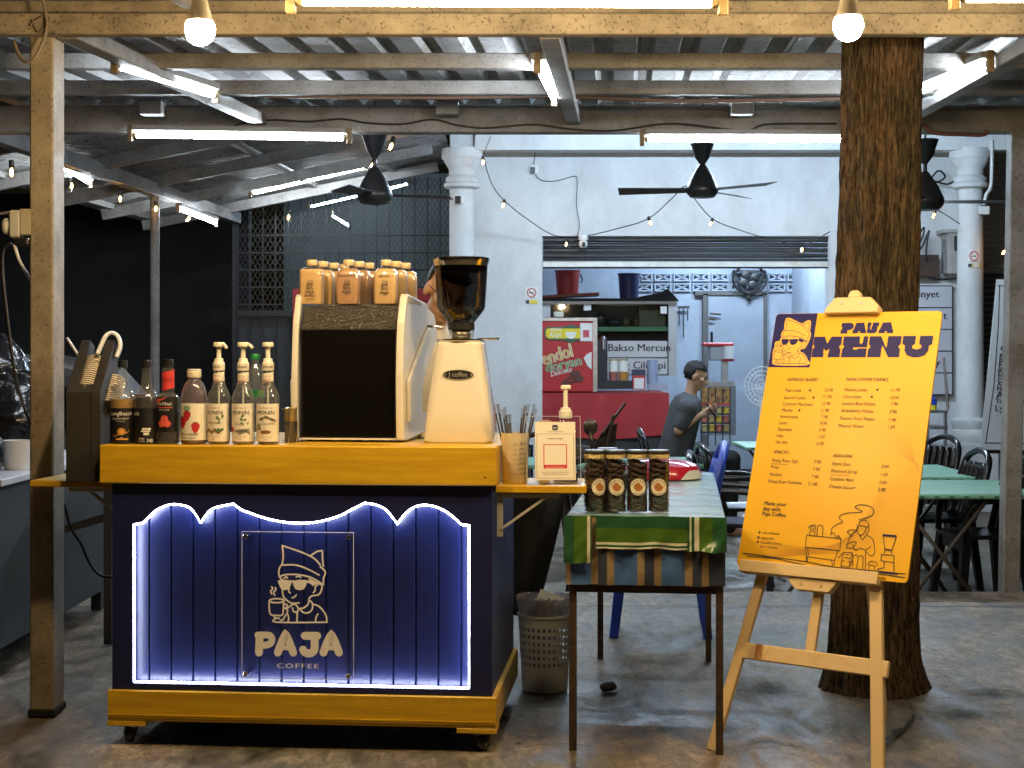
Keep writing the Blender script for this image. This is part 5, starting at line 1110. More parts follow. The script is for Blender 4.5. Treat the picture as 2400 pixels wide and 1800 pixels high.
s0_ = bp(1905, 1384); mb = MB(); mb.bar(ee(.01, vz + .02, BN + .004), ee(.01, .62, BN + .004), .034, .018, up=EN); mb.build('centre_strut', PINE, easel, bevel=.002)
bl = bp(1722, 1320); br = bp(2123, 1375); tl_ = bp(1826, 741); tr_ = bp(2213, 724)
U0, U1 = (bl[0] + tl_[0]) / 2, (br[0] + tr_[0]) / 2; V0, V1 = (bl[1] + br[1]) / 2, (tl_[1] + tr_[1]) / 2
lv = V0 + .004; l0 = bp(1742, 1330)[0]; l1 = bp(2064, 1372)[0]
mb = MB(); mb.bar(ee(l0, lv - .012, -.006), ee(l1, lv - .012, -.006), .05, .020, up=EUP); mb.bar(ee(l0, lv + .006, -.027), ee(l1, lv + .006, -.027), .008, .024, up=EUP); mb.build('ledge', PINEX, easel, bevel=.002)
b0 = bp(1850, 1352); b1 = bp(1968, 1380)
mb = MB(); w2 = .085; cu = (b0[0] + b1[0]) / 2; mb.prism([(cu - w2, lv - .024), (cu + w2, lv - .024), (cu + w2, lv - .034), (cu + w2 - .022, lv - .062), (cu - w2 + .03, lv - .062), (cu - w2, lv - .034)], lambda a, b, d: ee(a, b, d), -.020, .012); bk_ = mb.build('ledge_block', PINEX, easel, bevel=.002)
for du in (-.035, .035):
    mb = MB(); mb.tube([ee(cu + du, lv - .043, -.018), ee(cu + du, lv - .043, -.0225)], .0055, 12); mb.build('screw', GOLD, bk_)
k0 = bp(2005, 715); ku = k0[0]; kv = V1 - .006
mb = MB(); mb.prism([(ku - .098, kv - .004), (ku + .098, kv - .004), (ku + .098, kv + .018), (ku + .065, kv + .052), (ku - .065, kv + .052), (ku - .098, kv + .010)], lambda a, b, d: ee(a, b, d), -.030, .010); ck_ = mb.build('top_clamp', PINEX, easel, bevel=.003)
for du in (-.035, .035):
    mb = MB(); mb.tube([ee(ku + du, kv + .030, -.028), ee(ku + du, kv + .030, -.0315)], .006, 12); mb.build('screw', STEEL, ck_)
mb = MB(); mb.prism([(ku - .022, kv + .0525), (ku + .022, kv + .0525), (ku + .022, kv + .068), (ku + .013, kv + .08), (ku - .013, kv + .08), (ku - .022, kv + .068)], lambda a, b, d: ee(a, b, d), -.022, .006); mb.build('knob', PINEX, ck_, bevel=.004)
# ---- the board
YB = M('menu yellow print', (.80, .44, .013), .33, var=.06, scale=4, bump=.03, bscale=12, spec=.3)
menu = thing('menu_board', 'large yellow coffee menu board clamped on the pine easel', 'menu board', ee((U0 + U1) / 2, V0, 0))
mb = MB(); cxu, cvv = (U0 + U1) / 2, (V0 + V1) / 2
mb.prism([(cxu + a, cvv + b) for a, b in rr(U1 - U0, V1 - V0, .014, 4)], lambda a, b, d: ee(a, b, d), -.003, .004); bd = mb.build('board', YB, menu)
NV = M('menu navy print', (.016, .013, .115), .4, spec=.18); OL = M('menu thin line', (.58, .29, .010), .4); YP = M('menu pale yellow line', (.80, .55, .12), .35)
ink = Ink(lambda a, b, h: ee(a, b, -.0032 - h), .0002, .000005)
# thin curved line fans
for k in range(18):
    f = k / 17; top_ = bp(1948 + 262 * f, 735 if f < .98 else 732); m1 = bp(1945 + 215 * f, 860 + 10 * f); m2 = bp(1965 + 190 * f, 980 - 40 * (1 - f)); end = bp(2155, 1090 + 20 * f); m3 = bp(2080 + 85 * f - 30 * f * f, 1045 - 5 * f)
    ink.line([(min(p[0], U1 - .003), p[1]) for p in smoothpts([Vector(top_), Vector(m1), Vector(m2), Vector(m3), Vector(end)], 6)], .0005, 2, caps=False)
for k in range(26):
    f = k / 25; a_ = bp(2154 - 8 * f, 1085 + 165 * f); b_ = bp(2080 - 10 * f, 1135 + 135 * f); c_ = bp(2020 - 30 * f, 1225 + 70 * f); d_ = bp(1960 - 60 * f, 1275 + 25 * f); e_ = bp(1870 - 50 * f, 1282 + 25 * f); f_ = bp(1790 - 20 * f, 1262 + 42 * f); g_ = bp(1727, 1235 + 65 * f)
    ink.line([(max(U0 + .003, min(p[0], U1 - .003)), max(V0 + .008, p[1])) for p in smoothpts([Vector(q) for q in (a_, b_, c_, d_, e_, f_, g_)], 5)], .0005, 2, caps=False)
# navy corner with the logo
q = bp(1972, 860)
nb = [bp(1728 + 0, 0)]
cu0, cu1, cv0, cv1 = U0 + .001, (bp(1921, 735)[0] + bp(1895, 861)[0]) / 2, (bp(1803, 864)[1] + bp(1893, 859)[1]) / 2, V1 - .001
ink.poly([(cu0, cv0), (cu1, cv0), (cu1, cv1), (cu0 + .012, cv1), (cu0 + .003, cv1 - .004), (cu0, cv1 - .014)], 0)
def m2(x, y):                       # logo box -> board
    s = (cv1 - cv0) * .84 / 842.; return ((cu0 + cu1) / 2 + (x - 640) * s * 1.05, cv0 + .012 + (1012 - y) * s)
o_ = [m2(*p) for p in OUTL]
ink.line(o_, .009, 1, sm=3, closed=True); ink.poly([(p.x, p.y) for p in smoothpts([Vector(p) for p in o_], 3, True)], 1)
draw_logo(ink, m2, .0019, 0, k=3)
# PAJA MENU slab lettering
def slab(ch, x0, x1, y0, y1):
    X = lambda t: x0 + (x1 - x0) * t; Y = lambda t: y0 + (y1 - y0) * t; S = {
     'M': [[(0, 0), (.42, 0), (.42, .18), (.40, .22), (.40, .42), (.5, .30), (.6, .42), (.6, .22), (.58, .18), (.58, 0), (1, 0), (1, .40), (.95, .44), (.95, .56), (1, .60), (1, 1), (.62, 1), (.5, .66), (.38, 1), (0, 1), (0, .60), (.05, .56), (.05, .44), (0, .40)]],
     'E': [[(0, 0), (1, 0), (1, .42), (.62, .42), (.62, .37), (.45, .37), (.45, .47), (1, .47), (1, 1), (.82, 1), (.80, .70), (.74, .62), (.68, .70), (.66, 1), (0, 1), (0, .60), (.06, .56), (.06, .44), (0, .40)]],
     'N': [[(0, 0), (.42, 0), (.42, .40), (.44, .56), (.66, 0), (1, 0), (1, .40), (.95, .44), (.95, .56), (1, .60), (1, 1), (.58, 1), (.58, .60), (.56, .44), (.36, 1), (0, 1), (0, .60), (.05, .56), (.05, .44), (0, .40)]],
     'U': [[(.03, .60), (.10, .55), (.10, .32), (.2, .1), (.4, 0), (.6, 0), (.8, .1), (.9, .32), (.9, .55), (1, .60), (1, 1), (.57, 1), (.57, .62), (.66, .54), (.64, .42), (.5, .36), (.36, .42), (.34, .54), (.43, .62), (.43, 1), (.0, 1), (.0, .66)]],
     'P': [[(0, 0), (.55, 0), (.55, .25), (.5, .30), (.80, .34), (1, .50), (1, .80), (.8, 1), (0, 1), (0, .68), (.08, .62), (.08, .36), (0, .30)]],
     'A': [[(0, 0), (.42, 0), (.42, .18), (.58, .18), (.58, 0), (1, 0), (1, .28), (.94, .34), (.78, 1), (.22, 1), (.06, .34), (0, .28)]],
     'J': [[(.0, .10), (.2, 0), (.7, 0), (.88, .15), (.90, .62), (1, .68), (1, 1), (.45, 1), (.45, .70), (.38, .64), (.38, .36), (.30, .36), (.28, .66), (.34, .72), (.34, 1), (0, 1), (0, .62), (.06, .58)]]}[ch]
    for pl in S: ink.poly([(X(a), Y(b)) for a, b in pl], 0)
mx_ = [(1908, 1972), (1975, 2035), (2039, 2110), (2116, 2190)]
L_ = bp(1903, 836)[0]; R_ = bp(2187, 800)[0]; y0_, y1_ = bp(2040, 838)[1], bp(2040, 789)[1]; Wd = R_ - L_
for ch, a, b in (('M', 0, .245), ('E', .258, .468), ('N', .480, .745), ('U', .757, 1.0)): slab(ch, L_ + Wd * a, L_ + Wd * b, y0_, y1_)
L2 = bp(1971, 780)[0]; R2 = bp(2094, 780)[0]; W2 = R2 - L2; ya, yb = bp(2030, 782)[1], bp(2030, 757)[1]
for ch, a, b in (('P', 0, .24), ('A', .23, .49), ('J', .50, .72), ('A', .73, 1.0)): slab(ch, L2 + W2 * a, L2 + W2 * b, ya, yb)
# the price list
def bt(x, y): return bp(1700 + x / 3.3183, 650 + y / 3.3183)
def row(s, x, y, size=.0170, bold=.004, shear=.06, al='LEFT'): p = bt(x, y); ink.text(s, p[0], p[1], size, 3, bold, shear, al, width=.92)
def star(x, y):
    p = bt(x, y); ink.poly([(p[0] + (.0065 if k % 2 == 0 else .0027) * math.sin(k * math.pi / 5), p[1] + (.0065 if k % 2 == 0 else .0027) * math.cos(k * math.pi / 5)) for k in range(10)], 3)
for s, x, y in (('ESPRESSO BASED', 485, 808), ('NON-COFFEE DRINKS', 942, 808), ('SNACKS', 378, 1370), ('ADD-ONS', 840, 1400)): row(s, x, y, .0165, .03, .15)
LEFT = (('Paja Latte', 467, 892, '12.90', 840, 892, 662), ('Spanish Latte', 455, 948, '11.90', 830, 944, 690), ('Caramel Machiato', 447, 998, '12.90', 820, 998, 0), ('Mocha', 440, 1046, '11.90', 810, 1050, 580), ('Americano', 427, 1096, '7.90', 803, 1101, 0), ('Latte', 418, 1144, '9.90', 795, 1151, 0), ('Espresso', 408, 1194, '5.90', 785, 1204, 0), ('Hot', 400, 1246, '-1.00', 775, 1256, 0), ('Up size', 392, 1292, '2.00', 767, 1309, 0), ('Riang Raso Sign.', 365, 1435, '7.90', 747, 1452, 0), ('Fries', 356, 1488, '7.90', 738, 1509, 0), ('Nachos', 345, 1544, '7.90', 727, 1567, 0), ('Riang Raso Cookies', 336, 1598, '21.00', 718, 1624, 0),
        ('Matcha Latte', 927, 887, '11.90', 1364, 892, 1187), ('Chocolate', 918, 941, '10.90', 1355, 952, 1143), ('Lemon Blue Mojito', 909, 995, '7.90', 1346, 1001, 0), ('Strawberry Mojito', 902, 1050, '7.90', 1337, 1063, 0), ('Passion Fruit Mojito', 890, 1110, '7.90', 1330, 1126, 0), ('Mineral Water', 880, 1168, '1.20', 1320, 1180, 0), ('Extra Shot', 833, 1463, '3.00', 1274, 1488, 0), ('Flavored Syrup', 824, 1518, '1.00', 1265, 1551, 0), ('Cookies 4pcs', 815, 1580, '2.00', 1257, 1613, 0), ('Cheese Sauce+', 806, 1640, '2.00', 1248, 1668, 0))
for s, x, y, pz, x2, y2, stx in LEFT:
    row(s, x, y); row(pz, x2, y2, al='RIGHT')
    if stx: star(stx, y - 10)
row('(Pisang Salut Kuah Santan)', 360, 1455, .0065); row('(Hazelnut, Vanilla, Caramel)', 820, 1540, .0065)
def bt2(x, y): return bp(1700 + x / 2.37, 1100 + y / 2.37)
for s, x, y in (('Made your', 217, 199), ('day with', 211, 229), ('Paja Coffee.', 206, 257)): p = bt2(x, y); ink.text(s, p[0], p[1], .0195, 3, .035)
for s, x, y in (('+601115862632', 207, 358), ('@pajacoffee', 202, 386), ('Paja Coffee (Cendol', 197, 411), ('Batu 7 Gombak)', 195, 434)): p = bt2(x, y); ink.text(s, p[0], p[1], .0098, 3, .02)
for x, y in ((193, 352), (188, 380), (184, 405)): p = bt2(x, y); ink.disc(p[0], p[1], .0042, 3, 10)
p = bt2(812, 606); ink.text('By Pajarista', p[0], p[1], .0108, 3, .035)
# line drawing of the stall along the bottom
def bt3(x, y): return bp(1720 + x / 5.027, 1150 + y / 5.027)
def dl(pts, w=.0022, sm=3, mi=3): ink.line([bt3(*q) for q in pts], w, mi, sm=sm if len(pts) > 2 else 0)
for st in ([(120, 740), (500, 790), (860, 840), (1200, 905), (1600, 940), (2030, 985)], [(160, 775), (480, 800), (700, 850), (850, 880)], [(910, 890), (1300, 930), (1690, 995)], [(1480, 935), (1800, 975), (1935, 990)], [(1660, 975), (2025, 1028)]): dl(st, .0030)
for st in ([(865, 525), (1270, 570), (1255, 710), (848, 668), (865, 525)], [(855, 670), (862, 840)], [(878, 675), (885, 780)], [(862, 780), (1195, 825)], [(1230, 715), (1195, 825), (1185, 885)], [(868, 785), (875, 845)], [(1160, 825), (1170, 885)]): dl(st, .0024, 0)
for st in ([(900, 520), (905, 480), (960, 485), (958, 525)], [(985, 530), (1000, 420), (1055, 425), (1048, 540)], [(895, 450), (900, 420), (965, 410), (970, 470)], [(1145, 525), (1165, 500), (1195, 515), (1200, 555)], [(1215, 560), (1235, 530), (1258, 560)], [(1160, 505), (1160, 450), (1220, 400), (1290, 370), (1245, 320), (1320, 270), (1500, 258), (1510, 240), (1435, 200), (1480, 172), (1580, 178), (1650, 220), (1640, 290), (1560, 325), (1480, 345)]): dl(st, .0024)
ink.ring(*bt3(930, 442), .006, .002, 3)
for st in ([(1480, 400), (1490, 365), (1540, 350), (1585, 375), (1590, 430), (1480, 410)], [(1475, 420), (1460, 480), (1500, 530), (1550, 490), (1570, 430)], [(1460, 400), (1455, 470), (1395, 520), (1340, 630), (1330, 670)], [(1590, 420), (1600, 470), (1570, 520), (1640, 570), (1660, 640), (1665, 740), (1620, 770), (1560, 720)], [(1330, 670), (1400, 680), (1450, 610), (1390, 610), (1340, 640)], [(1410, 640), (1430, 700), (1500, 680), (1560, 700), (1620, 660)], [(1490, 520), (1520, 580), (1560, 530)], [(1560, 700), (1555, 930)], [(1405, 740), (1410, 910)], [(1410, 770), (1470, 770), (1450, 920)], [(1480, 780), (1530, 780), (1520, 930)], [(1340, 490), (1380, 465), (1460, 470)], [(1345, 495), (1400, 540)]): dl(st, .0022)
for st in ([(1300, 730), (1400, 735), (1365, 905), (1265, 890), (1300, 730)], [(1285, 740), (1250, 790), (1235, 785)], [(1400, 740), (1412, 800), (1370, 905)], [(1325, 755), (1365, 760)], [(1310, 790), (1380, 797)], [(1285, 830), (1310, 832)], [(1350, 838), (1375, 840)], [(1595, 930), (1600, 880), (1670, 890), (1665, 935)], [(1580, 870), (1620, 830), (1690, 850), (1695, 890)]): dl(st, .0022, 0)
for st in ([(1765, 520), (1785, 690), (1870, 700), (1922, 545)], [(1740, 830), (1745, 755), (1895, 765), (1893, 850), (1740, 830)], [(1780, 740), (1785, 700), (1865, 710), (1862, 745)], [(1890, 855), (1893, 965)], [(1780, 845), (1775, 910), (1705, 925), (1700, 945)]): dl(st, .0024, 0)
ink.poly([bt3(*q) for q in ((1760, 515), (1925, 528), (1922, 552), (1765, 540))], 0); ink.poly([bt3(*q) for q in ((1690, 945), (1895, 968), (1890, 985), (1690, 955))], 0)
ink.build('print', [NV, M('menu logo yellow', (.80, .47, .06), .35), OL, INKD], bd)
# ================================================================== TREE TRUNK
def bark():
    m = bpy.data.materials.new('furrowed bark'); m.use_nodes = True; t = m.node_tree; N = t.nodes; L = t.links; p = N['Principled BSDF']
    tc = N.new('ShaderNodeTexCoord'); mp = N.new('ShaderNodeMapping'); mp.inputs['Scale'].default_value = (1, 1, .16); L.new(tc.outputs['Object'], mp.inputs[0])
    n1 = N.new('ShaderNodeTexNoise'); n1.inputs['Scale'].default_value = 95; n1.inputs['Detail'].default_value = 7; n1.inputs['Roughness'].default_value = .7; n1.inputs['Distortion'].default_value = .5
    n2 = N.new('ShaderNodeTexNoise'); n2.inputs['Scale'].default_value = 5; n2.inputs['Detail'].default_value = 5
    L.new(mp.outputs[0], n1.inputs[0]); L.new(tc.outputs['Object'], n2.inputs[0])
    cr = N.new('ShaderNodeValToRGB'); L.new(n1.outputs[0], cr.inputs[0]); e = cr.color_ramp.elements
    e[0].position = .40; e[0].color = (.026, .019, .014, 1); e[1].position = .66; e[1].color = (.20, .155, .110, 1); x = e.new(.5); x.color = (.098, .070, .047, 1)
    c2 = N.new('ShaderNodeValToRGB'); L.new(n2.outputs[0], c2.inputs[0]); e = c2.color_ramp.elements
    e[0].position = .35; e[0].color = (.55, .60, .50, 1); e[1].position = .65; e[1].color = (1.2, 1, .85, 1)
    mx = N.new('ShaderNodeMix'); mx.data_type = 'RGBA'; mx.blend_type = 'MULTIPLY'; mx.inputs[0].default_value = 1; L.new(cr.outputs[0], mx.inputs[6]); L.new(c2.outputs[0], mx.inputs[7]); L.new(mx.outputs[2], p.inputs['Base Color'])
    bpn = N.new('ShaderNodeBump'); bpn.inputs['Strength'].default_value = .9; bpn.inputs['Distance'].default_value = .02; L.new(n1.outputs[0], bpn.inputs['Height']); L.new(bpn.outputs[0], p.inputs['Normal']); p.inputs['Roughness'].default_value = .85; p.inputs['Specular IOR Level'].default_value = .2
    return m
tr0 = V((2052 - CX) / F * 6.02, 6.02, 0)
tree = thing('tree', 'thick brown furrowed tree trunk standing behind the menu easel', 'tree', tr0)
mb = MB(); na, nh = 240, 220; prof = [(-.02, .205, 0), (.04, .188, -.003), (.12, .172, -.004), (.3, .163, 0), (.6, .158, .006), (1.0, .156, .012), (1.5, .154, .0), (2.0, .152, .016), (2.5, .150, .030), (3.2, .146, .035)]
vs = []
for i in range(nh + 1):
    z = -.02 + 3.22 * (i / nh) ** 1.1
    for (z0_, r0_, x0_), (z1_, r1_, x1_) in zip(prof[:-1], prof[1:]):
        if z0_ <= z <= z1_ + 1e-6: f = (z - z0_) / (z1_ - z0_); r = r0_ + (r1_ - r0_) * f; x = x0_ + (x1_ - x0_) * f; break
    for j in range(na):
        a = 2 * math.pi * j / na; ca, sa = math.cos(a), math.sin(a)
        q = Vector((ca * 4.6, sa * 4.6, z * 1.5)); rid = 1 - abs(noise.noise(Vector((ca * 10.5 + .8 * noise.noise(Vector((0, 0, z * 3))), sa * 10.5, z * 2.1)))) * 3.4; fine = noise.noise(Vector((ca * 19, sa * 19, z * 6)))
        big = noise.noise(Vector((ca * 1.2, sa * 1.2, z * .9)))
        flare = max(0, .12 - z) * .16 * max(0, math.sin(a * 4 + 1.0))
        vs.append(tr0 + V(x, 0, z) + V(ca, sa, 0) * (r + .009 * rid + .004 * fine + .010 * big + flare))
mb.add(vs, [(i * na + j, i * na + (j + 1) % na, (i + 1) * na + (j + 1) % na, (i + 1) * na + j) for i in range(nh) for j in range(na)])
mb.build('trunk', bark(), tree, smooth=60, recalc=False)
# ================================================================== BASKET, STONE, SMALL FLOOR THINGS
c = V((1277 - CX) / F * 5.98, 5.98, 0); bs = thing('waste_basket', 'white plastic basket with square holes full of crumpled waste beside the cart', 'basket', c)
WB = M('white basket plastic', (.66, .65, .60), .45, var=.15)
mb = MB(); nA = 60; rows = [0, .004] + [.10 + i * .0135 for i in range(12)] + [.262, .285]
def br_(z): return .088 + .055 * z
for i in range(len(rows) - 1):
    for j in range(nA):
        hole = 2 <= i <= 12 and i % 2 == 0 and j % 2 == 0 and 0 < i
        if hole: continue
        a0, a1 = 2 * math.pi * j / nA, 2 * math.pi * (j + 1) / nA; z0_, z1_ = rows[i], rows[i + 1]
        mb.add([V(br_(z0_) * math.cos(a0), br_(z0_) * math.sin(a0), z0_), V(br_(z0_) * math.cos(a1), br_(z0_) * math.sin(a1), z0_), V(br_(z1_) * math.cos(a1), br_(z1_) * math.sin(a1), z1_), V(br_(z1_) * math.cos(a0), br_(z1_) * math.sin(a0), z1_)], [(0, 1, 2, 3)])
mb.lathe([(.103, .283), (.108, .286), (.108, .296), (.1035, .296)], nA, cap=False); mb.lathe([(.001, .003), (.086, .003)], 30, cap=False)
mb.build('bin', WB, bs, local=True, recalc=False)
mb = MB(); mb.lathe([(.099, .288), (.107, .32), (.113, .36), (.111, .362), (.100, .30), (.06, .2), (.05, .05)], 36, cap=False)
mb.warp(lambda v: v + Vector((.010, .010, .012)) * noise.noise(v * 22)); mb.build('bin_liner', clear('clear bag film', (.8, .8, .82), .5, .15, .25, (.55, .55, .58)), bs, local=True, smooth=50)
rs = random.Random(9)
for k, (x, y, h, rx, ry, mt) in enumerate(((-.03, -.03, .33, .3, .2, 'k'), (.01, -.05, .35, .15, -.2, 'k'), (.04, -.03, .34, .25, -.35, 'k'), (.0, .03, .38, -.3, .4, 'w'))):
    mb = MB()
    if mt == 'k': mb.lathe([(.020, 0), (.029, .10), (.031, .104)], 18)
    else: mb.box(-.05, .05, -.004, .004, -.05, .08)
    mb.xf(Matrix.Translation(V(x, y, h - .09)) @ Matrix.Rotation(rx, 4, 'X') @ Matrix.Rotation(ry, 4, 'Y')); mb.build('paper_cup' if mt == 'k' else 'paper_sheet', M('used kraft', (.25, .19, .13), .6, var=.2) if mt == 'k' else WHITE, bs, local=True, smooth=40)
mb = MB(); mb.ball((0, 0, .28), (.075, .075, .045), 20, 12); mb.warp(lambda v: v + Vector((.02, .02, .02)) * noise.noise(v * 30)); mb.build('crumpled_waste', M('dark waste film', (.05, .05, .06), .4), bs, local=True)
c = V((1426 - CX) / F * 5.95, 5.95, .0); mb = MB(); mb.ball(c + V(0, 0, .014), (.034, .03, .017), 16, 10); mb.warp(lambda v: v + Vector((.006, .006, .004)) * noise.noise(v * 40)); one(mb, 'stone', M('floor stone', (.10, .085, .06), .8, var=.4, scale=40), 'small flat brown stone on the concrete under the striped table', 'stone', smooth=60)
# ================================================================== NEAR POST FITTINGS, LEFT COUNTER
t = thing('switch_box', 'cream switch box with a plug fixed on the left of the near post', 'switch', P(52, 560, 5.56))
MB().pbox(45, 74, 489, 551, 5.50, .05).build('back_box', M('cream box', (.45, .40, .30), .5, var=.2), t, bevel=.004); MB().pbox(20, 46, 492, 556, 5.5, .06).build('adaptor', M('old white plug', (.5, .49, .45), .45), t, bevel=.006)
MB().ball(P(14, 530, 5.52), (.016, .02, .03), 12, 8).build('plug_end', M('old white plug'), t, smooth=True); MB().pbox(28, 66, 556, 576, 5.49, .05).build('black_plug', BLACK, t, bevel=.008)
cable([P(26, 570, 5.5), P(8, 585, 5.5), P(6, 640, 5.5), P(14, 720, 5.5), P(24, 800, 5.5), P(40, 900, 5.5), P(70, 990, 5.5), P(82, 1010, 5.56)], .006, 'black cable hanging down left of the near post')
cable([P(33, 572, 5.5), P(45, 610, 5.52), P(62, 640, 5.58), P(80, 668, 5.66)], .006, 'white cable running from the switch box behind the near post', WHITE)
cable([P(-30, 502, 5.6), P(0, 501, 5.56), P(22, 498, 5.52)], .005, 'cream wire entering the switch box from the left', CREAM)
ctr = thing('side_counter', 'dark-skirted counter with a white cloth top at the far left', 'counter', (-2.7, 7, 0))
mb = MB(); q = [(-4.2, 5.75), (-2.02, 6.08), (-2.02, 8.0), (-4.2, 8.0)]; mb.prism(q, lambda a, b, d: V(a, b, d), .775, .805); mb.build('cloth_top', M('white counter cloth', (.55, .55, .6), .45, var=.25, scale=6), ctr, bevel=.004)
mb = MB(); mb.prism([(-4.15, 5.79), (-2.05, 6.11), (-2.05, 7.96), (-4.15, 7.96)], lambda a, b, d: V(a, b, d), .12, .774); mb.build('skirt', M('dark skirt cloth', (.02, .024, .028), .7, var=.5, scale=4), ctr)
for x, y in ((-2.12, 6.2), (-2.12, 7.85), (-4.0, 7.85)): MB().box(x - .025, x + .025, y - .025, y + .025, 0, .12).build('leg', MATTE, ctr)
o = V(-2.13, 6.62, .806); t = thing('white_jug', 'white plastic jug with handle on the left counter by the post', 'jug', o)
MB().lathe([(.052, 0), (.055, .004), (.060, .12), (.062, .125), (.058, .125), (.05, .01)], 28).build('jug', WHITE, t, local=True, smooth=40); MB().tube(smoothpts([(-.055, 0, .110), (-.085, 0, .108), (-.092, 0, .09), (-.088, 0, .035), (-.075, 0, .018), (-.05, 0, .02)], 4), .008, 8).build('handle', WHITE, t, local=True, smooth=True)
o = V(-2.12, 6.30, .822); t = thing('lying_bottle', 'green-capped clear bottle lying on the left counter', 'bottle', o, R(8))
mb = MB(); mb.lathe([(.012, 0), (.013, .02), (.026, .06), (.028, .2), (.02, .205)], 18); mb.xf(Matrix.Translation(V(-.06, 0, .01)) @ Matrix.Rotation(R(-90), 4, 'Y')); mb.build('shell', BGL, t, local=True, smooth=40)
mb = MB(); mb.lathe([(.0165, 0), (.0175, .003), (.0175, .028), (.016, .03)], 18); mb.xf(Matrix.Translation(V(-.03, 0, .0)) @ Matrix.Rotation(R(-90), 4, 'Y')); mb.build('cap', M('green cap'), t, local=True, smooth=40)
def heap(name, label, cat, c, r, mat, sc, amp, seed=0):
    mb = MB(); mb.ball((0, 0, 0), r, 40, 26)
    mb.warp(lambda v: v + v.normalized() * amp * (noise.noise(v * sc + Vector((seed, 0, 0))) + .5 * abs(noise.noise(v * sc * 2.3)) + .3 * noise.noise(v * sc * 5)))
    mb.warp(lambda v: Vector((c[0] + v.x, c[1] + v.y, max(c[2], c[2] + v.z + r[2] * .8)))); return one(mb, name, mat, label, cat, smooth=35)
BAG = M('black bin film', (.008, .008, .010), .18, bump=.5, bscale=30)
heap('black_bag', 'crumpled shiny black plastic bag heaped on the left counter', 'bag', (-2.36, 7.1, .806), (.30, .28, .24), BAG, 5, .07)
heap('dark_bundle', 'dark rounded bundle lying beside the white jug', 'bag', (-2.27, 6.66, .806), (.075, .10, .085), M('charcoal cloth', (.03, .028, .03), .6), 9, .015, 4)
heap('black_bag', 'black plastic bag standing behind the first on the left counter', 'bag', (-2.75, 7.6, .806), (.4, .26, .36), BAG, 4, .08, 9)
# black prep table behind the cart
t = thing('prep_table', 'black-legged prep table half hidden behind the cart at left', 'table', (-1.1, 7.1, 0))
MB().box(-1.86, -.25, 6.88, 7.35, .72, .75).build('tabletop', MATTE, t)
for x, y in ((-1.815, 6.91), (-.3, 6.91), (-1.8, 7.3), (-.3, 7.3)): MB().box(x - .018, x + .018, y - .018, y + .018, 0, .72).build('leg', MATTE, t)
mb = MB(); mb.bar((-2.02, 6.95, .51), (-1.8, 6.93, .575), .03, .035); mb.build('brace', MATTE, t)
cable([P(150, 1180, 5.7), P(165, 1235, 5.75), P(190, 1275, 5.8), P(210, 1320, 5.85), P(240, 1350, 5.9), P(300, 1352, 5.85)], .006, 'black cable looping from the near post to the cart')

# black bag hanging behind the cart
mb = MB(); nu, nv = 14, 16
for j in range(nv + 1):
    f = j / nv; z = .80 - .56 * f; x0_ = .005; x1_ = .235 - .15 * f
    for i in range(nu + 1):
        g_ = i / nu; x = x0_ + (x1_ - x0_) * g_; mb.v.append(V(x, 6.30 - .07 * math.sin(math.pi * g_) + .03 * noise.noise(Vector((x * 14, z * 9, 2))), z))
mb.f = [[j * (nu + 1) + i, j * (nu + 1) + i + 1, (j + 1) * (nu + 1) + i + 1, (j + 1) * (nu + 1) + i] for j in range(nv) for i in range(nu)]; mb.m = [0] * len(mb.f)
o = one(mb, 'black_apron', M('black apron cloth', (.006, .006, .007), .9), 'black apron cloth hanging behind the cart beside the striped table', 'apron', recalc=False, smooth=True); m = o.modifiers.new('s', 'SOLIDIFY'); m.thickness = .02
# ================================================================== CEILING FANS
FANM = M('dark grey fan enamel', (.022, .022, .024), .35)
def fan(px, py_top, py_hub, Y, label, angs, R_=.62, sc=1.0):
    x = (px - CX) / F * Y; zt = CH - (py_top - HY) / F * Y; zh = CH - (py_hub - HY) / F * Y
    t = thing('ceiling_fan', label, 'fan', (x, Y, zh), group='ceiling fans'); o = V(x, Y, 0)
    MB().lathe([(.015, zt - .15 * sc), (.05 * sc, zt - .10 * sc), (.08 * sc, zt - .01), (.085 * sc, zt)], 20, o).build('canopy', FANM, t, smooth=40)
    MB().tube([o + V(0, 0, zh + .12), o + V(0, 0, zt - .1)], .014, 8).build('down_rod', FANM, t, smooth=True)
    MB().tube([o + V(0, 0, zt - .01), o + V(0, 0, zt + .35)], .008, 6).build('hanger', FANM, t)
    MB().lathe([(.03, zh - .075 * sc), (.085 * sc, zh - .07 * sc), (.112 * sc, zh - .04 * sc), (.118 * sc, zh - .015 * sc), (.112 * sc, zh + .01), (.085 * sc, zh + .07 * sc), (.035, zh + .15 * sc), (.018, zh + .17 * sc)], 28, o).build('motor_housing', FANM, t, smooth=40)
    for a in angs:
        a = R(a); d = V(math.cos(a), math.sin(a), 0); s = V(-d.y, d.x, 0); mb = MB()
        b0, b1 = o + d * .10 + V(0, 0, zh - .02), o + d * R_ + V(0, 0, zh - .02)
        mb.add([b0 - s * .04 + V(0, 0, -.012), b0 + s * .04 + V(0, 0, .012), b1 + s * .065 + V(0, 0, .018), b1 - s * .065 + V(0, 0, -.018)] + [q + V(0, 0, .004) for q in (b0 - s * .04 + V(0, 0, -.012), b0 + s * .04 + V(0, 0, .012), b1 + s * .065 + V(0, 0, .018), b1 - s * .065 + V(0, 0, -.018))], [(0, 1, 2, 3), (7, 6, 5, 4), (0, 4, 5, 1), (1, 5, 6, 2), (2, 6, 7, 3), (3, 7, 4, 0)])
        mb.build('blade', FANM, t)
fan(1646, 338, 440, 11.0, 'dark ceiling fan before the white shop wall, middle of three', (172, 52, -45), .60)
fan(878, 318, 452, 9.8, 'dark ceiling fan before the grille at left', (15, 100, -110), .50, .98)
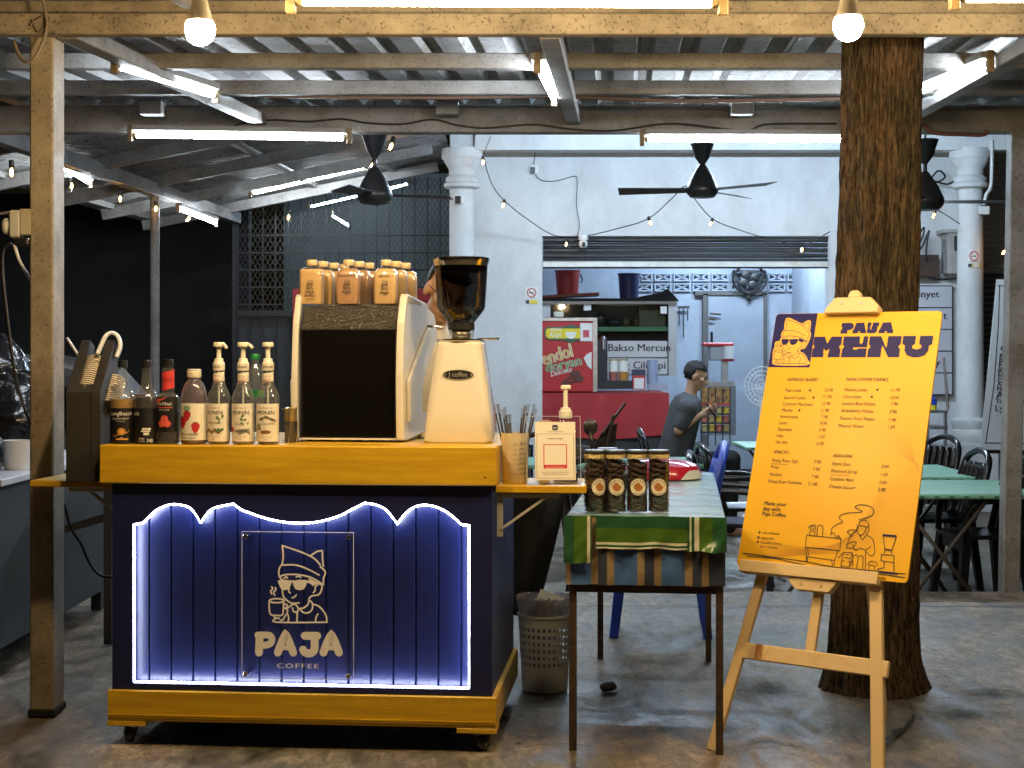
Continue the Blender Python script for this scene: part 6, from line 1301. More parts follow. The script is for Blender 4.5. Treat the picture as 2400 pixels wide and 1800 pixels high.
fan(2168, 328, 466, 10.0, 'dark ceiling fan right of the tree trunk', (3, 125, 240), .60, 1.05)
# ================================================================== DIAMOND GRILLE
gy = 16.0; gx0, gx1 = -2.86, -.52; gz0, gz1 = LOW, 3.15
gr_ = thing('diamond_grille', 'black expanded-metal security grille between the yard and the left column', 'grille', (-1.7, gy, LOW))
GRM = M('black grille iron', (.012, .012, .014), .5)
x = gx0; k = 0
while x < gx1 + .01:
    MB().box(x - .006, x + .006, gy, gy + .012, gz0, gz1).build('grille_bar', GRM, gr_); x += .132
for z in (.55, 1.82, 2.0, 2.18, 2.36, 2.54): MB().box(gx0, gx1, gy - .013, gy - .001, z - .008, z + .008).build('cross_rail', GRM, gr_)
MB().box(gx0 - .05, gx0 - .007, gy - .03, gy + .03, gz0, gz1 - .4).build('end_post', GRM, gr_); MB().box(gx0, gx1, gy - .03, gy - .014, 1.70, 1.76).build('mid_rail', GRM, gr_)
mb = MB(); dx, dz = .052, .092; nx = int((gx1 - gx0) / dx); nz = int((gz1 - 1.76) / dz)
for i in range(nx):
    for j in range(nz):
        x, z = gx0 + i * dx, 1.76 + j * dz
        for a, b in (((0, .5), (.5, 1)), ((.5, 1), (1, .5)), ((1, .5), (.5, 0)), ((.5, 0), (0, .5))):
            if (a, b) in (((1, .5), (.5, 0)),) and i < nx - 1 and False: continue
            mb.bar((x + a[0] * dx, gy + .016, z + a[1] * dz), (x + b[0] * dx, gy + .016, z + b[1] * dz), .005, .012, up=(0, 1, 0))
mb.build('expanded_mesh', GRM, gr_, recalc=False)['kind'] = 'stuff'
mb = MB(); mb.box(gx0, gx1 - 1.3, gy + .05, gy + .07, LOW, 1.70); mb.build('kick_panel', M('slate panel', (.03, .032, .036), .6, var=.3), gr_)
mb = MB(); mb.pbox(686, 1010, 677, 800, 15.955, .012); one(mb, 'red_banner', M('red cloth banner', (.30, .012, .018), .6, var=.2), 'dark red banner cloth behind the espresso machine', 'banner')
# ================================================================== PARKED CAR (dim, side on)
car = thing('parked_car', 'pale hatchback parked in the unlit yard behind the near post', 'car', (-3.9, 10.4, LOW))
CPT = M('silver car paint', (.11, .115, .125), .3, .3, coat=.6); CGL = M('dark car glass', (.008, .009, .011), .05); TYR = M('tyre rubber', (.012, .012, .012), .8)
def cz(p): return [(a, b + LOW) for a, b in p]
bodyp = [(-6.0, .25), (-6.05, .55), (-5.95, .85), (-5.1, .98), (-2.75, .98), (-2.28, .93), (-2.15, .75), (-2.12, .45), (-2.2, .25)]
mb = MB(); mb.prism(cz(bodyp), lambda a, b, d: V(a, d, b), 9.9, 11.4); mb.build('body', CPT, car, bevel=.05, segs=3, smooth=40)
cab = [(-5.35, .97), (-4.75, 1.45), (-4.3, 1.52), (-3.3, 1.50), (-2.85, 1.40), (-2.45, .98)]
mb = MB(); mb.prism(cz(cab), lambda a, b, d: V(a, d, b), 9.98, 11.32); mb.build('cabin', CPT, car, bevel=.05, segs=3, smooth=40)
for pl in ([(-5.05, 1.02), (-4.66, 1.40), (-4.0, 1.44), (-4.0, 1.02)], [(-3.93, 1.02), (-3.93, 1.44), (-3.3, 1.42), (-3.15, 1.02)], [(-3.08, 1.02), (-3.2, 1.40), (-2.95, 1.34), (-2.62, 1.02)]):
    mb = MB(); mb.prism(cz(pl), lambda a, b, d: V(a, d, b), 9.968, 9.99); mb.build('window', CGL, car)
for x in (-5.2, -2.95):
    mb = MB(); mb.lathe([(.18, -.1), (.3, -.1), (.31, -.08), (.31, .1)], 28); mb.xf(Matrix.Translation(V(x, 9.98, LOW + .31)) @ Matrix.Rotation(R(90), 4, 'X')); w_ = mb.build('wheel', TYR, car, smooth=40)
    mb = MB(); mb.lathe([(.19, 0), (.19, .02)], 20); mb.xf(Matrix.Translation(V(x, 9.88, LOW + .31)) @ Matrix.Rotation(R(90), 4, 'X')); mb.build('rim', STEEL, w_)
mb = MB(); mb.box(-3.75, -3.55, 9.865, 9.899, LOW + .80, LOW + .83); mb.build('door_handle', CPT, car); mb = MB(); mb.box(-2.35, -2.17, 9.94, 10.2, LOW + .68, LOW + .82); mb.build('headlight', CLR, car, bevel=.02)
MB().box(-5.9, -2.2, 9.88, 9.8995, LOW + .55, LOW + .60).build('door_trim', TYR, car)
# ================================================================== INSIDE AND BEFORE THE SHOP
t = thing('shop_counter', 'shop counter under a red plastic cloth inside the opening', 'counter', P(1415, 925, 15.3))
RCL = M('red counter cloth', (.40, .022, .03), .55, var=.2, scale=4, bump=.3, bscale=9)
a = P(1262, 1025, 15.3); b = P(1568, 921, 15.3)
MB().box(a.x, b.x, 15.34, 16.4, LOW, b.z - .02).build('carcass', MATTE, t); mb = MB(); n = 40
for i in range(n):
    x0, x1 = a.x + (b.x - a.x) * i / n, a.x + (b.x - a.x) * (i + 1) / n; f = lambda x: 15.3 + .015 * math.sin(x * 19) * 1
    zl_ = lambda x: a.z + .02 * math.sin(x * 5)
    mb.add([(x0, f(x0), zl_(x0)), (x1, f(x1), zl_(x1)), (x1, 15.3, b.z), (x0, 15.3, b.z), (x1, 16.4, b.z), (x0, 16.4, b.z)], [(0, 1, 2, 3), (3, 2, 4, 5)])
mb.build('cloth', RCL, t, recalc=False, smooth=50)
# red chest with printed front
t = thing('drink_chest', 'red printed drink chest with silver lid on the shop counter', 'chest', P(1330, 915, 15.35)); Yc = 15.36
MB().pbox(1268, 1398, 753, 918, Yc, .5).build('chest', M('chest red', (.44, .014, .024), .4), t, bevel=.006); MB().pbox(1266, 1400, 744, 753, Yc - .01, .52).build('lid', STEEL, t, bevel=.004); MB().pbox(1390, 1400, 753, 918, Yc - .012, .02).build('edge_trim', STEEL, t)
def cr2(x, y): q = P(1260 + x / 4.608, 600 + y / 4.608, Yc); return (q.x, q.z)
ink = Ink(lambda a, b, h: V(a, Yc - .014 - h, b), 0, .00012)
ink.poly([cr2(*q) for q in ((70, 800), (100, 765), (280, 765), (360, 740), (450, 765), (560, 770), (580, 830), (560, 900), (450, 905), (370, 940), (280, 910), (110, 905), (75, 870))], 0); ink.poly([cr2(*q) for q in ((88, 805), (110, 782), (560, 785), (565, 890), (115, 890), (90, 865))], 1); ink.poly([cr2(*q) for q in ((300, 820), (420, 820), (400, 880), (370, 895), (335, 890), (310, 870))], 2)
p = cr2(140, 810); ink.text('KEDAI', p[0], p[1], .045, 2, .03, fit=.10); p = cr2(128, 875); ink.text('Kopi', p[0], p[1], .075, 2, .02, .3, fit=.115)
for i, (s, x, y, sz, rt) in enumerate((('endol', 62, 1185, .20, .30), ('doryan', 90, 1262, .15, .22))):
    p = cr2(x, y); ink.text(s, p[0], p[1], sz, 2, .06, .1, rot=rt, fit=(.31, .36)[i]); ink.text(s, p[0], p[1], sz, 3 + i, .02, .1, rot=rt, fit=(.31, .36)[i])
p = cr2(140, 1305); ink.text('Delicious', p[0], p[1], .075, 2, .01, .3, rot=.25, fit=.22)
ink.line([cr2(265, 1370), cr2(380, 1290)], .025, 5); ink.disc(*cr2(405, 1275), .055, 5, 12, .04); ink.line([cr2(285, 1390), cr2(420, 1335)], .022, 5); ink.disc(*cr2(445, 1325), .05, 5, 12, .035)
ink.rect(*[cr2(460, 0)[0], cr2(592, 0)[0]], cr2(0, 920)[1], cr2(0, 725)[1], 6); ink.rect(cr2(490, 0)[0], cr2(555, 0)[0], cr2(0, 878)[1], cr2(0, 800)[1], 7)
ink.poly([cr2(*q) for q in ((495, 1100), (530, 1060), (582, 1035), (582, 1225), (540, 1190))], 6); ink.build('print', [M('sign green', (.03, .10, .06), .5), M('sign yellow'), INKW, M('durian yellow', (.62, .42, .10), .5), M('pandan green', (.10, .30, .10), .5), M('spoon brown', (.09, .03, .025), .5), WHITE, M('print red', (.5, .05, .08), .5)], t)
MB().pbox(1298, 1321, 730, 743.8, Yc + .1, .06).build('twin_outlet', CREAM, t, bevel=.01)
# display cabinet
t = thing('display_cabinet', 'glass food display cabinet with white price panels in the shop', 'cabinet', P(1430, 940, 16.2)); Yk = 16.2; ALU = M('cabinet aluminium', (.42, .44, .46), .4, .3)
mb = MB(); mb.pbox(1270, 1586, 706, 713, Yk, .6); mb.pbox(1567, 1586, 713, 880, Yk, .6); mb.pbox(1270, 1290, 713, 880, Yk, .05); mb.build('frame', ALU, t)
MB().pbox(1290, 1567, 713, 798, Yk + .01, .006).build('glass', clear('cabinet glass', (.8, .85, .85), .1), t)
MB().pbox(1290, 1567, 766, 776, Yk + .05, .5).build('shelf', M('shelf green', (.15, .3, .13), .5), t)
MB().pbox(1290, 1567, 713, 880, Yk + .55, .02).build('back', M('cabinet back', (.2, .22, .24), .6), t)
ink = Ink(lambda a, b, h: V(a, Yk - .004 - h, b), .001, .00012)
for py0, py1, s, px in ((799, 837, 'Bakso Mercun', 1424), (840, 877, 'ng Cili Api', 1452)):
    MB().pbox(1395, 1564, py0, py1, Yk - .002, .01).build('price_panel', M('panel white', (.55, .56, .57), .5), t); q = P(px, py0 + 24, Yk); ink.text(s, q.x, q.z, .11, 0, .03, width=1.05)
ink.build('lettering', [INKD], t)
for px, r, h, mt in ((1406, .085, .16, BLACK), (1440, .09, .10, MATTE), (1467, .05, .10, M('brown pot', (.10, .06, .02), .4)), (1493, .055, .12, M('brown pot'))):
    q = P(px, 766, Yk + .25); mb = MB(); mb.lathe([(r * .7, 0), (r, h * .35), (r * .9, h * .7), (r * .4, h * .9), (r * .4, h)], 18, V(q.x, q.y, P(0, 766, Yk + .05).z + .002)); one(mb, 'clay_pot', mt, f'dark pot on the cabinet shelf, {("far left", "second", "third", "fourth")[(1406, 1440, 1467, 1493).index(px)]} of the row', 'pot', 'pots in the display cabinet', smooth=40)
MB().pbox(1498, 1560, 716, 776, Yk + .1, .2).build('kraft_box', M('brown carton', (.13, .09, .05), .7), t); MB().pbox(1548, 1563, 718, 735, Yk - .006, .004).build('round_sticker', WHITE, t); MB().pbox(1368, 1386, 712, 728, Yk - .02, .012).build('thermometer', WHITE, t, bevel=.02)
# buckets and trays on the cabinet
def bucket(px0, px1, py0, py1, Y, mat, label):
    a = P(px0, py1, Y); b = P(px1, py0, Y); r = (b.x - a.x) / 2; c = V((a.x + b.x) / 2, Y, a.z); t = thing('bucket', label, 'bucket', c)
    MB().lathe([(r * .82, 0), (r * .97, (b.z - a.z) * .93), (r * 1.03, (b.z - a.z) * .95), (r * 1.03, b.z - a.z)], 28, c).build('pail', mat, t, smooth=40)
    MB().tube(smoothpts([c + V(r, 0, (b.z - a.z) * .85), c + V(r * 1.15, -.05, (b.z - a.z) * .6), c + V(r * 1.0, -.1, (b.z - a.z) * .5)], 4), .008, 6).build('handle', BLACK, t)
    return t
bucket(1300, 1360, 634, 692, 16.5, M('bucket red', (.36, .025, .02), .4), 'red plastic bucket on top of the display cabinet'); bucket(1448, 1500, 641, 705, 16.5, M('bucket navy', (.012, .02, .09), .4), 'dark blue lidded bucket on top of the display cabinet')
mb = MB(); mb.bar(P(1270, 697, 16.45), P(1402, 690, 16.45), .4, .03); one(mb, 'red_tray', M('tray red', (.25, .05, .03), .5), 'flat red tray under the red bucket', 'tray')
mb = MB(); mb.prism([(0, 0), (.55, 0), (.40, .24), (.30, .16), (.02, .08)], lambda a, b, d: V(P(1495, 705, 16.4).x + a * .8, d, P(1495, 705, 16.4).z + b * .55), 16.4, 16.6); one(mb, 'black_carton', MATTE, 'torn black carton on the right end of the display cabinet', 'box')
MB_ = MB(); MB_.pbox(1270, 1586, 699, 705.5, 16.25, .5); one(MB_, 'cabinet_board', MATTE, 'dark board lying along the top of the display cabinet', 'board')
# things on the red counter
zc_ = P(0, 921, 15.3).z + .002
t = thing('cup_stand', 'black cup stand holding two drink tins on the red counter', 'stand', (P(1440, 0, 15.36).x, 15.45, zc_))
mb = MB(); mb.pbox(1394, 1482, 892, 912, 15.36, .2); mb.pbox(1399, 1424, 795, 892, 15.4, .14); mb.build('stand', MATTE, t, bevel=.005); MB().pbox(1408, 1420, 787, 824, 15.38, .05).build('cup_stack', STEEL, t, bevel=.02)
for px0, px1, c_, l in ((1427, 1448, (.30, .10, .08), 'red and white drink tin on the cup stand'), (1450, 1473, (.42, .2, .05), 'orange and white drink tin on the cup stand')):
    q = P((px0 + px1) / 2, 892, 15.44); r = (px1 - px0) / 2 / F * 15.4; mb = MB(); mb.lathe([(r, 0), (r, .09), (r, .20), (r * 1.02, .20), (r * 1.02, .215)], 18, q + V(0, 0, .0), mis=[0, 1, 2, 2]); one(mb, 'drink_tin', [M('tin ' + l[:3], c_, .4), WHITE, GOLD], l, 'tin', smooth=40)
mb = MB(); mb.pbox(1483, 1512, 880, 913, 15.36, .1); mb.pbox(1482, 1513, 866, 880, 15.37, .1, 1); mb.pbox(1486, 1509, 886, 911, 15.355, .004, 2); one(mb, 'price_box', [RED, M('dark blue lid', (.02, .03, .06), .5), WHITE], 'small red and white box on the red counter', 'box')
q = P(1529, 900, 15.45); mb = MB()
for k in range(9): mb.lathe([(.050, k * .027), (.057, k * .027 + .022), (.06, k * .027 + .026)], 18, q)
one(mb, 'bowl_stack', M('pale blue melamine', (.42, .5, .68), .4), 'tall stack of pale blue bowls on the red counter', 'bowl stack', smooth=30)
mb = MB(); mb.pbox(1520, 1566, 900, 916, 15.33, .14); one(mb, 'clear_box', clear('clear tub', (.85, .85, .9), .3, .1, .2), 'low clear plastic box on the red counter', 'box', bevel=.01)
# wall fan, hooks
c = P(1757, 655, 18.4); t = thing('wall_fan', 'black wall fan on a triangular bracket above the inner door', 'fan', c)
MB().tube([c + V(.2 * math.cos(a * .314), 0, .17 * math.sin(a * .314)) for a in range(21)], .016, 6, cap=False).build('cage_ring', BLACK, t)
for k in range(4): a = .5 + k * 1.571; MB().ball(c + V(.08 * math.cos(a), .02, .07 * math.sin(a)), (.06, .01, .05), 10, 6).build('blade', BLACK, t)
mb = MB(); mb.bar(c + V(-.2, .05, .1), c + V(.01, .05, -.26), .03, .03); mb.bar(c + V(.2, .05, .1), c + V(-.01, .05, -.26), .03, .03); mb.bar(c + V(-.2, .05, .1), c + V(.2, .05, .1), .03, .03); mb.build('bracket', BLACK, t)
mb = MB()
for px, h in ((1592, 40), (1602, 70), (1612, 30)): mb.tube([P(px, 722, 18.5), P(px, 722 + h, 18.5)], .008, 6)
mb.bar(P(1588, 720, 18.5), P(1616, 720, 18.5), .02, .03); one(mb, 'hook_rail', M('dark utensils', (.04, .035, .035), .5), 'ladles hanging on a hook rail left of the inner door', 'hooks')
# juice machine and snack stand
t = thing('ice_machine', 'red and white ice shaving machine on a stand before the inner door', 'machine', P(1690, 900, 17)); Yj = 16.8
mb = MB(); mb.pbox(1648, 1720, 803, 812, Yj, .2); mb.pbox(1694, 1721, 840, 847, Yj, .2); mb.build('head_plate', RED, t, bevel=.01); MB().pbox(1664, 1712, 812, 845, Yj + .02, .18).build('head', M('machine grey', (.3, .31, .33), .4), t, bevel=.01); MB().lathe([(.06, 0), (.06, .14)], 16, P(1708, 841, Yj + .02)).build('drum', WHITE, t, smooth=40)
MB().pbox(1692, 1706, 845, 905, Yj + .06, .06).build('column', STEEL, t); MB().tube([P(1668, 803, Yj + .05), P(1668, 778, Yj + .05)], .015, 8).build('crank', BLACK, t); MB().pbox(1655, 1722, 895, 905, Yj, .25).build('base', STEEL, t); MB().pbox(1650, 1725, 905, 1020, Yj, .3).build('pedestal', M('grey cupboard', (.15, .17, .19), .6), t)
t = thing('snack_stand', 'wire stand of yellow snack packets behind the seated man', 'stand', P(1680, 1010, 14.4)); Ys = 14.4
MB().pbox(1643, 1711, 908, 946, Ys, .02).build('header_card', M('header print', (.38, .20, .05), .5, var=.8, scale=25, col2=(.06, .02, .02)), t); MB().pbox(1643, 1711, 946, 950, Ys - .01, .1).build('shelf', RED, t)
for r in range(3):
    for c_ in range(4):
        px = 1645 + c_ * 17; py = 953 + r * 21; mb = MB(); mb.pbox(px, px + 14, py, py + 18, Ys + .01, .05); mb.build('packet', M('packet ' + str((r + c_) % 3), ((.45, .32, .05), (.40, .12, .10), (.35, .28, .12))[(r + c_) % 3], .3), t, bevel=.012)
mb = MB()
for px in (1643, 1660, 1677, 1694, 1711): mb.tube([P(px, 908, Ys), P(px, 1045, Ys)], .006, 6)
for py in (971, 992, 1013): mb.tube([P(1643, py, Ys - .01), P(1711, py, Ys - .01)], .006, 6)
mb.build('wire_frame', MATTE, t)
# pedestal fan
c = P(1786, 905, 14.0); t = thing('pedestal_fan', 'white wire pedestal fan beside the menu board', 'fan', (c.x, 14.0, LOW))
mb = MB()
for k in range(4): r = .16 - k * .035; mb.tube([c + V(r * math.cos(a * .2618), .0 + k * .01, r * 1.12 * math.sin(a * .2618)) for a in range(25)], .003, 5, cap=False)
for k in range(24): a = k * .2618; mb.tube([c + V(.02 * math.cos(a), .03, .02 * math.sin(a)), c + V(.16 * math.cos(a), 0, .18 * math.sin(a))], .002, 4)
mb.build('cage', WHITE, t); MB().tube([c + V(0, .06, 0), V(c.x, 14.06, LOW)], .015, 8).build('stem', WHITE, t); MB().lathe([(.18, 0), (.17, .03), (.03, .05)], 20, (c.x, 14.06, LOW)).build('base', WHITE, t)
for k in range(3): a = k * 2.1; MB().ball(c + V(.07 * math.cos(a), .05, .07 * math.sin(a)), (.06, .008, .05), 8, 6).build('blade', M('pale blue blade', (.3, .36, .5), .4), t)
# ================================================================== GREEN FOLDING TABLES AND BLACK CHAIRS
def fold_table(x0, x1, y0, y1, z, label, legs=True):
    t = thing('folding_table', label, 'table', ((x0 + x1) / 2, (y0 + y1) / 2, LOW), group='green folding tables')
    MB().box(x0, x1, y0, y1, z - .03, z).build('tabletop', GREEN, t, bevel=.008)
    mb = MB(); x = x0 + .06
    while x < x1: mb.box(x - .012, x + .012, y0 - .002, y0, z - .022, z - .012); x += .085
    mb.build('edge_dimples', M('dimple shade', (.05, .12, .07), .5), t)
    if legs:
        for y in (y0 + .06, y1 - .08):
            xm = (x0 + x1) / 2
            for s in (-1, 1): MB().tube([(xm - s * .26, y + s * .015, LOW), (xm + s * .26, y + s * .015, z - .035)], .012, 8).build('leg', M('brown leg tube', (.07, .055, .04), .5), t, smooth=True)
        MB().tube([(xm - .25, y0 + .05, LOW + .12), (xm - .25, y1 - .07, LOW + .12)], .01, 8).build('stretcher', M('brown leg tube'), t)
fold_table(1.85, 3.1, 8.75, 9.75, .505, 'nearer green folding table right of the menu board'); fold_table(2.0, 3.08, 9.95, 11.1, .505, 'farther green folding table right of the menu board')
fold_table(.05, 1.35, 10.6, 11.4, .42 + .12, 'green folding table before the red counter, with a cat on it')
fold_table(1.9, 2.65, 12.5, 13.3, .55, 'grey-green folding table beside the seated man'); fold_table(1.62, 2.2, 9.3, 10.2, .5, 'green folding table half hidden left of the menu board')
CG = 'black plastic chairs'
for x, y, rz, l in ((2.78, 9.12, -82, 'black plastic chair pushed under the nearer green table by the right post'), (2.76, 10.0, -86, 'black plastic chair behind the first one by the right post'), (3.35, 9.5, 200, 'black plastic chair just right of the right post'), (3.02, 11.6, -70, 'black plastic chair standing before the white drinks banner'), (1.42, 9.7, 80, 'black plastic chair with its back toward the menu board'), (1.60, 10.7, 95, 'black plastic chair left of the menu board, farther back'), (.22, 11.75, 0, 'black plastic chair at the green table before the white wall'), (.62, 9.6, 160, 'black plastic chair in the shade behind the red food cover')):
    plastic_chair('plastic_chair', l, (x, y, LOW), R(rz), BCH, CG)
# cat
c = P(1330, 962, 10.9); c = V(c.x, 10.85, .541); cat = thing('cat', 'grey tabby cat lying on the green table before the red counter', 'cat', c)
mb = MB(); mb.ball((0, 0, .06), (.15, .075, .065), 16, 10); mb.ball((.09, -.01, .065), (.09, .07, .06), 14, 8); mb.ball((.185, -.02, .085), (.05, .045, .045), 14, 10); mb.ball((.222, -.03, .075), (.02, .02, .016), 8, 6); mb.cap2((.12, -.06, .02), (.21, -.07, .018), .022, .018); mb.cap2((.12, .03, .02), (.2, .03, .018), .022, .018)
mb.cap2((-.14, 0, .03), (-.22, -.06, .022), .022, .014); mb.cap2((-.22, -.06, .022), (-.17, -.12, .02), .014, .01)
for s in (-1, 1): mb.lathe([(.018, 0), (.011, .02), (.002, .042)], 8, (.178, -.02 + s * .028, .118))
o = mb.build('body', M('tabby fur', (.12, .11, .10), .9, var=.75, scale=22, stretch=(2.2, .6, .6), bump=.8, bscale=200), cat, local=True)
rm = o.modifiers.new('r', 'REMESH'); rm.mode = 'VOXEL'; rm.voxel_size = .009; rm.use_smooth_shade = True; s_ = o.modifiers.new('s', 'SMOOTH'); s_.iterations = 4
# ================================================================== RIGHT BACKGROUND WALL
t = thing('wall_menu', 'white wall sign with dish names in framed rows behind the tree', 'sign', P(2190, 800, 15.1)); Yw = 15.12
ink = Ink(lambda a, b, h: V(a, Yw - h, b), .004, .00012)
for k in range(5):
    MB().pbox(2060, 2232, 671 + k * 51, 720 + k * 51, Yw, .03).build('panel', M('sign lilac white', (.55, .55, .60), .5), t)
for k in range(6): a = P(2060, 670 + k * 51, Yw); b = P(2232, 670 + k * 51, Yw); ink.line([(a.x, a.z), (b.x, b.z)], .01, 0, caps=False)
a = P(2232, 670, Yw); b = P(2232, 925, Yw); ink.line([(a.x, a.z), (b.x, b.z)], .01, 0, caps=False)
for s, px, py in (('i Penyet', 2201, 697), ('t', 2219, 748), ('y', 2203, 857)):
    q = P(px, py, Yw); ink.text(s, q.x, q.z, .10, 0, .03, align='RIGHT', width=1.05)
ink.build('lettering', [INKD], t)
t = thing('meter_box', 'cream electric meter box on the wall left of the right column', 'box', P(2235, 650, 15.05))
MB().pbox(2222, 2262, 545, 642, 14.95, .2).build('case', M('aged cream case', (.42, .41, .38), .6, var=.3), t, bevel=.008); MB().pbox(2237, 2256, 553, 588, 14.94, .012).build('meter_window', M('meter glass', (.05, .055, .06), .15), t); MB().pbox(2210, 2264, 537, 545, 14.93, .24).build('hood', M('aged cream case'), t)
MB().pbox(2210, 2222, 560, 640, 15.0, .05).build('hinge_strip', STEEL, t)
mb = MB(); mb.pbox(2100, 2200, 597, 648, 15.05, .12); one(mb, 'brown_box', M('brown board', (.06, .03, .02), .6, var=.4), 'dark brown wooden box on the wall behind the tree', 'box')
for pts, l in (([(2146, 590), (2150, 560), (2165, 533), (2163, 552), (2150, 583), (2160, 580), (2178, 540), (2172, 570), (2170, 610)], 'looped black cable above the brown box'), ([(2180, 420), (2200, 400), (2215, 415), (2195, 428), (2190, 425), (2220, 432), (2236, 424)], 'tangle of black cable near the right column capital'), ([(2175, 650), (2200, 654), (2240, 652), (2265, 640)], 'black cable sagging under the meter box'), ([(2141, 490), (2142, 540), (2140, 590)], 'black cable bundle running down beside the tree')):
    cable([P(a, b, 15.0) for a, b in pts], .010, l)
cable([P(2325, 328, 14.55), P(2323, 430, 14.55), P(2312, 455, 14.55), P(2306, 480, 14.55)], .018, 'white conduit down the right column to its socket', WHITE, name='conduit', cat='pipe')
MB_ = MB(); MB_.pbox(2296, 2320, 483, 502, 14.53, .04); one(MB_, 'wall_socket', WHITE, 'white socket on the right column', 'socket', bevel=.004)
# stairs-like white shelf and broom
t = thing('metal_rack', 'grey metal step rack against the wall left of the right column', 'rack', P(2190, 1090, 14.3))
for py in (962, 1000, 1045, 1080): MB().pbox(2170, 2222, py, py + 6, 14.2, .4).build('step', STEEL, t)
for px in (2172, 2214): MB().pbox(px, px + 6, 962, 1160, 14.22, .04).build('upright', STEEL, t)
mb = MB(); mb.tube([P(2212, 838, 14.1), P(2222, 960, 14.1)], .013, 8); one(mb, 'broom_handle', STEEL, 'grey stick leaning on the metal rack', 'stick')
mb = MB(); q = P(2185, 961, 14.35); mb.lathe([(.04, 0), (.04, .05), (.042, .05), (.042, .10), (.02, .12), (.02, .15)], 14, q, mis=[0, 0, 1, 1, 1]); one(mb, 'soap_bottle', [M('sign yellow'), BLUE], 'small blue and yellow bottle on the metal rack', 'bottle')
# right mesh panel and white banner
t = thing('mesh_panel', 'white-framed diamond mesh panel right of the right column', 'mesh panel', P(2360, 700, 15.6)); Ym = 15.6
mb = MB(); x0 = P(2300, 0, Ym).x; z0_ = P(0, 1000, Ym).z; dx, dz = .036, .062
for i in range(24):
    for j in range(44):
        x, z = x0 + i * dx, z0_ + j * dz
        mb.bar((x, Ym, z), (x + dx / 2, Ym, z + dz / 2), .004, .006, up=(0, 1, 0)); mb.bar((x + dx / 2, Ym, z + dz / 2), (x + dx, Ym, z), .004, .006, up=(0, 1, 0)); 
mb.build('expanded_mesh', M('pale mesh wire', (.25, .26, .28), .5), t, recalc=False)['kind'] = 'stuff'
MB().pbox(2298, 2420, 620, 628, Ym - .02, .04).build('rail', GREYST, t); MB().pbox(2298, 2420, 342, 348, Ym - .02, .04).build('rail', GREYST, t)
t = thing('drinks_banner', 'tall white drinks price banner with black lettering at the right edge', 'banner', P(2380, 1060, 13.0)); Yb = 13.0
bq = [P(2336, 655, Yb), P(2470, 655, Yb), P(2440, 1058, Yb), P(2297, 1056, Yb)]
mb = MB(); mb.add(bq + [q + V(0, .008, 0) for q in bq], [(0, 1, 2, 3), (7, 6, 5, 4), (0, 4, 5, 1), (2, 6, 7, 3), (1, 5, 6, 2), (3, 7, 4, 0)]); mb.build('sheet', M('banner white', (.66, .68, .70), .5), t)
ink = Ink(lambda a, b, h: V(a, Yb - h, b), .001, .00012)
ink.line([(P(a, b, Yb).x, P(a, b, Yb).z) for a, b in ((2343, 668), (2340, 760), (2330, 900), (2310, 1040))], .008, 0, caps=False); ink.line([(P(a, b, Yb).x, P(a, b, Yb).z) for a, b in ((2338, 670), (2420, 671))], .008, 0, caps=False); ink.line([(P(a, b, Yb).x, P(a, b, Yb).z) for a, b in ((2308, 1038), (2420, 1040))], .008, 0, caps=False)
q = P(2361, 757, Yb); ink.text('Cendol', q.x, q.z, .16, 1, .05)
for s, px, py, sz in (('CENDOL', 2344, 824, .075), ('Kosong', 2342, 838, .055), ('Biasa / Kacang', 2341, 848, .055), ('Kacang', 2340, 858, .055), ('Jagung', 2339, 868, .055), ('Pulut', 2338, 878, .055), ('Mangga', 2338, 887, .055), ('Cincau', 2337, 897, .055), ('Ais krim', 2336, 906, .055), ('Nata de coco', 2335, 916, .055), ('ABC', 2334, 934, .09), ('Tambah ais krim', 2332, 945, .055), ('Lychee', 2331, 964, .075)):
    q = P(px, py, Yb); ink.text(s, q.x, q.z, sz, 0, .04, width=1.1)
ink.build('lettering', [INKD, M('logo green', (.06, .12, .04), .5)], t)
MB().bar(P(2296, 1058, Yb - .01), P(2442, 1060, Yb - .01), .03, .03).build('bottom_rod', BLACK, t)
mb = MB(); mb.pbox(2300, 2420, 640, 1090, 15.75, .05); one(mb, 'dark_partition', M('dark partition', (.05, .05, .055), .7), 'dark partition behind the mesh panel and banner', 'partition')
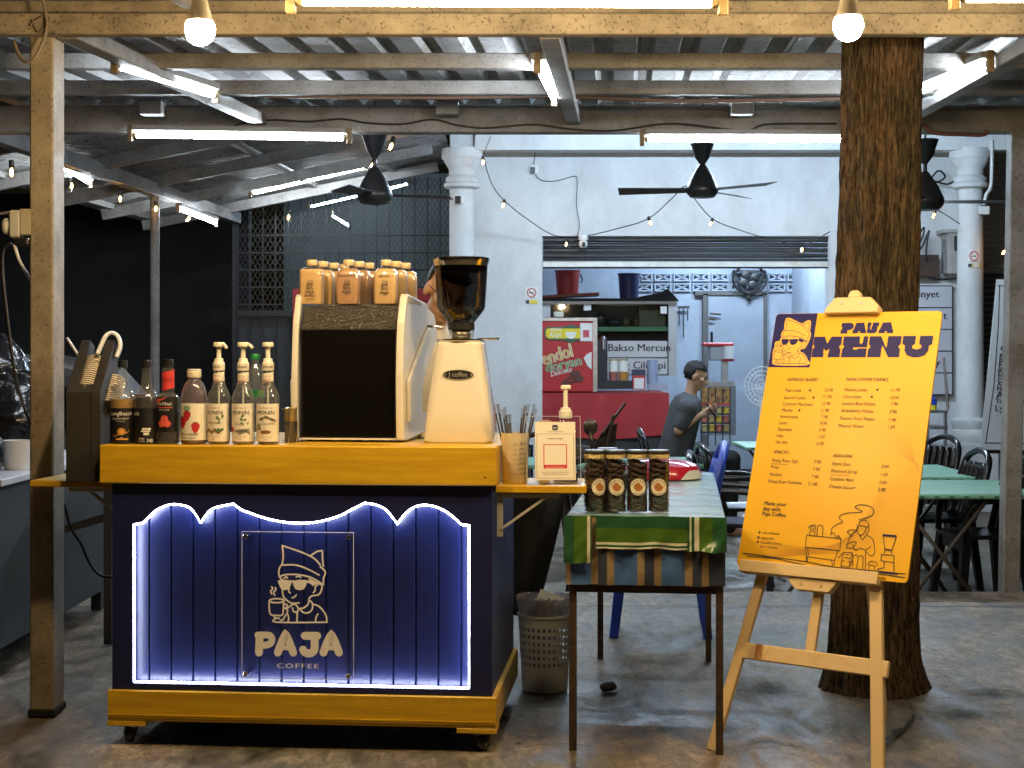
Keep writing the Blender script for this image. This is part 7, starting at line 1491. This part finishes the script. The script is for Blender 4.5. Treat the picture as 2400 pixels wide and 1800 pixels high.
# ================================================================== PEOPLE
SKIN = M('brown skin', (.50, .29, .18), .5, var=.12, scale=12); HAIR = M('black hair', (.006, .005, .005), .6, bump=.9, bscale=140)
def remesh(o, v=.008, it=5):
    m = o.modifiers.new('r', 'REMESH'); m.mode = 'VOXEL'; m.voxel_size = v; m.use_smooth_shade = True; s = o.modifiers.new('s', 'SMOOTH'); s.iterations = it; s.factor = .5
def head_parts(mb, c, f, up, s=1.0):
    "skull, jaw, nose, ears, brow, lips; f forward, up; returns frame"
    f = f.normalized(); x = f.cross(up).normalized(); u = x.cross(f); Mx = Matrix((( x.x, f.x, u.x, c.x), (x.y, f.y, u.y, c.y), (x.z, f.z, u.z, c.z), (0, 0, 0, 1)))
    st = len(mb.v)
    mb.ball((0, -.012 * s, .025 * s), (.074 * s, .092 * s, .088 * s), 20, 14); mb.ball((0, .022 * s, -.045 * s), (.056 * s, .062 * s, .065 * s), 18, 12); mb.ball((0, .05 * s, -.095 * s), (.026 * s, .022 * s, .018 * s), 10, 8)
    mb.cap2((0, .084 * s, .004 * s), (0, .104 * s, -.030 * s), .010 * s, .016 * s); mb.ball((.014 * s, .09 * s, -.034 * s), .010 * s, 8, 6); mb.ball((-.014 * s, .09 * s, -.034 * s), .010 * s, 8, 6)
    mb.cap2((-.03 * s, .074 * s, .018 * s), (.03 * s, .074 * s, .018 * s), .013 * s, .013 * s); mb.cap2((-.018 * s, .080 * s, -.060 * s), (.018 * s, .080 * s, -.060 * s), .008 * s, .008 * s); mb.cap2((-.016 * s, .078 * s, -.073 * s), (.016 * s, .078 * s, -.073 * s), .008 * s, .008 * s)
    for sx in (-1, 1): mb.ball((sx * .078 * s, -.012 * s, -.012 * s), (.011 * s, .02 * s, .033 * s), 10, 8); mb.ball((sx * .045 * s, .055 * s, -.02 * s), (.025 * s, .025 * s, .025 * s), 10, 8)
    mb.xf(Mx, st); return Mx
def hair_shell(Mx, s, parent, mat=HAIR, cut=-.02):
    mb = MB(); mb.ball((0, -.018 * s, .034 * s), (.083 * s, .099 * s, .094 * s), 30, 20); rs = random.Random(1)
    keep = [f for f in mb.f]; mb.f = [f for f in keep if all((mb.v[i].z > (.050 - .0 * mb.v[i].y) * s or (mb.v[i].y < -.01 * s and mb.v[i].z > -.045 * s)) for i in f)]; mb.m = [0] * len(mb.f)
    mb.warp(lambda v: v + v.normalized() * (.008 * noise.noise(v * 45) + .006 * noise.noise(v * 110)))
    mb.xf(Mx); o = mb.build('hair', mat, parent, smooth=50, recalc=False); m = o.modifiers.new('s', 'SOLIDIFY'); m.thickness = .012 * s; m.offset = -1; return o
def eyes(Mx, s, parent):
    mb = MB()
    for sx in (-1, 1): mb.ball(Mx @ V(sx * .031 * s, .078 * s, .000), (.011 * s, .011 * s, .007 * s), 10, 8)
    mb.build('eye', M('dark eye', (.02, .015, .012), .2), parent, smooth=True)
    mb = MB()
    for sx in (-1, 1): mb.tube(smoothpts([Mx @ V(sx * .014 * s, .088 * s, .022 * s), Mx @ V(sx * .03 * s, .087 * s, .027 * s), Mx @ V(sx * .05 * s, .074 * s, .021 * s)], 3), .004 * s, 5)
    mb.build('eyebrow', HAIR, parent)
def hand(mb, w, d, side, palm, curl=.6, s=1.0):
    "palm block, four bent fingers and a thumb; w wrist, d hand direction, palm normal"
    d = d.normalized(); palm = palm.normalized(); x = d.cross(palm).normalized() * side
    mb.cap2(w, w + d * .045 * s, .026 * s, .030 * s)
    for k, L in enumerate((.068, .078, .074, .058)):
        b = w + d * .075 * s + x * (k - 1.5) * .019 * s; p1 = b + (d * math.cos(curl * .6) + palm * math.sin(curl * .6)) * L * .45 * s; p2 = p1 + (d * math.cos(curl * 1.5) + palm * math.sin(curl * 1.5)) * L * .55 * s
        mb.cap2(w + d * .04 * s + x * (k - 1.5) * .016 * s, b, .013 * s, .0105 * s, 8); mb.cap2(b, p1, .0098 * s, .0092 * s, 8); mb.cap2(p1, p2, .0092 * s, .0075 * s, 8)
    b = w + d * .02 * s - x * .028 * s; p1 = b + (d * .7 - x * .5 + palm * .4).normalized() * .04 * s; mb.cap2(b, p1, .013 * s, .011 * s, 8); mb.cap2(p1, p1 + (d * .9 + palm * .3).normalized() * .032 * s, .011 * s, .009 * s, 8)
# ---- barista bending behind the machine
Yp = 6.12; hc = P(1046, 684, 6.0); per = thing('person', 'person in a cream shirt and black trousers bending behind the coffee grinder', 'person', (hc.x - .05, Yp, 0))
fw = V(.34, -.84, -.42); up = V(.38, -.28, .88); mb = MB(); Mh = head_parts(mb, hc, fw, up, 1.0)
nk = hc + V(-.06, .09, -.12); ch = V(hc.x - .085, Yp + .08, 1.24); pv = V(hc.x - .03, Yp + .10, .92)
mb.cap2(hc + V(-.02, .03, -.05), nk, .052, .056); mb.cap2(nk, ch, .06, .12); mb.cap2(ch + V(-.09, 0, .04), ch + V(.12, -.02, .04), .085, .085); mb.cap2(ch, pv, .13, .14)
sl_, sr_ = ch + V(-.18, .02, .08), ch + V(.17, .02, .06); el, er = sl_ + V(-.04, -.06, -.27), sr_ + V(.0, .0, -.28); wl, wr = el + V(.12, -.12, -.02), er + V(-.10, -.08, -.06)
for s0, e0, w0, sd in ((sl_, el, wl, 1), (sr_, er, wr, -1)): mb.cap2(s0, e0, .055, .043); mb.cap2(e0, w0, .043, .028); hand(mb, w0, V(.05 * sd, -1, -.15), sd, V(0, -.1, -1), .7)
hl, hr = pv + V(-.09, 0, -.03), pv + V(.16, .02, -.05); kl, kr = V(hl.x - .01, Yp + .02, .50), V(hr.x + .06, Yp + .02, .50); al, ar = V(kl.x, Yp + .1, .08), V(kr.x - .03, Yp + .12, .08)
for h_, k_, a_ in ((hl, kl, al), (hr, kr, ar)): mb.cap2(h_, k_, .088, .06); mb.cap2(k_, a_, .06, .04); mb.cap2(a_ + V(0, .03, -.03), a_ + V(0, -.13, -.045), .04, .033)
o = mb.build('body', SKIN, per); remesh(o, .007); hair_shell(Mh, 1.0, per); eyes(Mh, 1.0, per)
mb = MB(); mb.cap2(nk + (ch - nk) * .12, ch, .070, .135); mb.cap2(ch + V(-.10, 0, .04), ch + V(.13, -.02, .04), .10, .10); mb.cap2(ch, pv, .150, .158)
for s0, e0 in ((sl_, el), (sr_, er)): mb.cap2(s0, s0 + (e0 - s0) * .72, .074, .062)
o = mb.build('shirt', M('cream shirt', (.74, .71, .66), .85, var=.1, scale=8, bump=.4, bscale=18), per); remesh(o, .010, 6)
mb = MB(); mb.cap2(pv + V(0, 0, .06), pv + V(0, 0, -.08), .15, .15)
for h_, k_, a_ in ((hl, kl, al), (hr, kr, ar)): mb.cap2(h_, k_, .105, .082); mb.cap2(k_, a_, .082, .065)
o = mb.build('trousers', M('black trousers', (.008, .008, .009), .9), per); remesh(o, .012, 5)
mb = MB(); Gx = Mh
for sx in (-1, 1):
    mb.tube([Gx @ V(sx * .034 + .026 * math.cos(a * .524), .096, .0 + .020 * math.sin(a * .524)) for a in range(13)], .0018, 5, cap=False); mb.tube([Gx @ V(sx * .060, .092, .006), Gx @ V(sx * .082, -.01, .008)], .0018, 5)
mb.build('glasses', BLACK, per)
# ---- seated man with phone
Y2 = 12.8; q2 = lambda px, py, dy=0: P(px, py, Y2 + dy)
hc2 = q2(1632, 882); per2 = thing('person', 'man in grey T-shirt sitting sideways in the shop front, looking at his phone', 'person', (q2(1600, 0).x, Y2, LOW))
mb = MB(); Mh2 = head_parts(mb, hc2, V(.93, -.12, -.30), V(.3, 0, .95), 1.0)
sh = q2(1608, 956); hip = q2(1574, 1092); nk2 = q2(1618, 927)
mb.cap2(hc2 + V(-.03, 0, -.05), nk2, .05, .055); mb.cap2(nk2, sh + V(0, 0, -.02), .06, .10); mb.cap2(sh + V(0, -.15, 0), sh + V(0, .15, 0), .075, .075); mb.cap2(sh, hip, .125, .135)
el2 = q2(1590, 1010, -.17); wr2 = q2(1638, 975, -.14); el3 = q2(1610, 1005, .16); wr3 = q2(1645, 968, .05)
mb.cap2(sh + V(0, -.16, -.01), el2, .052, .042); mb.cap2(el2, wr2, .042, .027); hand(mb, wr2, V(.8, .25, .35), 1, V(.2, .6, .5), .9); mb.cap2(sh + V(0, .16, -.01), el3, .052, .042); mb.cap2(el3, wr3, .042, .027); hand(mb, wr3, V(.8, -.2, .3), -1, V(.1, -.6, .5), .9)
kn1, kn2 = q2(1715, 1075, -.10), q2(1712, 1075, .10); an1, an2 = V(kn1.x - .02, Y2 - .1, LOW + .07), V(kn2.x - .02, Y2 + .1, LOW + .07)
for h_, k_, a_ in ((hip + V(.02, -.10, 0), kn1, an1), (hip + V(.02, .10, 0), kn2, an2)): mb.cap2(h_, k_, .085, .06); mb.cap2(k_, a_, .058, .04); mb.cap2(a_ + V(-.03, 0, -.03), a_ + V(.14, 0, -.04), .038, .03)
o = mb.build('body', SKIN, per2); remesh(o, .008); hair_shell(Mh2, 1.02, per2); eyes(Mh2, 1, per2)
mb = MB(); mb.cap2(nk2 + V(-.01, 0, -.03), sh + V(0, 0, -.02), .075, .115); mb.cap2(sh + V(0, -.15, 0), sh + V(0, .15, 0), .09, .09); mb.cap2(sh, hip, .142, .150); mb.cap2(sh + V(0, -.16, -.01), sh + V(0, -.16, -.01) + (el2 - sh - V(0, -.16, 0)) * .7, .072, .064); mb.cap2(sh + V(0, .16, -.01), sh + V(0, .16, -.01) + (el3 - sh - V(0, .16, 0)) * .7, .072, .064)
o = mb.build('shirt', M('grey t-shirt', (.06, .065, .07), .85, bump=.4, bscale=14), per2); remesh(o, .011, 6)
mb = MB(); mb.cap2(hip + V(0, -.09, -.01), hip + V(0, .09, -.01), .135, .135)
for h_, k_, a_ in ((hip + V(.02, -.10, 0), kn1, an1), (hip + V(.02, .10, 0), kn2, an2)): mb.cap2(h_, k_, .10, .078); mb.cap2(k_, a_, .078, .062)
o = mb.build('trousers', M('black trousers'), per2); remesh(o, .012, 5)
ph = wr2 + V(.10, .05, .05); mb = MB(); mb.box(-.004, .004, -.036, .036, -.07, .07); mb.xf(Matrix.Translation(ph) @ Matrix.Rotation(R(-35), 4, 'Y')); one(mb, 'phone', BLACK, 'dark phone held by the seated man', 'phone', bevel=.003)
plastic_chair('plastic_chair', 'black plastic chair the man is sitting on', (hip.x + .03, Y2, LOW + .0), R(90), BCH, CG)
